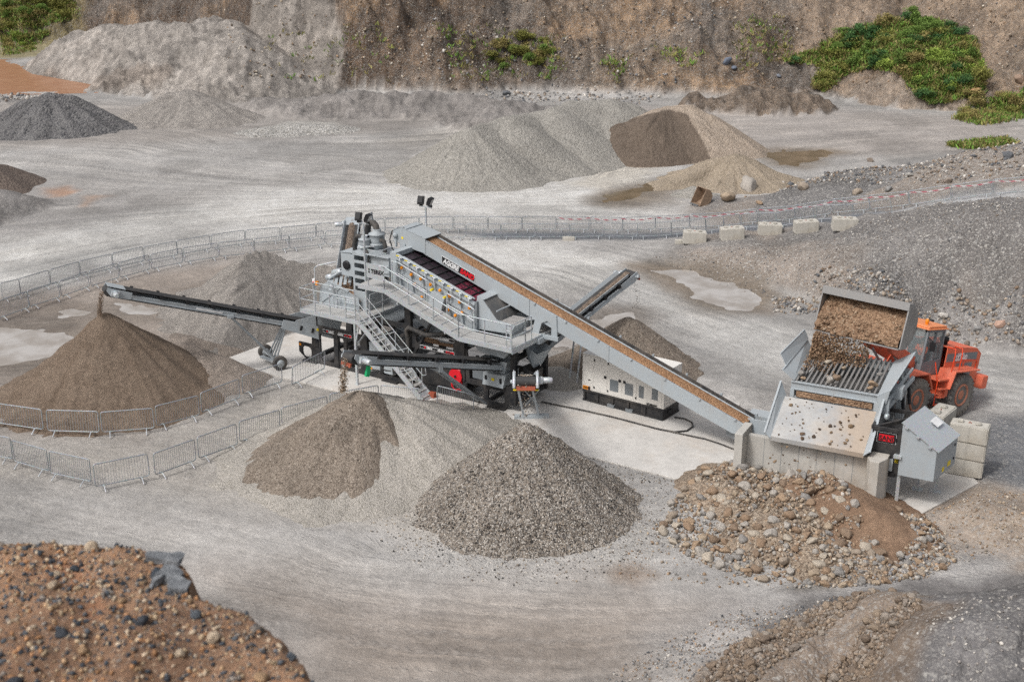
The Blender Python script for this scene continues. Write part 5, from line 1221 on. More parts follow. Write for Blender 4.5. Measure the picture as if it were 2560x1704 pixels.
def tyre(x, y, side):
    n = 26; prof = [(.50, -.30), (.62, -.36), (.80, -.37), (.90, -.31), (.91, 0), (.90, .31), (.80, .37), (.62, .36), (.50, .30)]
    w_ = MB().lathe((x, y, .93), prof, (0, 1, 0), 36)
    for k in range(n):
        for s_ in (-1, 1):
            a = 2 * math.pi * (k + (.5 if s_ > 0 else 0)) / n
            rot = Matrix.Rotation(a, 3, 'Y') @ Matrix.Rotation(R(18) * s_, 3, 'X')
            c_ = Vector((x, y, .93)) + Matrix.Rotation(a, 3, 'Y') @ Vector((.915, s_ * .18, 0))
            w_.box(c_, (.06, .34, .10), rot)
            c2 = Vector((x, y, .93)) + Matrix.Rotation(a, 3, 'Y') @ Vector((.84, s_ * .365, 0)); w_.box(c2, (.14, .03, .09), Matrix.Rotation(a, 3, 'Y'))
    w_ = w_.build('wheel', M['tyre'], LD)
    o_ = side
    MB().lathe((x, y + o_ * .18, .93), [(.50, .0), (.50, .16), (.44, .18), (.40, .08), (.24, .05), (.22, .12), (.2, .13), (.1, .13)], (0, o_, 0), 24).build('rim', m_paint('rim_paint', (.60, .21, .12), .5, .6) if 'rim_paint' not in bpy.data.materials else bpy.data.materials['rim_paint'], w_)
for x in (0, 3.5):
    for s_ in (-1, 1): tyre(x, s_ * 1.22, s_)
# rear frame, hood, counterweight
MB().bx(-1.8, 1.6, -.55, .55, .75, 1.35).bx(-.25, .25, -1.0, 1.0, .72, 1.12).bx(3.25, 3.75, -1.0, 1.0, .72, 1.12).bx(1.5, 2.2, -.3, .3, .8, 1.5).build('chassis', OR, LD, .02)
hd_ = MB()
for s_ in (-.95, .95): hd_.plate([(-1.9, s_, 1.3), (.90, s_, 1.3), (.90, s_, 2.95), (-1.5, s_, 2.80), (-1.95, s_, 2.55)], .04)
hd_.plate([(-1.5, -.97, 2.81), (.90, -.97, 2.96), (.90, .97, 2.96), (-1.5, .97, 2.81)], .04).plate([(-1.5, -.97, 2.81), (-1.96, -.97, 2.55), (-1.96, .97, 2.55), (-1.5, .97, 2.81)], .04).plate([(-1.92, -.95, 1.3), (-1.92, .95, 1.3), (-1.96, .95, 2.55), (-1.96, -.95, 2.55)], .04)
hd_.build('engine_hood', OR, LD)
hb = MB().bx(-1.6, .85, .973, .985, 2.30, 2.66).build('hood_stripe', DK, LD); MB().bx(-1.6, .85, -.985, -.973, 2.30, 2.66).build('hood_stripe', DK, LD)
text_mesh('SD500', .34, M['white'], 'lettering', hb, frame_m((.15, .992, 2.33), (-1, 0, 0), (0, 0, 1)), .012, .1)
text_mesh('DOOSAN', .12, M['white'], 'lettering', hb, frame_m((.05, .992, 2.57), (-1, 0, 0), (0, 0, 1)), .006, .0)
MB().bx(-1.3, -.7, .973, .99, 1.5, 2.2).bx(-.5, .0, .973, .99, 1.5, 2.2).build('side_grille', DK, LD)
MB().bx(-2.45, -1.97, -1.3, 1.3, 1.0, 1.6).bx(-2.5, -2.4, -1.2, 1.2, .95, 1.35).build('counterweight', OR, LD, .05)
for s_ in (-1, 1):
    MB().plate([(-.95, s_ * 1.25, 2.0), (.95, s_ * 1.25, 2.0), (1.2, s_ * 1.25, 1.3), (1.25, s_ * 1.25, 1.28), (1.02, s_ * 1.25, 2.06), (-.95, s_ * 1.25, 2.06)], .78).build('rear_fender', OR, LD, .01)
    MB().plate([(3.05, s_ * 1.22, 2.02), (4.1, s_ * 1.22, 2.02), (4.5, s_ * 1.22, 1.6), (4.56, s_ * 1.22, 1.64), (4.14, s_ * 1.22, 2.08), (2.95, s_ * 1.22, 2.08), (2.5, s_ * 1.22, 1.35), (2.56, s_ * 1.22, 1.32)], .74).build('front_fender', OR, LD, .01)
    MB().bx(1.0, 1.9, s_ * 1.05 - .42, s_ * 1.05 + .42, 1.62, 1.70).bx(1.02, 1.25, s_ * 1.1 - .35, s_ * 1.1 + .35, .9, 1.62).build('step_platform', OR, LD, .01)
    for k in range(3): MB().bx(1.35, 1.85, s_ * 1.45 - .1, s_ * 1.45 + .1, .55 + k * .36, .59 + k * .36).build('step', OR, LD)
    mb = MB(); RDm = OR
    for x in (1.02, .45): mb.path([(x, s_ * 1.42, .95 if x > 1 else 2.05), (x, s_ * 1.42, 2.75), (x - .06, s_ * 1.35, 2.98), (x - .06, s_ * .98, 2.98)], .028, 6)
    mb.path([(.45, s_ * 1.42, 2.5), (-.85, s_ * 1.42, 2.45), (-.85, s_ * 1.42, 2.05)], .028, 6)
    mb.path([(1.9, s_ * 1.42, .55), (1.95, s_ * 1.40, 1.6), (1.92, s_ * 1.1, 2.4)], .025, 6)
    mb.build('handrail', m_plain('rail_red', (.75, .07, .02), .4) if 'rail_red' not in bpy.data.materials else bpy.data.materials['rail_red'], LD)
ex_ = MB().path([(.55, -.35, 2.8), (.55, -.35, 3.55), (.42, -.35, 3.85)], [.11, .10, .12], 10).build('exhaust_stack', M['ink'], LD)
MB().lathe((.45, .45, 2.85), [(.16, 0), (.16, .25), (.2, .27), (.2, .42), (.1, .46)], (0, 0, 1), 14).build('air_cleaner', M['ink'], LD)
# cab
cb = empty('cab', (0, 0, 0)); cb.parent = LD
cab = MB()
px0, px1, py_, z0, z1, z2 = .98, 2.40, .74, 1.75, 2.4, 3.66
for s_ in (-1, 1):
    for (xa, xb) in ((px0, px0 + .02), (1.63, 1.63), (px1, px1 - .16)): cab.beam((xa, s_ * py_, z0), (xb, s_ * (py_ - .06), z2), .09, .09, (1, 0, 0))
    cab.plate([(px0, s_ * py_, z0), (px1, s_ * py_, z0), (px1, s_ * py_, z1 - .1), (px0, s_ * py_, z1)], .05)
    cab.beam((px0, s_ * (py_ - .06), z2), (px1 - .16, s_ * (py_ - .06), z2), .1, .12)
cab.plate([(px1, -py_, z0), (px1, py_, z0), (px1 - .02, py_, z1 - .2), (px1 - .02, -py_, z1 - .2)], .05); cab.plate([(px0, -py_, z0), (px0, py_, z0), (px0, py_, z1 + .2), (px0, -py_, z1 + .2)], .05); cab.bx(px0, px1, -py_, py_, z0 - .06, z0)
bpy.data.objects.remove(cb); cb = cab.build('cab', DK, LD)
MB().bx(.86, 2.42, -.80, .80, 3.70, 3.76).bx(.94, 2.34, -.74, .74, 3.76, 3.86).build('cab_roof', m_paint('cab_roof_paint', (.85, .30, .12), .4, .2), cb, .04)
gg = G('cab_glass'); gg.fin((.30, .36, .37), .05, Alpha=.28); M['cabglass'] = gg.m
MB().plate([(px1 - .03, -.7, 2.1), (px1 - .03, .7, 2.1), (px1 - .15, .66, 3.60), (px1 - .15, -.66, 3.60)], .01).build('windscreen', M['cabglass'], cb)
for s_ in (-1, 1):
    MB().plate([(px0 + .08, s_ * .735, 2.45), (1.6, s_ * .735, 2.45), (1.6, s_ * .69, 3.60), (px0 + .08, s_ * .69, 3.60)], .01).build('side_window', M['cabglass'], cb)
    MB().plate([(1.66, s_ * .735, 2.35), (px1 - .08, s_ * .735, 2.35), (px1 - .2, s_ * .69, 3.60), (1.66, s_ * .69, 3.60)], .01).build('side_window', M['cabglass'], cb)
    MB().beam((2.3, s_ * .76, 3.4), (2.5, s_ * 1.15, 3.3), .03, .03).box((2.5, s_ * 1.15, 3.1), (.06, .24, .38)).build('mirror', M['ink'], cb)
MB().plate([(px0, -.66, 2.5), (px0, .66, 2.5), (px0, .66, 3.60), (px0, -.66, 3.60)], .01).build('rear_window', M['cabglass'], cb)
MB().lathe((1.95, .35, 3.86), [(.07, 0), (.07, .06), (.085, .07), (.08, .2), (.03, .24)], (0, 0, 1), 12).build('beacon', M['orange'], cb)
MB().bx(1.2, 1.65, -.25, .25, 2.1, 2.25).bx(1.12, 1.25, -.25, .25, 2.25, 2.9).build('seat', M['ink'], cb)
MB().path([(2.08, -.2, 2.65), (2.08, -.1, 2.75), (2.08, .1, 2.75), (2.08, .2, 2.65), (2.08, .1, 2.55), (2.08, -.1, 2.55)], .02, 6, True).tube((2.22, 0, 2.0), (2.08, 0, 2.62), .04, 8).build('steering_wheel', M['ink'], cb)
# front frame, arms, rams
MB().plate([(2.2, -.42, 1.0), (2.2, -.42, 1.9), (2.55, -.42, 2.45), (2.95, -.42, 2.4), (3.6, -.42, 1.5), (4.0, -.42, 1.0), (3.6, -.42, .75)], .07).plate([(2.2, .42, 1.0), (2.2, .42, 1.9), (2.55, .42, 2.45), (2.95, .42, 2.4), (3.6, .42, 1.5), (4.0, .42, 1.0), (3.6, .42, .75)], .07).bx(2.3, 3.7, -.4, .4, .8, 1.2).build('front_frame', OR, LD)
# bucket position: built in the hopper frame, then expressed in the loader's own frame
BA = Vector((1.44, 5.2)); BB = Vector((5.0, 4.3)); ax2 = (BB - BA).normalized(); dp2 = Vector((-ax2.y, ax2.x))
def bk(s, t, z): p = BA + ax2 * s + dp2 * t; return LI @ hm(p.x, p.y, z)
LW = (BB - BA).length
PR = [(0, 4.86), (.45, 4.74), (.95, 4.86), (1.32, 5.25), (1.42, 5.7), (1.28, 6.15), (.98, 6.45), (.55, 6.52)]
mb = MB()
for (t0, z0_), (t1, z1_) in zip(PR[:-1], PR[1:]):
    mb.plate([bk(0, t0, z0_), bk(LW, t0, z0_), bk(LW, t1, z1_), bk(0, t1, z1_)], .045)
for s_ in (0.0, LW): mb.plate([bk(s_, t, z) for t, z in PR], .05)
mb.plate([bk(-.02, -.16, 4.89), bk(LW + .02, -.16, 4.89), bk(LW + .02, .2, 4.81), bk(-.02, .2, 4.81)], .05)
mb.plate([bk(-.02, .48, 6.30), bk(LW + .02, .48, 6.30), bk(LW + .02, .56, 6.60), bk(-.02, .56, 6.60)], .04)
bu = mb.build('bucket', M['bucket'], LD)
for k in (.3, .62): MB().plate([bk(LW * k, 1.35, 5.1), bk(LW * k, 1.75, 5.25), bk(LW * k, 1.7, 5.6), bk(LW * k, 1.42, 6.1)], .1).build('hinge_plate', OR, bu)
for s_ in (.30, .62):
    pv = bk(LW * s_, 1.6, 5.35); y_ = -.55 if s_ < .5 else .55
    y_ = .62 if pv.y > 0 else -.62
    a0 = Vector((2.65, y_ * .75, 2.25)); a1 = Vector((4.6, y_, 3.0)); 
    arm = MB()
    for p, q, h in ((a0, a1, .5), (a1, pv, .42)): arm.beam(p, q, .14, h)
    arm.tube(a1 - Vector((0, .1, 0)), a1 + Vector((0, .1, 0)), .22, 12)
    arm = arm.build('lift_arm', OR, LD, .01)
    if pv.y > 0:
        d_ = (pv - a1).normalized(); m_ = a1.lerp(pv, .1) + Vector((0, .085, -.1))
        text_mesh('80', .42, M['white'], 'lettering', arm, frame_m(m_, -d_, Vector((0, 0, 1))), .012)
    r_ = MB().tube((2.5, y_ * .6, 1.2), (3.6, y_ * .8, 2.1), .11, 10).build('lift_ram', OR, LD); MB().tube((3.6, y_ * .8, 2.1), (4.3, y_ * .85, 2.7), .055, 10).build('rod', M['galv'], r_)
r_ = MB().tube((2.7, 0, 2.3), (4.3, 0, 3.4), .12, 10).build('tilt_ram', M['steel_dark'], LD); MB().tube((4.3, 0, 3.4), (5.2, 0, 4.3), .06, 8).build('rod', M['galv'], r_)
MB().beam((4.6, 0, 2.9), (5.4, 0, 4.6), .2, .3).beam((5.2, 0, 4.4), tuple(bk(LW * .46, 1.4, 6.0)), .12, .2).build('bell_crank', OR, LD, .01)
MB().beam((4.55, -.62, 3.0), (4.55, .62, 3.0), .26, .26).build('cross_tube', OR, LD)
for s_ in (-1, 1): 
    h_ = MB().box((4.05, s_ * .95, 2.3), (.14, .3, .24)).build('headlight', M['ink'], LD); MB().box((4.125, s_ * .95, 2.3), (.012, .24, .18)).build('lens', M['lens'], h_)
MB().path([(2.4, .3, 2.0), (3.0, .5, 2.4), (3.8, .45, 2.6), (4.5, .3, 3.3)], .03, 6).path([(2.4, .2, 2.0), (3.1, .4, 2.5), (4.0, .3, 2.9), (4.6, .2, 3.5)], .03, 6).build('hydraulic_hose', M['ink'], LD)
# soil in the bucket
ns, nt = 90, 60
S_, T_ = np.meshgrid(np.linspace(.05, LW - .05, ns), np.linspace(0, 1, nt), indexing='ij')
tt = -.10 + T_ * 1.15 - .28 * np.sin(T_ * math.pi) * .4; zz = 4.93 + T_ ** .9 * 1.22
dn = .22 * fbm(S_, T_ * 1.7, 1.8, 5, .65) + .10 * np.where(S_ < LW * .42, 1, 0) * (fbm(S_, T_ * 1.7, 4, 4) * 1.6 + .4)
tt = tt - dn
soil_pts = pts = [hm(*(BA + ax2 * float(s) + dp2 * float(t)), float(z)) for s, t, z in zip(S_.ravel(), tt.ravel(), zz.ravel())]
sm_ = grid_mesh('soil_load', np.array([p.x for p in pts]), np.array([p.y for p in pts]), np.array([p.z for p in pts]), ns, nt, M['soil'])
tag(mesh_obj('soil_load', sm_), 'brown soil sliding out of the raised loader bucket', 'soil')
# driver
def skin_body(name, joints, edges, mat, sub=2):
    me = bpy.data.meshes.new(name); me.from_pydata([j[:3] for j in joints], edges, []); me.materials.append(mat)
    o = bpy.data.objects.new(name, me); COL.objects.link(o)
    o.modifiers.new('skin', 'SKIN'); sv = me.skin_vertices
    if not sv: me.attributes
    for i, j in enumerate(joints):
        d_ = me.skin_vertices[0].data[i]; d_.radius = (j[3], j[4] if len(j) > 4 else j[3]); d_.use_root = (i == 0)
    ss_ = o.modifiers.new('sub', 'SUBSURF'); ss_.levels = sub; ss_.render_levels = sub
    dg = bpy.context.evaluated_depsgraph_get(); dg.update(); m2 = bpy.data.meshes.new_from_object(o.evaluated_get(dg))
    bpy.data.objects.remove(o); m2.name = name; o2 = bpy.data.objects.new(name, m2); COL.objects.link(o2)
    m2.materials.clear(); m2.materials.append(mat); return o2
skin = m_plain('skin', (.42, .25, .18), .6); hiv = m_plain('hi_vis_orange', (.85, .16, .04), .6); dark = m_plain('dark_trousers', (.03, .035, .05), .8)
J = [(0, 0, 0, .15, .13), (0, 0, .22, .15, .12), (.02, 0, .45, .18, .12), (.03, 0, .56, .07, .07), (.05, 0, .66, .075, .085), (.06, 0, .78, .085, .10), (.06, 0, .86, .06, .07),
     (.02, .21, .50, .06), (.18, .27, .24, .045), (.42, .16, .34, .036), (.50, .12, .38, .03), (.02, -.21, .50, .06), (.18, -.27, .24, .045), (.42, -.16, .34, .036), (.50, -.12, .38, .03),
     (.10, .10, -.02, .09), (.45, .14, .02, .075), (.55, .14, -.38, .055), (.68, .14, -.42, .04), (.10, -.10, -.02, .09), (.45, -.14, .02, .075), (.55, -.14, -.38, .055), (.68, -.14, -.42, .04),
     (.13, 0, .74, .016)]
Ed = [(0, 1), (1, 2), (2, 3), (3, 4), (4, 5), (5, 6), (2, 7), (7, 8), (8, 9), (9, 10), (2, 11), (11, 12), (12, 13), (13, 14), (0, 15), (15, 16), (16, 17), (17, 18), (0, 19), (19, 20), (20, 21), (21, 22)]
pe = empty('person', LM @ Vector((1.45, .1, 2.30)), lrz, 'driver in an orange high visibility jacket seated in the loader cab', 'person'); pe.rotation_euler = LD.rotation_euler
b_ = skin_body('body', J[:23], Ed, skin); b_.parent = pe
jk = skin_body('jacket', [(j[0], j[1], j[2], j[3] + .02, (j[4] if len(j) > 4 else j[3]) + .02) for j in (J[0], J[1], J[2], J[7], J[8], J[9], J[11], J[12], J[13])], [(0, 1), (1, 2), (2, 3), (3, 4), (4, 5), (2, 6), (6, 7), (7, 8)], hiv); jk.parent = pe
tr_ = skin_body('trousers', [(j[0], j[1], j[2] - .005, j[3] + .018) for j in (J[0], J[15], J[16], J[17], J[19], J[20], J[21])], [(0, 1), (1, 2), (2, 3), (0, 4), (4, 5), (5, 6)], dark); tr_.parent = pe
MB().lathe((.045, 0, .755), [(.085, 0), (.095, .06), (.085, .12), (.05, .155), (.01, .165)], (0, 0, 1), 14).build('hair', M['ink'], pe)
fc_ = MB().lathe((.135, 0, .735), [(.012, 0), (.02, .015), (.004, .04)], (.3, 0, 1), 8).build('nose', skin, pe)

# ================================================================== crowd barriers
BL = 2.22
fr = MB(); ring = [(p[0], 0, p[1]) for p in rrect(-BL / 2, BL / 2, .20, 1.10, .10, 4)]; fr.path(ring, .024, 8, True)
bars = MB()
for k in range(19):
    x = -BL / 2 + BL * (k + 1) / 20; bars.bx(x - .006, x + .006, -.006, .006, .21, 1.09)
feet = MB().path([(0, -.30, .02), (0, -.08, .20), (0, .08, .20), (0, .30, .02)], .024, 6)
fr_m = fr.mesh('frame', M['fence']); br_m = bars.mesh('infill_bars', M['fence']); ft_m = feet.mesh('foot', M['galv'])
def barrier(pa, pb, label, group):
    a = Vector(pa); b = Vector(pb); m = (a + b) / 2; d = b - a; L_ = math.hypot(d.x, d.y)
    e = empty('crowd_barrier', m, math.atan2(d.y, d.x), label, 'crowd barrier', group); e.rotation_euler = (0, -math.atan2(d.z, L_), math.atan2(d.y, d.x)); e.scale = (min(1.15, max(.5, d.length / 2.30)), 1, 1); e.rotation_euler.x += random.gauss(0, .035); e.rotation_euler.z += random.gauss(0, .025); e.rotation_euler.y += random.gauss(0, .008)
    for nm, me, x in (('frame', fr_m, 0), ('infill_bars', br_m, 0), ('foot', ft_m, -.78), ('foot', ft_m, .78)):
        o = bpy.data.objects.new(nm, me); COL.objects.link(o); o.parent = e; o.location = (x, 0, 0)
    return e
ORD = ['first', 'second', 'third', 'fourth', 'fifth', 'sixth', 'seventh', 'eighth', 'ninth', 'tenth', 'eleventh', 'twelfth', 'thirteenth', 'fourteenth', 'fifteenth', 'sixteenth', 'seventeenth', 'eighteenth', 'nineteenth', 'twentieth'] + ['twenty-' + w for w in ('first', 'second', 'third', 'fourth', 'fifth', 'sixth', 'seventh', 'eighth', 'ninth')] + ['thirtieth', 'thirty-first']
for rowname, row in (('far', fa), ('near', fb)):
    for i, (a, b) in enumerate(zip(row[:-1], row[1:])):
        a = (a[0], a[1], max(Hs(a[0], a[1]), -.02)); b = (b[0], b[1], max(Hs(b[0], b[1]), -.02))
        barrier(a, b, 'crowd barrier, %s from the left in the %s row of the back fence' % (ORD[i], 'farther' if rowname == 'far' else 'nearer'), 'barriers of the back fence, %s row' % ('farther' if rowname == 'far' else 'nearer'))
zF = lambda x, y: (x / 2.24, 540 + y / 2.24)
zC = lambda x, y: (720 + x / 5.2275, 760 + y / 5.2275)
zD = lambda x, y: (1000 + x / 5.226, 780 + y / 5.226)
rowC = [(zF(-70, 1040), zF(240, 1083)), (zF(250, 1085), zF(546, 1100)), (zF(555, 1098), zF(858, 1070)), (zF(862, 1062), zF(1110, 1000)), (zF(1115, 990), zF(1338, 908)), (zF(1345, 890), zF(1578, 822)), (zF(1625, 845), zC(462, 592))]
rowD = [(zF(-150, 1205), zF(56, 1240)), (zF(64, 1249), zF(262, 1310)), (zF(265, 1314), zF(497, 1366)), (zF(516, 1396), zF(828, 1327)), (zF(850, 1325), zF(1093, 1247)), (zF(1101, 1240), zF(1322, 1158)), (zF(1330, 1150), zF(1560, 1078)), (zF(1569, 1070), zC(515, 1195)), (zC(530, 1165), zC(1185, 1050)), (zC(1202, 1056), zC(1740, 1100)), (zD(475, 958), zD(955, 1080))]
for nm, row in (('around the sand pile', rowC), ('along the front edge of the pad', rowD)):
    for i, (a, b) in enumerate(row):
        pa = at(*a, 1.13) - Vector((0, 0, 1.11)); pb = at(*b, 1.13) - Vector((0, 0, 1.11))
        barrier(pa, pb, 'crowd barrier, %s from the left in the row %s' % (ORD[i], nm), 'barriers in the row ' + nm)
# red and white tape along the far fence
ta = G('tape'); tu = ta.n('ShaderNodeUVMap').outputs[0]; su = ta.n('ShaderNodeSeparateXYZ', {0: tu})
tc = ta.mix(ta.math('GREATER_THAN', ta.math('FRACT', ta.math('MULTIPLY', ta.math('ADD', su.outputs[0], su.outputs[1]), 1.0)), .5), (.62, .60, .60), (.48, .12, .16))
ta.fin(tc, .5); M['tape'] = ta.m
me = bpy.data.meshes.new('barrier_tape'); vs = []; fs = []; uv = []
tp_ = [(p[0], p[1] - .06, Hs(p[0], p[1]) + 1.02) for p in fa[17:]]
dens = []
for a, b in zip(tp_[:-1], tp_[1:]):
    for k in range(5): dens.append(tuple(np.array(a) * (1 - k / 5) + np.array(b) * k / 5 - np.array((0, 0, .12 * math.sin(math.pi * k / 5)))))
for i, p in enumerate(dens): vs += [(p[0], p[1], p[2] - .035), (p[0], p[1], p[2] + .035)]
fs = [(2 * i, 2 * i + 2, 2 * i + 3, 2 * i + 1) for i in range(len(dens) - 1)]
me.from_pydata(vs, [], fs); ul = me.uv_layers.new(name='UVMap')
for i, l in enumerate(me.loops): ul.data[i].uv = (l.vertex_index // 2 * .75, (l.vertex_index % 2) * .3)
me.materials.append(M['tape']); tag(mesh_obj('barrier_tape', me), 'red and white warning tape strung along the farther back fence', 'tape')
# ================================================================== stockpiles
def m_gravel2(name, cols, cols2, size, **kw):
    m = m_gravel(name, cols, size, **kw); m2 = None
    return m
PILES = []
def pile(name, label, fn, x0, x1, y0, y1, res, mat, group=None, cat='stockpile', noise=(.10, .9), gully=.12, center=None, floor=None, attrs=None):
    nx, ny = int((x1 - x0) / res) + 2, int((y1 - y0) / res) + 2
    X, Y = np.meshgrid(np.linspace(x0, x1, nx), np.linspace(y0, y1, ny)); X = X.ravel(); Y = Y.ravel()
    n1 = fbm(X, Y, noise[1], 4); n2 = fbm(X + 20, Y, noise[1] * 4, 3)
    f = fn(X + .25 * n1, Y + .25 * n1)
    if center is not None:
        a = np.arctan2(Y - center[1], X - center[0]); r = np.hypot(X - center[0], Y - center[1])
        f = f + gully * fbm(np.cos(a) * 5 + 9, np.sin(a) * 5 + r * .10, 1.2, 4) * np.clip(r * .6, 0, 1)
    base = H(X, Y) if floor is None else floor(X, Y)
    Z = f + noise[0] * n1 + noise[0] * .35 * n2
    keep = Z > base - .15
    ox, oy = (x0 + x1) / 2, (y0 + y1) / 2
    me = grid_mesh(name, X - ox, Y - oy, np.maximum(Z, base - .16), ny, nx, mat, attrs, keep)
    o = mesh_obj(name, me); o.location = (ox, oy, 0); tag(o, label, cat, group); PILES.append((fn, x0, x1, y0, y1)); return o
def flare(h, k=.55, top=.6):                       # loose material runs out flatter at the foot
    return np.where(h < top, top - (top - h) * k, h)
def cone(px, py, z, slope, rnd=.25): return lambda x, y: ridge(x, y, [(px, py, z)], slope, rnd)
def rid(pts, slope, rnd=.4): 
    P = [tuple(p) for p in pts]; return lambda x, y: ridge(x, y, P, slope, rnd)
M['sand'] = m_sand('brown_sand', (.185, .135, .098), (.29, .222, .168), .5, .13, 2.6)
M['sand_pale'] = m_sand('pale_sand', (.27, .225, .19), (.37, .315, .27), .5, .12, 2.2)
M['sand_grey'] = m_sand('grey_sand', (.26, .238, .218), (.38, .35, .318), .4, .13, 1.6)
M['g_brown'] = m_gravel('brown_gravel', [(.10, .08, .063), (.185, .15, .12), (.28, .235, .19), (.20, .162, .13), (.36, .31, .26)], .042, .6)
M['g_pale'] = m_gravel('pale_gravel', [(.25, .23, .20), (.36, .335, .295), (.45, .42, .38), (.31, .285, .255)], .045, .6, (.85, 1.1))
M['g_coarse'] = m_gravel('coarse_gravel', [(.04, .038, .036), (.14, .122, .107), (.32, .27, .22), (.19, .165, .14), (.55, .51, .46), (.09, .083, .078)], .05, .9, (.85, 1.12))
M['g_back'] = m_gravel('far_gravel', [(.235, .222, .20), (.305, .288, .258), (.36, .342, .31)], .12, .5, (.88, 1.08), .25)
M['g_back2'] = m_gravel('far_brown_gravel', [(.28, .225, .175), (.36, .295, .235), (.41, .34, .275)], .12, .5, (.9, 1.08), .25)
M['g_dark'] = m_gravel('far_dark_gravel', [(.11, .085, .07), (.15, .118, .10), (.18, .145, .12)], .12, .5, (.9, 1.08), .25)
M['g_tan'] = m_gravel('far_tan_sand', [(.27, .22, .165), (.32, .265, .20), (.36, .30, .235)], .10, .5, (.85, 1.1), .5)
M['g_slate'] = m_gravel('far_slate_gravel', [(.08, .08, .085), (.14, .135, .135), (.19, .185, .18), (.11, .105, .11)], .16, .7, (.8, 1.2), .3)
# sand pile under the left conveyor
c1 = (-18.3, 53.35)
pile('sand_pile', 'tall brown sand pile under the left stockpile conveyor', lambda x, y: flare(ridge(x, y, [(*c1, 3.75)], .78, .2), .6, .5), -27, -11, 45, 62, .08, M['sand'], None, 'sand pile', (.10, .7), .14, c1)
lp = gp([(395, 770, .9), (440, 785, 1.3), (490, 815, 1.1), (535, 862, .5)])
pile('sand_heap', 'low heap of pale slumped sand between the sand pile and the pad', lambda x, y: np.minimum(ridge(x, y, lp, .5, .6), polysd(x, y, PAD) * .8 - .1), -17, -9, 49, 62, .09, M['sand_pale'], None, 'sand heap', (.16, .8), .2)
pr2 = [tuple(at(669, 606, 4.1)), tuple(at(715, 632, 3.5)), tuple(at(768, 608, 4.3)), tuple(at(840, 606, 4.5)), tuple(pm(-2.3, 6.6, 4.2))]
tg = gp([(600, 640, 1.8), (560, 740, 1.0), (520, 800, .5)])
pile('sand_pile', 'wide grey sand pile with twin peaks behind the left conveyor', lambda x, y: np.minimum(np.maximum(flare(ridge(x, y, pr2, .74, .3), .75, .5), ridge(x, y, tg, .35, 1.0)), polysd(x, y, PAD) * .8 - .1), -22, -2, 54, 76, .10, M['sand_grey'], None, 'sand pile', (.16, .6), .22, tuple(pr2[0][:2]))
# middle gravel pile, fresh brown over pale
a3 = pm(9.72, -7.35); pl3 = gp([(862, 906, 2.55), (930, 922, 2.25), (1000, 955, 1.7), (1070, 995, 1.0), (1130, 1040, .35)])
pile('gravel_pile', 'pale fine gravel heap spreading to the right of the brown gravel pile', lambda x, y: flare(ridge(x, y, pl3, .5, .5), .6, .6), -13, 1, 38, 54, .08, M['g_pale'], None, 'gravel pile', (.06, .7), .15, tuple(pl3[0][:2]))
pile('gravel_pile', 'brown gravel pile under the short front conveyor', lambda x, y: ridge(x, y, [(a3.x - .1, a3.y, 2.9), (a3.x - .5, a3.y - .35, 2.65)], .60, .3) - .42 * np.clip(x - a3.x - .4, 0, 5), a3.x - 6.5, a3.x + 4, a3.y - 6.5, a3.y + 5, .07, M['g_brown'], None, 'gravel pile', (.05, .7), .12, (a3.x, a3.y))
# coarse pile
a4 = pm(17.3, -7.25)
pile('gravel_pile', 'dark speckled pile of coarse stones in the centre foreground', lambda x, y: flare(ridge(x, y, [(a4.x, a4.y, 3.2)], .83, .25), .78, .4), a4.x - 6.5, a4.x + 6.5, a4.y - 6.5, a4.y + 6.5, .06, M['g_coarse'], None, 'gravel pile', (.07, 1.0), .18, (a4.x, a4.y))
a6 = pm(13.55, 7.75)
pile('gravel_pile', 'brown gravel pile behind the generator', lambda x, y: flare(ridge(x, y, [(a6.x, a6.y, 2.55)], .78, .25), .75, .3), a6.x - 5, a6.x + 5.5, a6.y - 5, a6.y + 5, .08, M['g_brown'], None, 'gravel pile', (.05, .9), .12, (a6.x, a6.y))
p7 = gp([(1335, 803, .8)])[0]
pile('gravel_pile', 'small brown gravel heap beside the left end of the generator', cone(*p7, .55, .4), p7[0] - 2.5, p7[0] + 2.5, p7[1] - 2.5, p7[1] + 2.5, .08, M['g_brown'], None, 'gravel pile', (.05, .9), .1)
p7 = gp([(1290, 848, .5), (1240, 850, .4)])
pile('gravel_pile', 'low flat heap of tan gravel left of the generator', rid(p7, .38, .5), p7[0][0] - 4, p7[0][0] + 3, p7[0][1] - 2.5, p7[0][1] + 2.5, .08, M['g_pale'], None, 'gravel pile', (.05, .9), .1)
# far stockpiles
p8 = [tuple(atd(*q)) for q in ((1075, 296, 3.85), (1120, 284, 3.8), (1165, 268, 4.2), (1215, 260, 4.0), (1265, 249, 4.3), (1330, 232, 4.5), (1395, 226, 4.6), (1445, 233, 4.2))]
def f8(x, y):
    h = ridge(x, y, p8, .64, .5)
    for i, q in enumerate(p8): h = np.maximum(h, ridge(x, y, [(q[0] + .3 * (-1) ** i, q[1], q[2] + .03)], .62, .8))
    return flare(h, .7, .6)
pile('gravel_stockpile', 'long grey gravel stockpile ridge in the back yard', f8, -13, 22, 92, 130, .16, M['g_back'], 'stockpiles in the back yard', 'stockpile', (.10, .35), .25, tuple(p8[0][:2]))
p9 = [tuple(atd(*q)) for q in ((1435, 284, 2.9), (1485, 264, 3.6), (1535, 244, 4.05), (1585, 243, 4.1), (1630, 262, 3.4))]
o9 = pile('gravel_stockpile', 'brown gravel stockpile with a dark freshly cut face in the back yard', lambda x, y: ridge(x, y, p9, .66, .5), 3, 28, 96, 130, .15, M['g_back2'], 'stockpiles in the back yard', 'stockpile', (.10, .35), .25, tuple(p9[2][:2]))
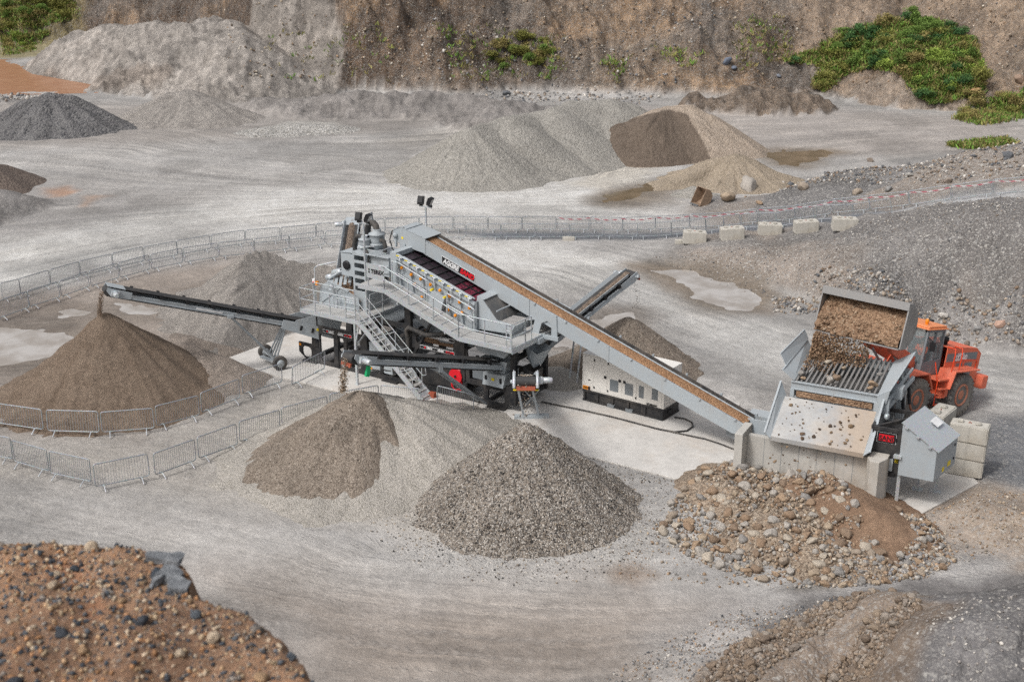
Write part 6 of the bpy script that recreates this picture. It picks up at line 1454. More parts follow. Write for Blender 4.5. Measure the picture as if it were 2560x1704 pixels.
me = o9.data; nv_ = len(me.vertices); cv = np.zeros(nv_ * 3, np.float32); me.vertices.foreach_get('co', cv); cv = cv.reshape(-1, 3) + np.array(o9.location)
def to_photo(P):
    x, y, z = P[:, 0], P[:, 1], P[:, 2] - HC; D = y * math.cos(TH) - z * math.sin(TH); U = y * math.sin(TH) + z * math.cos(TH)
    return (1280 + FPX * x / D) / 1.08659, (852 - FPX * U / D) / 1.08659
pu, pv = to_photo(cv); wob_ = 5 * fbm(cv[:, 0], cv[:, 1], .6, 3)
dk_ = 1 - sstep(-2, 2, polysd(pu + wob_, pv + wob_ * .6, [(1340, 345), (1372, 304), (1430, 279), (1490, 262), (1540, 252), (1580, 262), (1605, 300), (1636, 368), (1560, 385), (1370, 385)]))
a = me.attributes.new('k', 'FLOAT', 'POINT'); a.data.foreach_set('value', (dk_ * (cv[:, 1] < p9[2][1] + 1.0)).astype(np.float32))
nt_ = M['g_back2'].copy(); nt_.name = 'far_two_tone_gravel'; t_ = nt_.node_tree; bs_ = [n for n in t_.nodes if n.type == 'BSDF_PRINCIPLED'][0]; src = bs_.inputs['Base Color'].links[0].from_socket
at_ = t_.nodes.new('ShaderNodeAttribute'); at_.attribute_name = 'k'; mx = t_.nodes.new('ShaderNodeMix'); mx.data_type = 'RGBA'; mx.blend_type = 'MULTIPLY'; mx.inputs[7].default_value = (.40, .38, .37, 1)
t_.links.new(at_.outputs['Fac'], mx.inputs[0]); t_.links.new(src, mx.inputs[6]); t_.links.new(mx.outputs[2], bs_.inputs['Base Color']); me.materials[0] = nt_
p10 = [tuple(atd(*q)) for q in ((1690, 353, 2.3), (1640, 368, 1.7), (1580, 400, .9)) ]
pile('sand_heap', 'small tan sand heap beside the brown puddle', lambda x, y: flare(ridge(x, y, p10, .52, .4), .6, .5), 9, 27, 92, 110, .12, M['g_tan'], 'stockpiles in the back yard', 'stockpile', (.10, .6), .3, tuple(p10[0][:2]))
p10b = [tuple(atd(*q)) for q in ((1595, 428, .7), (1620, 437, .5))]
pile('gravel_heap', 'little grey gravel heap at the foot of the tan sand heap', rid(p10b, .5, .3), 10, 20, 92, 101, .12, M['g_back'], None, 'stockpile', (.05, .6), .1)
p11 = [tuple(atd(*q)) for q in ((60, 230, 2.9), (110, 213, 3.7), (165, 222, 3.2))]
pile('gravel_stockpile', 'slate grey gravel cone at the far left', lambda x, y: flare(ridge(x, y, p11, .62, .5), .7, .6), -60, -36, 116, 138, .16, M['g_slate'], 'stockpiles in the back yard', 'stockpile', (.18, .4), .4, tuple(p11[1][:2]))
p12 = [tuple(atd(*q)) for q in ((395, 214, 2.7), (430, 205, 3.1), (470, 225, 2.3))]
pile('sand_stockpile', 'grey sand cone right of the slate gravel cone', lambda x, y: flare(ridge(x, y, p12, .48, .5), .7, .6), -46, -24, 122, 142, .16, M['sand_grey'], 'stockpiles in the back yard', 'stockpile', (.16, .4), .3, tuple(p12[1][:2]))
p13 = [tuple(atd(*q)) for q in ((-40, 370, 2.2), (8, 379, 1.5))]
pile('gravel_stockpile', 'dark heap cut by the left edge of the picture', lambda x, y: ridge(x, y, p13, .55, .4), -52, -36, 93, 108, .14, M['g_dark'], 'stockpiles in the back yard', 'stockpile', (.10, .5), .2)
pt = [tuple(atd(*q)) for q in ((610, 296, .35), (690, 288, .5), (760, 290, .35))]
pile('gravel_heap', 'flat patch of whitish gravel on the back yard floor', rid(pt, .16, .8), -32, -14, 120, 134, .2, m_gravel('white_gravel', [(.30, .285, .26), (.40, .385, .36), (.48, .465, .44), (.24, .225, .20)], .2, .8), None, 'stockpile', (.12, .8), .1)
# soil and cobble heaps below the hopper wall
ps = gp([(1862, 1098, 1.1), (1900, 1100, 1.15), (1950, 1130, 1.1), (2030, 1180, .75), (2075, 1225, .3)])
fsoil = lambda x, y: flare(ridge(x, y, ps, .50, .3), .6, .35)
pc = gp([(1700, 1085, .65), (1760, 1100, .75), (1830, 1150, .8), (1800, 1200, .6), (1880, 1260, .4), (1980, 1280, .3)])
fcob = lambda x, y: ridge(x, y, pc, .36, .5)
pile('cobble_bed', 'stony brown base of the cobble heap below the hopper wall', fcob, 2, 17, 33, 47, .07, m_gravel('stony_soil', [(.22, .165, .12), (.33, .255, .19), (.42, .34, .26), (.16, .12, .09)], .09, .9), None, 'rubble', (.12, .9), .1)
pile('soil_heap', 'smooth heap of reddish brown soil by the right wing wall', fsoil, 7, 17, 33, 46, .06, m_sand('red_soil', (.20, .125, .08), (.30, .20, .135), .6, .06, 3.0), None, 'soil heap', (.08, .9), .1)
def top(x, y):
    x = np.asarray(x, float); y = np.asarray(y, float)
    return np.maximum(H(x, y), np.maximum(fsoil(x, y), fcob(x, y)))

# ================================================================== stones
gs = G('stone'); ca = gs.attr('tint'); oi = gs.n('ShaderNodeObjectInfo').outputs['Random']
na = gs.noise(5, 5, .7); nb = gs.noise(30, 3, .7)
sc = gs.mix(gs.mapr(na, .3, .7), (.78, .76, .74), (1.15, 1.12, 1.08)); sc = gs.mix(1.0, ca, sc, 'MULTIPLY')
sc = gs.mix(.4, sc, gs.mix(gs.mapr(nb, .3, .7), (.36, .36, .36), (.64, .64, .64)), 'OVERLAY')
M['stone'] = gs.fin(sc, .88, gs.bump(gs.math('ADD', na, gs.math('MULTIPLY', nb, .3)), .03, 1.0))
def ico(sub):
    bm = bmesh.new(); bmesh.ops.create_icosphere(bm, subdivisions=sub, radius=.5)
    v = np.array([p.co[:] for p in bm.verts]); f = np.array([[q.index for q in p.verts] for p in bm.faces]); bm.free(); return v, f
IC1, IC2 = ico(1), ico(3)
def rock(base, seed, ang=.5):
    rs = np.random.RandomState(seed); v = base[0].copy(); n = len(v)
    nr_ = v / np.linalg.norm(v, axis=1)[:, None]
    for k in range(15):                                # cut by random planes for facets
        d = rs.randn(3); d /= np.linalg.norm(d); lim = .5 * rs.uniform(.58, .92)
        pr = v @ d; over = np.clip(pr - lim, 0, None); v -= over[:, None] * d[None] * (.72 + .4 * ang)
    o = rs.uniform(0, 50, 3)
    v *= (1 + .20 * np.array([mnoise.noise(Vector(p * 2.2 + o)) for p in nr_]))[:, None]
    v *= (1 + .08 * np.array([mnoise.noise(Vector(p * 6 + o)) for p in nr_]))[:, None]
    v *= rs.uniform(.72, 1.2, 3) * np.array([1.1, .95, .78])
    return v
RIDGEP = [(.25, .195, .15), (.30, .24, .185), (.21, .165, .13), (.33, .29, .25), (.27, .235, .205), (.23, .175, .13)]
RK1 = [rock(IC1, i) for i in range(10)]
def rot_rand(rs, n):
    q = rs.randn(n, 4); q /= np.linalg.norm(q, axis=1)[:, None]; w, x, y, z = q.T
    return np.stack([np.stack([1 - 2 * (y * y + z * z), 2 * (x * y - z * w), 2 * (x * z + y * w)], 1), np.stack([2 * (x * y + z * w), 1 - 2 * (x * x + z * z), 2 * (y * z - x * w)], 1), np.stack([2 * (x * z - y * w), 2 * (y * z + x * w), 1 - 2 * (x * x + y * y)], 1)], 1)
def scatter(name, P, S, Cc, label, cat, group=None, seed=1):
    """many stones too small to count, merged into one object"""
    rs = np.random.RandomState(seed); n = len(P); Rr = rot_rand(rs, n); nv = len(IC1[0]); V = np.zeros((n, nv, 3)); pick = rs.randint(0, len(RK1), n)
    for k in range(len(RK1)):
        m = pick == k
        if m.any(): V[m] = np.einsum('nij,vj->nvi', Rr[m], RK1[k]) * S[m][:, None, None]
    V += P[:, None, :]
    F = (IC1[1][None] + (np.arange(n) * nv)[:, None, None]).reshape(-1, 3)
    me = bpy.data.meshes.new(name); me.vertices.add(n * nv); me.vertices.foreach_set('co', V.astype(np.float32).ravel())
    me.loops.add(F.size); me.loops.foreach_set('vertex_index', F.astype(np.int32).ravel()); me.polygons.add(len(F)); me.polygons.foreach_set('loop_start', (np.arange(len(F)) * 3).astype(np.int32))
    me.update(calc_edges=True); me.polygons.foreach_set('use_smooth', np.ones(len(F), bool)); me.validate(); me.materials.append(M['stone'])
    a = me.attributes.new('tint', 'FLOAT_COLOR', 'POINT'); a.data.foreach_set('color', np.repeat(np.c_[Cc, np.ones(n)], nv, 0).astype(np.float32).ravel())
    return tag(mesh_obj(name, me), label, cat, group, 'stuff')
def pick_cols(rs, n, pal, w=None, var=.18):
    pal = np.array(pal); i = rs.choice(len(pal), n, p=w); return np.clip(pal[i] * (1 + var * rs.randn(n, 1)), .01, .9)
def in_poly(rs, poly, n):
    P = np.array([p[:2] for p in poly]); lo, hi = P.min(0), P.max(0); out = np.zeros((0, 2))
    while len(out) < n:
        q = rs.uniform(lo, hi, (n * 3, 2)); out = np.r_[out, q[polysd(q[:, 0], q[:, 1], [tuple(p) for p in P]) < 0]]
    return out[:n]
TANS = [(.36, .265, .185), (.30, .215, .15), (.40, .325, .245), (.35, .295, .24), (.25, .185, .135), (.40, .375, .345), (.28, .27, .26), (.45, .40, .335)]
GREYS = [(.30, .30, .30), (.20, .20, .21), (.42, .41, .39), (.13, .14, .155), (.55, .53, .50), (.34, .29, .24), (.26, .22, .19)]
_rockme = {}
def rock_mesh(pal_name, pal, k):
    key = (pal_name, k)
    if key not in _rockme:
        v = rock(IC2, 100 + k * 7 + len(pal)); me = bpy.data.meshes.new('stone'); me.from_pydata([tuple(p) for p in v], [], [tuple(int(i) for i in f) for f in IC2[1]])
        me.polygons.foreach_set('use_smooth', [True] * len(me.polygons)); me.materials.append(M['stone'])
        c_ = np.array(pal[k % len(pal)]); a = me.attributes.new('tint', 'FLOAT_COLOR', 'POINT'); a.data.foreach_set('color', np.tile(np.r_[c_, 1], (len(v), 1)).astype(np.float32).ravel())
        _rockme[key] = me
    return _rockme[key]
def stone(name, p, s, pal_name, pal, k, label, cat, group=None, rs=random):
    o = bpy.data.objects.new(name, rock_mesh(pal_name, pal, k)); COL.objects.link(o); o.location = p
    s = (s, s, s) if not isinstance(s, tuple) else s; o.scale = s; o.rotation_euler = (rs.uniform(-.5, .5), rs.uniform(-.5, .5), rs.uniform(0, 6.28))
    return tag(o, label, cat, group)
rs = np.random.RandomState(11)
heap = gp([(1690, 1070), (1600, 1105), (1545, 1160), (1520, 1220), (1570, 1270), (1650, 1310), (1760, 1338), (1900, 1338), (2040, 1300), (1990, 1240), (1950, 1200), (1930, 1165), (1860, 1120), (1800, 1085)])
right_tail = gp([(2060, 1190), (2120, 1200), (2170, 1240), (2200, 1290), (2130, 1330), (1980, 1350), (1820, 1350), (1900, 1320), (2060, 1290), (2110, 1250)])
# countable cobbles, the largest of the heap and of the ridge at the lower right
def cobbles(poly, n, smin, smax, label, group, seed, zf=top, pal=TANS):
    r = np.random.RandomState(seed); q = in_poly(r, poly, n * 5); kept = []
    sz = smin + (smax - smin) * r.rand(len(q)) ** 2.2
    order = np.argsort(-sz)
    for i in order:
        if all((q[i][0] - q[j][0]) ** 2 + (q[i][1] - q[j][1]) ** 2 > (.42 * (sz[i] + sz[j])) ** 2 for j in kept): kept.append(i)
        if len(kept) >= n: break
    z = zf(q[kept][:, 0], q[kept][:, 1])
    for i, zz in zip(kept, z):
        stone('cobble', (q[i][0], q[i][1], float(zz) + sz[i] * .22), float(sz[i]), 'tan%d' % len(pal), pal, int(r.randint(0, 16)), label, 'cobble', group)
cobbles(heap, 180, .15, .46, 'rounded cobble on the cobble heap below the hopper wall', 'cobbles on the heap below the hopper', 21)
cobbles(right_tail, 45, .15, .36, 'rounded cobble scattered right of the soil heap', 'cobbles right of the soil heap', 22)
ridge_a = gp([(1600, 1600, .6), (1680, 1500, .7), (1800, 1430, .7), (1930, 1400, .7), (2060, 1385, .6), (2010, 1430, .7), (1870, 1490, .8), (1760, 1570, .8), (1720, 1620, .8)])
ridge_b = gp([(1800, 1640, 1), (1900, 1540, 1), (1980, 1500, .9), (2090, 1450, .8), (2110, 1490, .8), (2030, 1560, 1), (1960, 1640, 1)])
cobbles(ridge_a, 42, .15, .34, 'rounded cobble on the left band of the lower right ridge', 'cobbles on the lower right ridge', 23, H, RIDGEP)
cobbles(ridge_b, 42, .15, .34, 'rounded cobble on the right band of the lower right ridge', 'cobbles on the lower right ridge, right band', 24, H, RIDGEP)
def fill(poly, n, s0, s1, pal, seed, zf=top, pw=2.0, sink=.2):
    r = np.random.RandomState(seed); q = in_poly(r, poly, n); s_ = s0 + (s1 - s0) * r.rand(n) ** pw; z = zf(q[:, 0], q[:, 1]) + s_ * sink
    return np.c_[q, z], s_, pick_cols(r, n, pal)
def cat3(*a): return np.concatenate([x[0] for x in a]), np.concatenate([x[1] for x in a]), np.concatenate([x[2] for x in a])
P_, S_, C_ = cat3(fill(heap, 3600, .04, .22, TANS, 31), fill(right_tail, 1300, .05, .24, TANS + GREYS[:3], 32),
    fill(gp([(1500, 1200), (1690, 1090), (1800, 1080), (1840, 1350), (1650, 1350), (1400, 1330)]), 700, .04, .16, TANS, 33), fill(gp([(2080, 1180), (2356, 1130), (2420, 1250), (2200, 1300)]), 700, .03, .15, TANS, 34))
scatter('cobble_litter', P_, S_, C_, 'small stones and rubble filling the cobble heap below the hopper', 'stones', None, 5)
P_, S_, C_ = cat3(fill(ridge_a, 2200, .05, .20, RIDGEP, 35, H), fill(ridge_b, 2200, .05, .20, RIDGEP, 36, H), fill(gp([(1300, 1620), (1480, 1500), (1700, 1400), (2000, 1370), (1950, 1420), (1650, 1560), (1560, 1650)]), 1800, .03, .12, GREYS + TANS[:2], 37, H, 2.5),
    fill(gp([(2100, 1480, 1.5), (2356, 1400, 2.3), (2500, 1450, 2.5), (2500, 1600, 2), (2100, 1640, 1.6)]), 350, .03, .14, [(.5, .48, .45), (.3, .28, .27)], 38, H))
scatter('ridge_litter', P_, S_, C_, 'small stones covering the low ridge at the lower right', 'stones', None, 6)
# skirt of loose stones round the coarse pile
r = np.random.RandomState(41); n = 3800; a = r.uniform(0, 6.283, n); rr_ = 3.2 + 2.8 * r.rand(n) ** 1.5; q = np.c_[a4.x + rr_ * np.cos(a), a4.y + rr_ * np.sin(a)]; s_ = .035 + .075 * r.rand(n) ** 2
f4 = lambda x, y: np.maximum(H(x, y), flare(ridge(x, y, [(a4.x, a4.y, 3.2)], .83, .25), .78, .4))
P_, S_, C_ = np.c_[q, f4(q[:, 0], q[:, 1]) + .01], s_, pick_cols(r, n, [(.05, .05, .05), (.2, .17, .14), (.34, .29, .23), (.45, .42, .38), (.55, .53, .5), (.14, .12, .11)])
n = 3800; a = r.uniform(0, 6.283, n); rr_ = 4.0 * np.sqrt(r.rand(n)); q = np.c_[a4.x + rr_ * np.cos(a), a4.y + rr_ * np.sin(a)]; s_ = .03 + .038 * r.rand(n) ** 2
P2 = np.c_[q, f4(q[:, 0], q[:, 1]) + .03]; C2 = pick_cols(r, n, [(.04, .038, .036), (.17, .145, .12), (.31, .265, .22), (.58, .54, .48), (.07, .063, .06)])
scatter('gravel_litter', np.r_[P_, P2], np.r_[S_, s_], np.r_[C_, C2], 'loose stones on and around the coarse dark pile', 'stones', None, 7)
# stones on the embankment, at its toe and in the rubble behind the fence
P_, S_, C_ = cat3(fill(gp([(1500, 590), (1700, 600), (1900, 560, 2), (2100, 490, 3), (2500, 470, 4), (2500, 820), (2230, 795), (1900, 700), (1740, 680), (1560, 620)]), 5500, .03, .15, GREYS + [(.6, .58, .55)], 51, H, 3.0),
    fill(gp([(1770, 690), (1900, 680), (2000, 700), (2200, 760), (2500, 780), (2500, 830), (2200, 800), (1900, 730), (1780, 720)]), 2200, .06, .34, GREYS + TANS[3:6], 52, H, 2.2),
    fill(gp([(1700, 470), (1800, 440, 1), (1900, 400, 2), (2150, 375, 3.5), (2500, 300, 6), (2500, 410, 5), (2200, 440, 3.4), (1900, 465, 1)]), 3200, .05, .34, GREYS + TANS[3:5], 53, H, 2.6))
scatter('embankment_stones', P_, S_, C_, 'loose grey and white stones over the gravel embankment at the right', 'stones', None, 8)
P_, S_, C_ = cat3(fill(gp([(1180, 215), (1300, 250), (1450, 245), (1620, 205), (1760, 150), (1880, 110), (1700, 140), (1500, 190), (1300, 200)]), 1500, .10, .55, GREYS, 54, H, 2.4), fill(gp([(940, 205), (1050, 195), (1200, 200), (1240, 245), (1150, 230), (980, 215)]), 400, .12, .6, GREYS, 55, H, 2.4),
    fill(gp([(2230, 200), (2356, 120), (2500, 110), (2500, 260), (2300, 240)]), 700, .1, .6, GREYS, 56, H, 2.4), fill(gp([(-60, 215), (80, 220), (200, 240), (60, 235), (-60, 240)]), 300, .1, .6, GREYS, 57, H, 2.4))
r = np.random.RandomState(58); n = 2600; u = r.uniform(560, 2600, n); v = r.uniform(-10, 205, n) * 1.08659; pts = []
tl = np.linspace(110, 215, 240)
dirs = np.array([ray(a, b) for a, b in zip(u, v)])
XX = dirs[:, 0:1] * tl; YY = dirs[:, 1:2] * tl; ZZ = HC + dirs[:, 2:3] * tl
hh_ = np.stack([H(XX[:, j], YY[:, j], False) for j in range(0, len(tl), 3)], 1); below = ZZ[:, ::3] < hh_; first = np.argmax(below, 1) * 3
ok = below.any(1) & (hh_[np.arange(n), first // 3] > 1.0); idx = np.arange(n)[ok]
P3 = np.c_[XX[idx, first[idx]], YY[idx, first[idx]], hh_[idx, first[idx] // 3] + .02]; S3 = .10 + .40 * r.rand(len(idx)) ** 3.0; C3 = pick_cols(r, len(idx), [(.40, .34, .26), (.34, .24, .16), (.5, .46, .4), (.18, .14, .11), (.28, .21, .15)])
scatter('cliff_stones', np.r_[P_, P3], np.r_[S_, S3], np.r_[C_, C3], 'stones and debris sticking out of the quarry face and along its foot', 'stones', None, 9)
# boulders
for (u, v, s_, k, lab, pal) in ((1676, 462, (2.2, 1.5, 1.3), 2, 'largest tan boulder at the foot of the rubble bank', TANS), (1722, 440, (2.2, 1.6, 1.5), 5, 'tan boulder right of the largest one at the rubble bank', TANS),
    (1748, 470, .7, 0, 'small pinkish boulder below the tan boulders', TANS), (1793, 430, 1.1, 4, 'whitish boulder beside the dark slab on the rubble bank', GREYS), (1818, 430, 1.2, 3, 'dark slab boulder beside the whitish one on the rubble bank', GREYS),
    (1850, 436, 1.3, 5, 'brown boulder on the rubble bank right of the dark slab', GREYS), (1973, 447, 1.1, 5, 'brown boulder low on the rubble bank above the fence', GREYS), (2044, 440, 1.0, 0, 'bluish grey boulder just above the taped fence', GREYS),
    (2002, 372, .9, 6, 'boulder on the crest of the rubble bank', GREYS), (2092, 405, .8, 2, 'pale boulder high on the rubble bank', GREYS), (2318, 362, 1.2, 3, 'dark boulder at the right end of the rubble bank', GREYS), (2180, 420, .8, 6, 'brown boulder above the right part of the taped fence', GREYS),
    (1672, 147, 2.0, 3, 'big blue grey boulder on the far slope', [(.16, .19, .25)]), (1688, 160, 1.3, 3, 'smaller blue grey boulder below the big one on the far slope', [(.18, .21, .27)]), (1166, 220, 1.8, 3, 'dark block at the foot of the far face behind the grey stockpile', GREYS),
    (1790, 178, 1.2, 3, 'grey blue stone on the far slope left of the green bank', [(.2, .22, .26)]), (2238, 218, (1.8, 1.4, 1.5), 1, 'orange boulder at the right foot of the green bank', [(.45, .27, .15)]), (2345, 190, 2.0, 2, 'brown boulder at the far right edge', [(.3, .22, .17)]),
    (1918, 715, .8, 4, 'pale boulder at the toe of the embankment left of the bucket', GREYS), (2300, 750, .9, 5, 'pinkish boulder at the embankment toe behind the loader', [(.5, .34, .27)]), (2250, 762, .8, 0, 'grey boulder at the embankment toe behind the loader', GREYS), (2170, 730, .7, 4, 'light boulder above the loader cab', GREYS)):
    s_ = s_ * .72 if not isinstance(s_, tuple) else s_
    p = hitd(u, v); s0 = s_ if not isinstance(s_, tuple) else s_[2]; stone('boulder', p + Vector((0, 0, s0 * .22)), s_, lab, pal, k, lab, 'boulder')
# old digger bucket lying by the boulders
p = hitd(1612, 470); ob = empty('excavator_bucket', p, R(25), 'rusty old digger bucket lying left of the tan boulders', 'bucket')
mb = MB(); prf = [(0, .05), (.5, .0), (.95, .25), (1.1, .7), (.9, 1.1), (.55, 1.25)]
for a, b in zip(prf[:-1], prf[1:]): mb.plate([(a[0] - .5, -.6, a[1]), (a[0] - .5, .6, a[1]), (b[0] - .5, .6, b[1]), (b[0] - .5, -.6, b[1])], .05)
for y in (-.6, .6): mb.plate([(q[0] - .5, y, q[1]) for q in prf], .05)
mb.build('shell', m_plain('rusty_steel', (.26, .185, .13), .7, 0, .3), ob)
for y in (-.4, -.13, .13, .4): MB().bx(-.72, -.48, y - .05, y + .05, .03, .09).build('tooth', M['steel_dark'], ob)

# ---- stones tumbling over the apron and through the air, soil falling from the bucket
r = np.random.RandomState(61); k_ = 0
for i in range(64):
    x = r.uniform(1.5, 4.6); y = .45 + 1.5 * r.rand(); z = 1.97 + (y - .38) * .63 + .05; s_ = .05 + .16 * r.rand() ** 3
    stone('tumbling_stone', tuple(hm(x, y, z)), s_, 'wet', [(.16, .11, .075), (.24, .17, .11), (.33, .24, .16), (.12, .09, .07)], int(r.randint(0, 8)), 'brown stone rolling down the hopper apron', 'stone', 'stones rolling down the apron')
for i in range(26):
    x = r.uniform(1.3, 4.3); z = r.uniform(.9, 1.85); s_ = .06 + .20 * r.rand() ** 3
    stone('falling_stone', tuple(hm(x, .05 + .25 * r.rand(), z)), s_, 'wet', [(.16, .11, .075), (.24, .17, .11), (.33, .24, .16), (.12, .09, .07)], int(r.randint(0, 8)), 'stone falling through the air in front of the concrete wall', 'stone', 'stones falling before the wall')
for (x, y, s_, lb) in ((1.72, 2.6, .42, 'large brown stone at the left corner of the bar grid'), (1.85, 2.35, .2, 'small stone at the left near edge of the bar grid'), (2.85, 2.45, .34, 'largest stone at the near middle of the bar grid'), (3.05, 2.75, .38, 'tan stone behind the largest one on the bar grid'), (2.75, 2.7, .25, 'small stone behind the largest one on the bar grid'), (3.1, 2.4, .2, 'smallest stone at the near middle of the bar grid'),
    (4.45, 2.7, .4, 'pale stone at the right near corner of the bar grid'), (4.4, 2.4, .28, 'pale small stone at the right near edge of the bar grid'), (4.5, 3.6, .24, 'stone by the right side wing of the grid'), (3.1, 3.6, .26, 'stone in the centre of the bar grid'), (2.4, 3.9, .3, 'stone under the falling soil on the bar grid')):
    stone('grid_stone', tuple(hm(x, y, gz(y) + .08 + s_ * .3)), s_, 'tan', TANS, int(x * 100 + y * 10) % 8, lb, 'stone')
n = 5200; x = 1.62 + 2.2 * r.rand(n) ** 2.2; t = r.rand(n); z = 3.95 + .95 * t; y = 4.5 + .5 * r.rand(n) - .55 * (1 - t)
n2_ = 900; x = np.r_[x, 1.6 + 1.2 * r.rand(n2_) ** 1.5]; y2 = 2.9 + 2.0 * r.rand(n2_) ** .6; z = np.r_[z, gz(y2) + .05 + .35 * r.rand(n2_) * np.exp(-((x[n:] - 1.7) / .8) ** 2)]; y = np.r_[y, y2]
s_ = .03 + .11 * r.rand(n + n2_) ** 3.5
Pw = np.array([tuple(hm(a, b, c_)) for a, b, c_ in zip(x, y, z)])
scatter('falling_soil', Pw, s_, pick_cols(r, n + n2_, [(.20, .125, .08), (.27, .18, .11), (.15, .095, .06), (.34, .24, .16)]), 'clods of brown soil pouring from the bucket lip onto the bar grid', 'soil', None, 10)
n = 900; S1 = r.uniform(.1, LW - .1, n); S1[:520] = .1 + LW * .42 * r.rand(520); T1 = r.rand(n); ii = np.clip((S1 / LW * (ns - 1)).astype(int), 0, ns - 1) * nt + np.clip((T1 * (nt - 1)).astype(int), 0, nt - 1)
Pl = np.array([tuple(soil_pts[k]) for k in ii]); scatter('soil_clods', Pl, .03 + .16 * r.rand(n) ** 3, pick_cols(r, n, [(.27, .18, .115), (.33, .235, .16), (.22, .145, .095), (.38, .29, .21)]), 'clods of soil lying on the load in the raised bucket', 'soil', None, 62)
def stream(name, tip, dirv, zend, n, s0, s1, pal, label, w=.28, spread=.25, seed=1):
    r = np.random.RandomState(seed); t = r.rand(n) ** .8; drop = tip.z - .25 - zend
    d = Vector((dirv.x, dirv.y, 0)).normalized(); sd_ = Vector((-d.y, d.x, 0))
    P = []
    for k in range(n):
        p = tip + d * (.16 + .35 * math.sqrt(t[k]) + .06 * r.randn()) + sd_ * (w * .35 * r.randn() * (1 + spread * t[k])); P.append((p.x, p.y, tip.z - .1 - drop * t[k]))
    scatter(name, np.array(P), s0 + (s1 - s0) * r.rand(n) ** 2, pick_cols(r, n, pal), label, 'gravel', None, seed)
stream('falling_gravel', tipF, tipF - tailF, 2.75, 900, .03, .075, [(.3, .23, .17), (.45, .38, .30), (.16, .12, .09)], 'brown gravel falling from the short front conveyor onto its pile', .30, .1, 71)
stream('falling_sand', tipS, tipS - tailS, 3.6, 700, .025, .06, [(.16, .11, .08), (.22, .16, .11)], 'wet sand falling from the left conveyor onto the sand pile', .28, .0, 72)
stream('falling_stones', tipR, tipR - tailR, 3.1, 90, .04, .09, [(.1, .09, .08), (.4, .36, .3), (.25, .2, .16)], 'coarse stones dropping from the conveyor that points at the viewer', .45, .2, 73)
stream('falling_gravel', tipB, tipB - tailB, 2.5, 70, .03, .06, [(.2, .15, .11), (.3, .23, .17)], 'brown gravel dropping from the rear right conveyor', .4, .2, 74)
rr = np.random.RandomState(75); ts = rr.uniform(.55, 1.01, 700); Pq = []
dR = tipR - tailR; nR = Vector((-dR.y, dR.x, 0)).normalized()
for t in ts: p = tailR + dR * t + nR * rr.normal(0, .12); Pq.append((p.x, p.y, p.z + .07 - max(0, t - .985) * 8))
scatter('stones_on_belt', np.array(Pq), .05 + .05 * rr.rand(700), pick_cols(rr, 700, [(.1, .09, .08), (.42, .38, .32), (.28, .22, .17), (.55, .52, .47)]), 'grey and brown stones lying on the conveyor that points at the viewer', 'gravel', None, 76)

# ================================================================== foreground bank
M['slate'] = m_sand('slate', (.13, .138, .148), (.21, .218, .228), 2.0, .03, 9.0)
FB = [tuple(atd(u, v, 13.0))[:2] for (u, v) in ((-60, 1232), (60, 1241), (200, 1244), (330, 1252), (400, 1275), (432, 1302), (442, 1362), (505, 1380), (560, 1396), (622, 1442), (672, 1492), (705, 1530), (738, 1578), (790, 1680))]
FB = FB + [(FB[-1][0] + .6, 6.0), (-1.5, 3.0), (-16, 3.0), (-16, FB[0][1] + .2)]
res = .045; gx = np.arange(-10.5, .6, res); gy = np.arange(7.5, 17.5, res); X, Y = np.meshgrid(gx, gy); sh = X.shape; X = X.ravel(); Y = Y.ravel()
def bank_z(x, y):
    n1 = fbm(x, y, .55, 4); n2 = fbm(x, y, 2.6, 3); n3 = fbm(x, y, 9, 3)
    sd_ = polysd(x, y, FB) + .16 * n2 + .05 * n3
    return 13.0 - .02 + .26 * n1 * sstep(0, .8, -sd_) + .11 * n2 + .045 * n3 - np.clip(sd_ + .05, 0, None) * 3.2 - .9 * np.clip(sd_, 0, .3)
Zb = bank_z(X, Y); kp = (Zb > -.3) 
kk = np.clip(fbm(X, Y, .5, 4) * 1.2 + .5 + .12 * (9.5 - Y + .5 * X + 8) * .2, 0, 1); redd = sstep(.1, .4, fbm(X + 7, Y, .6, 3))
bc = np.array((.215, .13, .085))[None] * (1 - kk[:, None]) + np.array((.35, .212, .132))[None] * kk[:, None]; bc = bc * (1 - redd[:, None] * .6) + np.array((.36, .155, .08))[None] * redd[:, None] * .6
gsb = G('bank_earth'); tb = gsb.attr('tint'); n1 = gsb.noise(7, 7, .7); n2 = gsb.noise(45, 4, .7); vb = gsb.voro(30); vbs = gsb.n('ShaderNodeSeparateColor', {0: vb.outputs['Color']})
cb_ = gsb.mix(.6, tb, gsb.mix(gsb.mapr(n1, .3, .7), (.3, .3, .3), (.7, .68, .66)), 'OVERLAY'); cb_ = gsb.mix(.5, cb_, gsb.mix(gsb.mapr(n2, .3, .7), (.3, .3, .3), (.7, .7, .7)), 'OVERLAY')
cb_ = gsb.mix(gsb.mapr(vbs.outputs[0], .8, .9, 0, .8), cb_, gsb.mix(vbs.outputs[1], (.05, .055, .065), (.45, .32, .22)))
M['bank'] = gsb.fin(cb_, .95, gsb.bump(gsb.math('ADD', n1, gsb.math('MULTIPLY', n2, .3)), .05, 1.0))
tag(mesh_obj('foreground_bank', grid_mesh('foreground_bank', X, Y, Zb, sh[0], sh[1], M['bank'], {'tint': bc}, kp)), kind='structure')
BPAL = [(.07, .085, .105), (.105, .12, .14), (.42, .285, .175), (.48, .37, .25), (.40, .22, .115), (.55, .45, .34), (.24, .215, .195), (.055, .062, .075)]
r = np.random.RandomState(81); vis = [atd(u, v, 13.0)[:2] for u, v in ((-40, 1236), (330, 1252), (435, 1310), (560, 1397), (670, 1492), (760, 1600), (-40, 1600))]
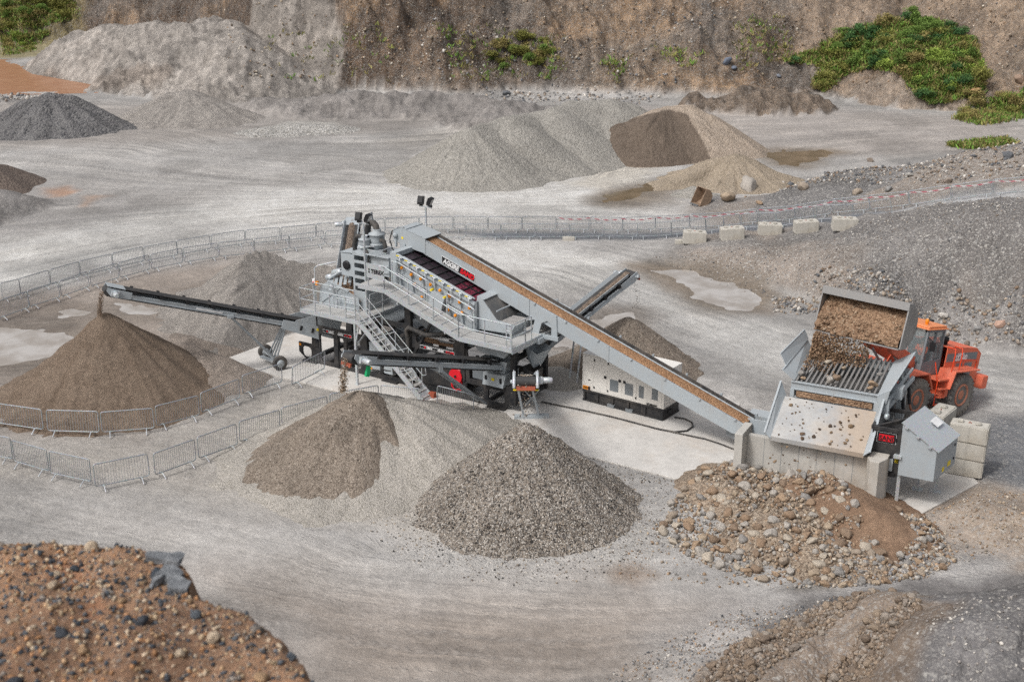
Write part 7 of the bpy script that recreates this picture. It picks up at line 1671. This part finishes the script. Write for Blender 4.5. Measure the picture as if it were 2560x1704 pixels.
q = in_poly(r, vis, 6500); sdq = polysd(q[:, 0], q[:, 1], FB); den = fbm(q[:, 0], q[:, 1], .6, 3) + .55 * (q[:, 1] > 13) + .2; q = q[(r.rand(len(q)) < np.clip(.55 + den, .2, 1)) & (sdq < .0)]
s_ = .012 + .085 * r.rand(len(q)) ** 4.0
scatter('bank_pebbles', np.c_[q, bank_z(q[:, 0], q[:, 1]) + s_ * .15], s_, pick_cols(r, len(q), BPAL), 'dark and orange pebbles covering the foreground bank', 'pebbles', None, 82)
q = in_poly(r, vis, 700); q = q[polysd(q[:, 0], q[:, 1], FB) < -.03][:80]; z = bank_z(q[:, 0], q[:, 1]); s_ = .07 + .15 * r.rand(len(q)) ** 3.0
for i in range(len(q)):
    k = int(r.randint(0, 16)); drk = k % 8 in (0, 1, 6, 7)
    stone('bank_stone', (q[i][0], q[i][1], float(z[i]) + s_[i] * .12), float(s_[i]), 'bank', BPAL, k, ('dark blue grey' if drk else 'orange tan') + ' stone embedded in the foreground bank', 'stone', ('dark' if drk else 'orange') + ' stones of the foreground bank')
for i_, (u, v, sz, lab) in enumerate(((385, 1290, (.42, .22, .12), 'topmost dark flat slab on the edge of the foreground bank'), (392, 1325, (.30, .18, .12), 'second dark slab below the topmost one on the bank edge'), (352, 1345, (.2, .17, .12), 'left dark slab below the second one on the bank edge'), (412, 1352, (.24, .17, .13), 'lowest right dark slab on the bank edge'))):
    p = atd(u, v, 13.02); no_ = 8; an_ = np.sort(r.uniform(0, 6.283, no_)); mb = MB(); rd_ = .62 * (.75 + .4 * r.rand(no_))
    mb.plate([(sz[0] * rd_[k] * math.cos(an_[k]), sz[1] * rd_[k] * math.sin(an_[k]) * 1.3, 0) for k in range(no_)], sz[2] * .75)
    me = mb.mesh('slab_rock', M['slate']); bm = bmesh.new(); bm.from_mesh(me); bmesh.ops.remove_doubles(bm, verts=bm.verts, dist=1e-4); bmesh.ops.triangulate(bm, faces=[f for f in bm.faces if len(f.verts) > 4]); bmesh.ops.subdivide_edges(bm, edges=list(bm.edges), cuts=3, use_grid_fill=True)
    for v_ in bm.verts: v_.co += Vector(v_.co).normalized() * .07 * mnoise.noise(v_.co * 7 + Vector((i_ * 9, 0, 0))) + Vector((0, 0, .05 * mnoise.noise(v_.co * 4)))
    bmesh.ops.recalc_face_normals(bm, faces=bm.faces); bm.to_mesh(me); bm.free()
    o = mesh_obj('slab_rock', me); tag(o, lab, 'rock'); o.location = p + Vector((0, 0, .02)); o.rotation_euler = (r.uniform(-.15, .25), r.uniform(.0, .25), r.uniform(-.4, .4))

# ================================================================== vegetation
gv = G('leaf'); lc = gv.attr('tint'); M['leaf'] = gv.fin(lc, .7, **{'Specular IOR Level': .2})
def leaf_mesh(name, P, N_, size, cols, r, asp=.5):
    n = len(P); d = r.randn(n, 3); d /= np.linalg.norm(d, axis=1)[:, None]; d[:, 2] = np.abs(d[:, 2]) * .7 + .1
    d = d + N_ * .6; d /= np.linalg.norm(d, axis=1)[:, None]
    sdv = np.cross(d, r.randn(n, 3)); sdv /= np.linalg.norm(sdv, axis=1)[:, None] + 1e-9
    L_ = size[:, None]; V = np.stack([P - sdv * L_ * asp * .5, P + sdv * L_ * asp * .5, P + d * L_ + sdv * L_ * asp * .35, P + d * L_ - sdv * L_ * asp * .35], 1).reshape(-1, 3)
    me = bpy.data.meshes.new(name); me.vertices.add(4 * n); me.vertices.foreach_set('co', V.astype(np.float32).ravel()); me.loops.add(4 * n); me.loops.foreach_set('vertex_index', np.arange(4 * n).astype(np.int32)); me.polygons.add(n); me.polygons.foreach_set('loop_start', (np.arange(n) * 4).astype(np.int32))
    me.update(calc_edges=True); me.validate(); me.materials.append(M['leaf'])
    a = me.attributes.new('tint', 'FLOAT_COLOR', 'POINT'); a.data.foreach_set('color', np.repeat(np.c_[cols, np.ones(n)], 4, 0).astype(np.float32).ravel()); return me
def bush_proto(seed, w, h, cols, n=1300, leaf=.105):
    r = np.random.RandomState(seed); nb = 9; cc = np.c_[r.uniform(-.36, .36, nb) * w, r.uniform(-.36, .36, nb) * w, r.uniform(.15, .72, nb) * h]; rad = r.uniform(.16, .32, nb) * w
    k = r.randint(0, nb, n); d = r.randn(n, 3); d /= np.linalg.norm(d, axis=1)[:, None]; P = cc[k] + d * (rad[k] * (r.rand(n) ** .4))[:, None]; P[:, 2] = np.abs(P[:, 2])
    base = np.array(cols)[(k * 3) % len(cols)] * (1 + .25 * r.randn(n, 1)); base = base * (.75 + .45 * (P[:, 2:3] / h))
    crown = leaf_mesh('crown', P, d, leaf * (.6 + .8 * r.rand(n)), np.clip(base, .005, .6), r)
    st_ = MB()
    for i in range(5): st_.tube((r.uniform(-.05, .05), r.uniform(-.05, .05), -.1), tuple(cc[i]), .02, 5, .008)
    return crown, st_.mesh('stem', M['bark'])
M['bark'] = m_plain('bark', (.12, .085, .06), .9)
GRN = [(.14, .22, .05), (.19, .27, .065), (.11, .19, .055)]; DGR = [(.06, .14, .05), (.085, .17, .055)]; OLV = [(.22, .22, .06), (.17, .21, .05), (.27, .24, .075)]; ORA = [(.27, .225, .085), (.24, .215, .075), (.20, .20, .065)]; LIM = [(.27, .36, .07), (.23, .31, .065)]
BP = {'grn': [bush_proto(i, 1.6, 1.3, GRN) for i in (1, 2)], 'dgr': [bush_proto(i, 1.5, 1.7, DGR) for i in (3, 4)], 'olv': [bush_proto(i, 1.7, 1.0, OLV) for i in (5, 6)], 'ora': [bush_proto(i, 1.7, .9, ORA) for i in (7, 8)], 'lim': [bush_proto(i, 1.5, 1.0, LIM) for i in (9, 10)]}
BN = {'grn': 'mid green', 'dgr': 'dark green', 'olv': 'olive', 'ora': 'orange brown', 'lim': 'lime green'}
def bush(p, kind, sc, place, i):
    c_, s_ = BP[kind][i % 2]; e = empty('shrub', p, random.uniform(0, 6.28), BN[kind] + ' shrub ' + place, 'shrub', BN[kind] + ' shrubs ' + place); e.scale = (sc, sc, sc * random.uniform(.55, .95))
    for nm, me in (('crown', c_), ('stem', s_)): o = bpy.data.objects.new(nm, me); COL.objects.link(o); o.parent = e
r = np.random.RandomState(91)
def in_px(poly, n, r): return in_poly(r, [(float(a), float(b)) for a, b in poly], n)
vegp = [(1800, 140), (1880, 120), (1930, 85), (2020, 60), (2110, 45), (2180, 60), (2240, 110), (2262, 170), (2250, 225), (2150, 245), (2110, 225), (2070, 170), (2000, 160), (1930, 180), (1900, 215), (1870, 200), (1900, 150), (1830, 150)]
def hit_many(q, dz=0):
    tl = np.linspace(90, 230, 560); out = []
    D = np.array([ray(a * 1.08659, b * 1.08659) for a, b in q]); XX = D[:, 0:1] * tl; YY = D[:, 1:2] * tl; ZZ = HC + D[:, 2:3] * tl
    hh = H(XX.ravel(), YY.ravel(), False).reshape(XX.shape); bl = ZZ < hh; f = np.argmax(bl, 1); f = np.where(bl.any(1), f, len(tl) - 1); i = np.arange(len(q))
    return np.c_[XX[i, f], YY[i, f], hh[i, f]]
q = in_px(vegp, 120, r)
for i, (p, uv) in enumerate(zip(hit_many(q), q)):
    x = r.rand(); kind = ('grn' if x < .34 else 'dgr' if x < .5 else 'lim' if x < .68 else 'olv' if x < .84 else 'ora')
    if uv[1] < 105: kind = 'dgr' if x < .35 else 'grn' if x < .55 else 'ora' if x < .8 else 'olv'
    if uv[0] < 1960 and uv[1] > 150: kind = 'ora' if x < .5 else 'olv'
    bush(Vector(p) - Vector((0, 0, .1)), kind, .9 + .8 * r.rand(), 'on the green bank at the upper right', i)
for poly, n, kinds, place, sc in (([(1130, 110), (1190, 80), (1255, 95), (1262, 130), (1215, 165), (1150, 170), (1125, 150)], 26, ('olv', 'olv', 'grn', 'ora'), 'in the patch on the middle of the quarry face', 1.2), ([(2200, 265), (2280, 235), (2380, 220), (2380, 260), (2290, 272), (2230, 285)], 20, ('ora', 'olv', 'ora', 'grn'), 'at the right edge below the green bank', 1.1),
    ([(0, 5), (60, 0), (170, 5), (175, 40), (110, 60), (40, 65), (0, 70)], 26, ('olv', 'ora', 'grn', 'olv'), 'on the grassy slope at the upper left', 1.5), ([(10, 90), (110, 78), (70, 115), (30, 128)], 9, ('olv', 'lim', 'ora', 'olv'), 'left of the sandy bank', 1.1), ([(2180, 335), (2300, 325), (2330, 330), (2240, 345)], 9, ('lim', 'olv', 'lim', 'grn'), 'in the low strip on the right yard floor', .55)):
    q = in_px(poly, n, r)
    for i, p in enumerate(hit_many(q)): bush(Vector(p) - Vector((0, 0, .08)), kinds[i % 4], sc * (.7 + .5 * r.rand()), place, i)
# weeds and grass too fine to count
W_ = [hit_many(in_px(po, n, r)) for po, n in ((vegp, 9000), ([(1000, 60), (1300, 90), (1300, 190), (1050, 190)], 260), ([(1500, 110), (1640, 120), (1600, 160), (1520, 150)], 70), ([(1690, 60), (1800, 40), (1830, 140), (1700, 170)], 150), ([(1380, 140), (1450, 130), (1420, 200)], 60), ([(0, 0), (175, 0), (180, 45), (60, 75), (0, 70)], 1500), ([(2190, 275), (2290, 230), (2380, 215), (2380, 270), (2260, 290)], 900), ([(2180, 336), (2310, 322), (2335, 330), (2240, 346)], 500), ([(0, 78), (120, 75), (70, 120), (10, 130)], 500), ([(600, 80), (900, 60), (900, 190), (650, 190)], 70))]
P_ = np.concatenate(W_); P_[:, :2] += .15 * r.randn(len(P_), 2); c_ = pick_cols(r, len(P_), [(.16, .25, .05), (.22, .23, .06), (.25, .21, .08), (.14, .26, .045), (.27, .24, .10)], None, .25)
up_n = np.tile(np.array((0, 0, 1.0)), (len(P_), 1)); rp_ = np.repeat(np.arange(len(P_)), 5)
me = leaf_mesh('grass', P_[rp_] + .22 * r.randn(len(rp_), 3) * np.array((1, 1, .15)), up_n[rp_], .25 + .35 * r.rand(len(rp_)), c_[rp_], r, .22)
tag(mesh_obj('grass', me), 'rough grass and weeds on the quarry slopes', 'grass', None, 'stuff')
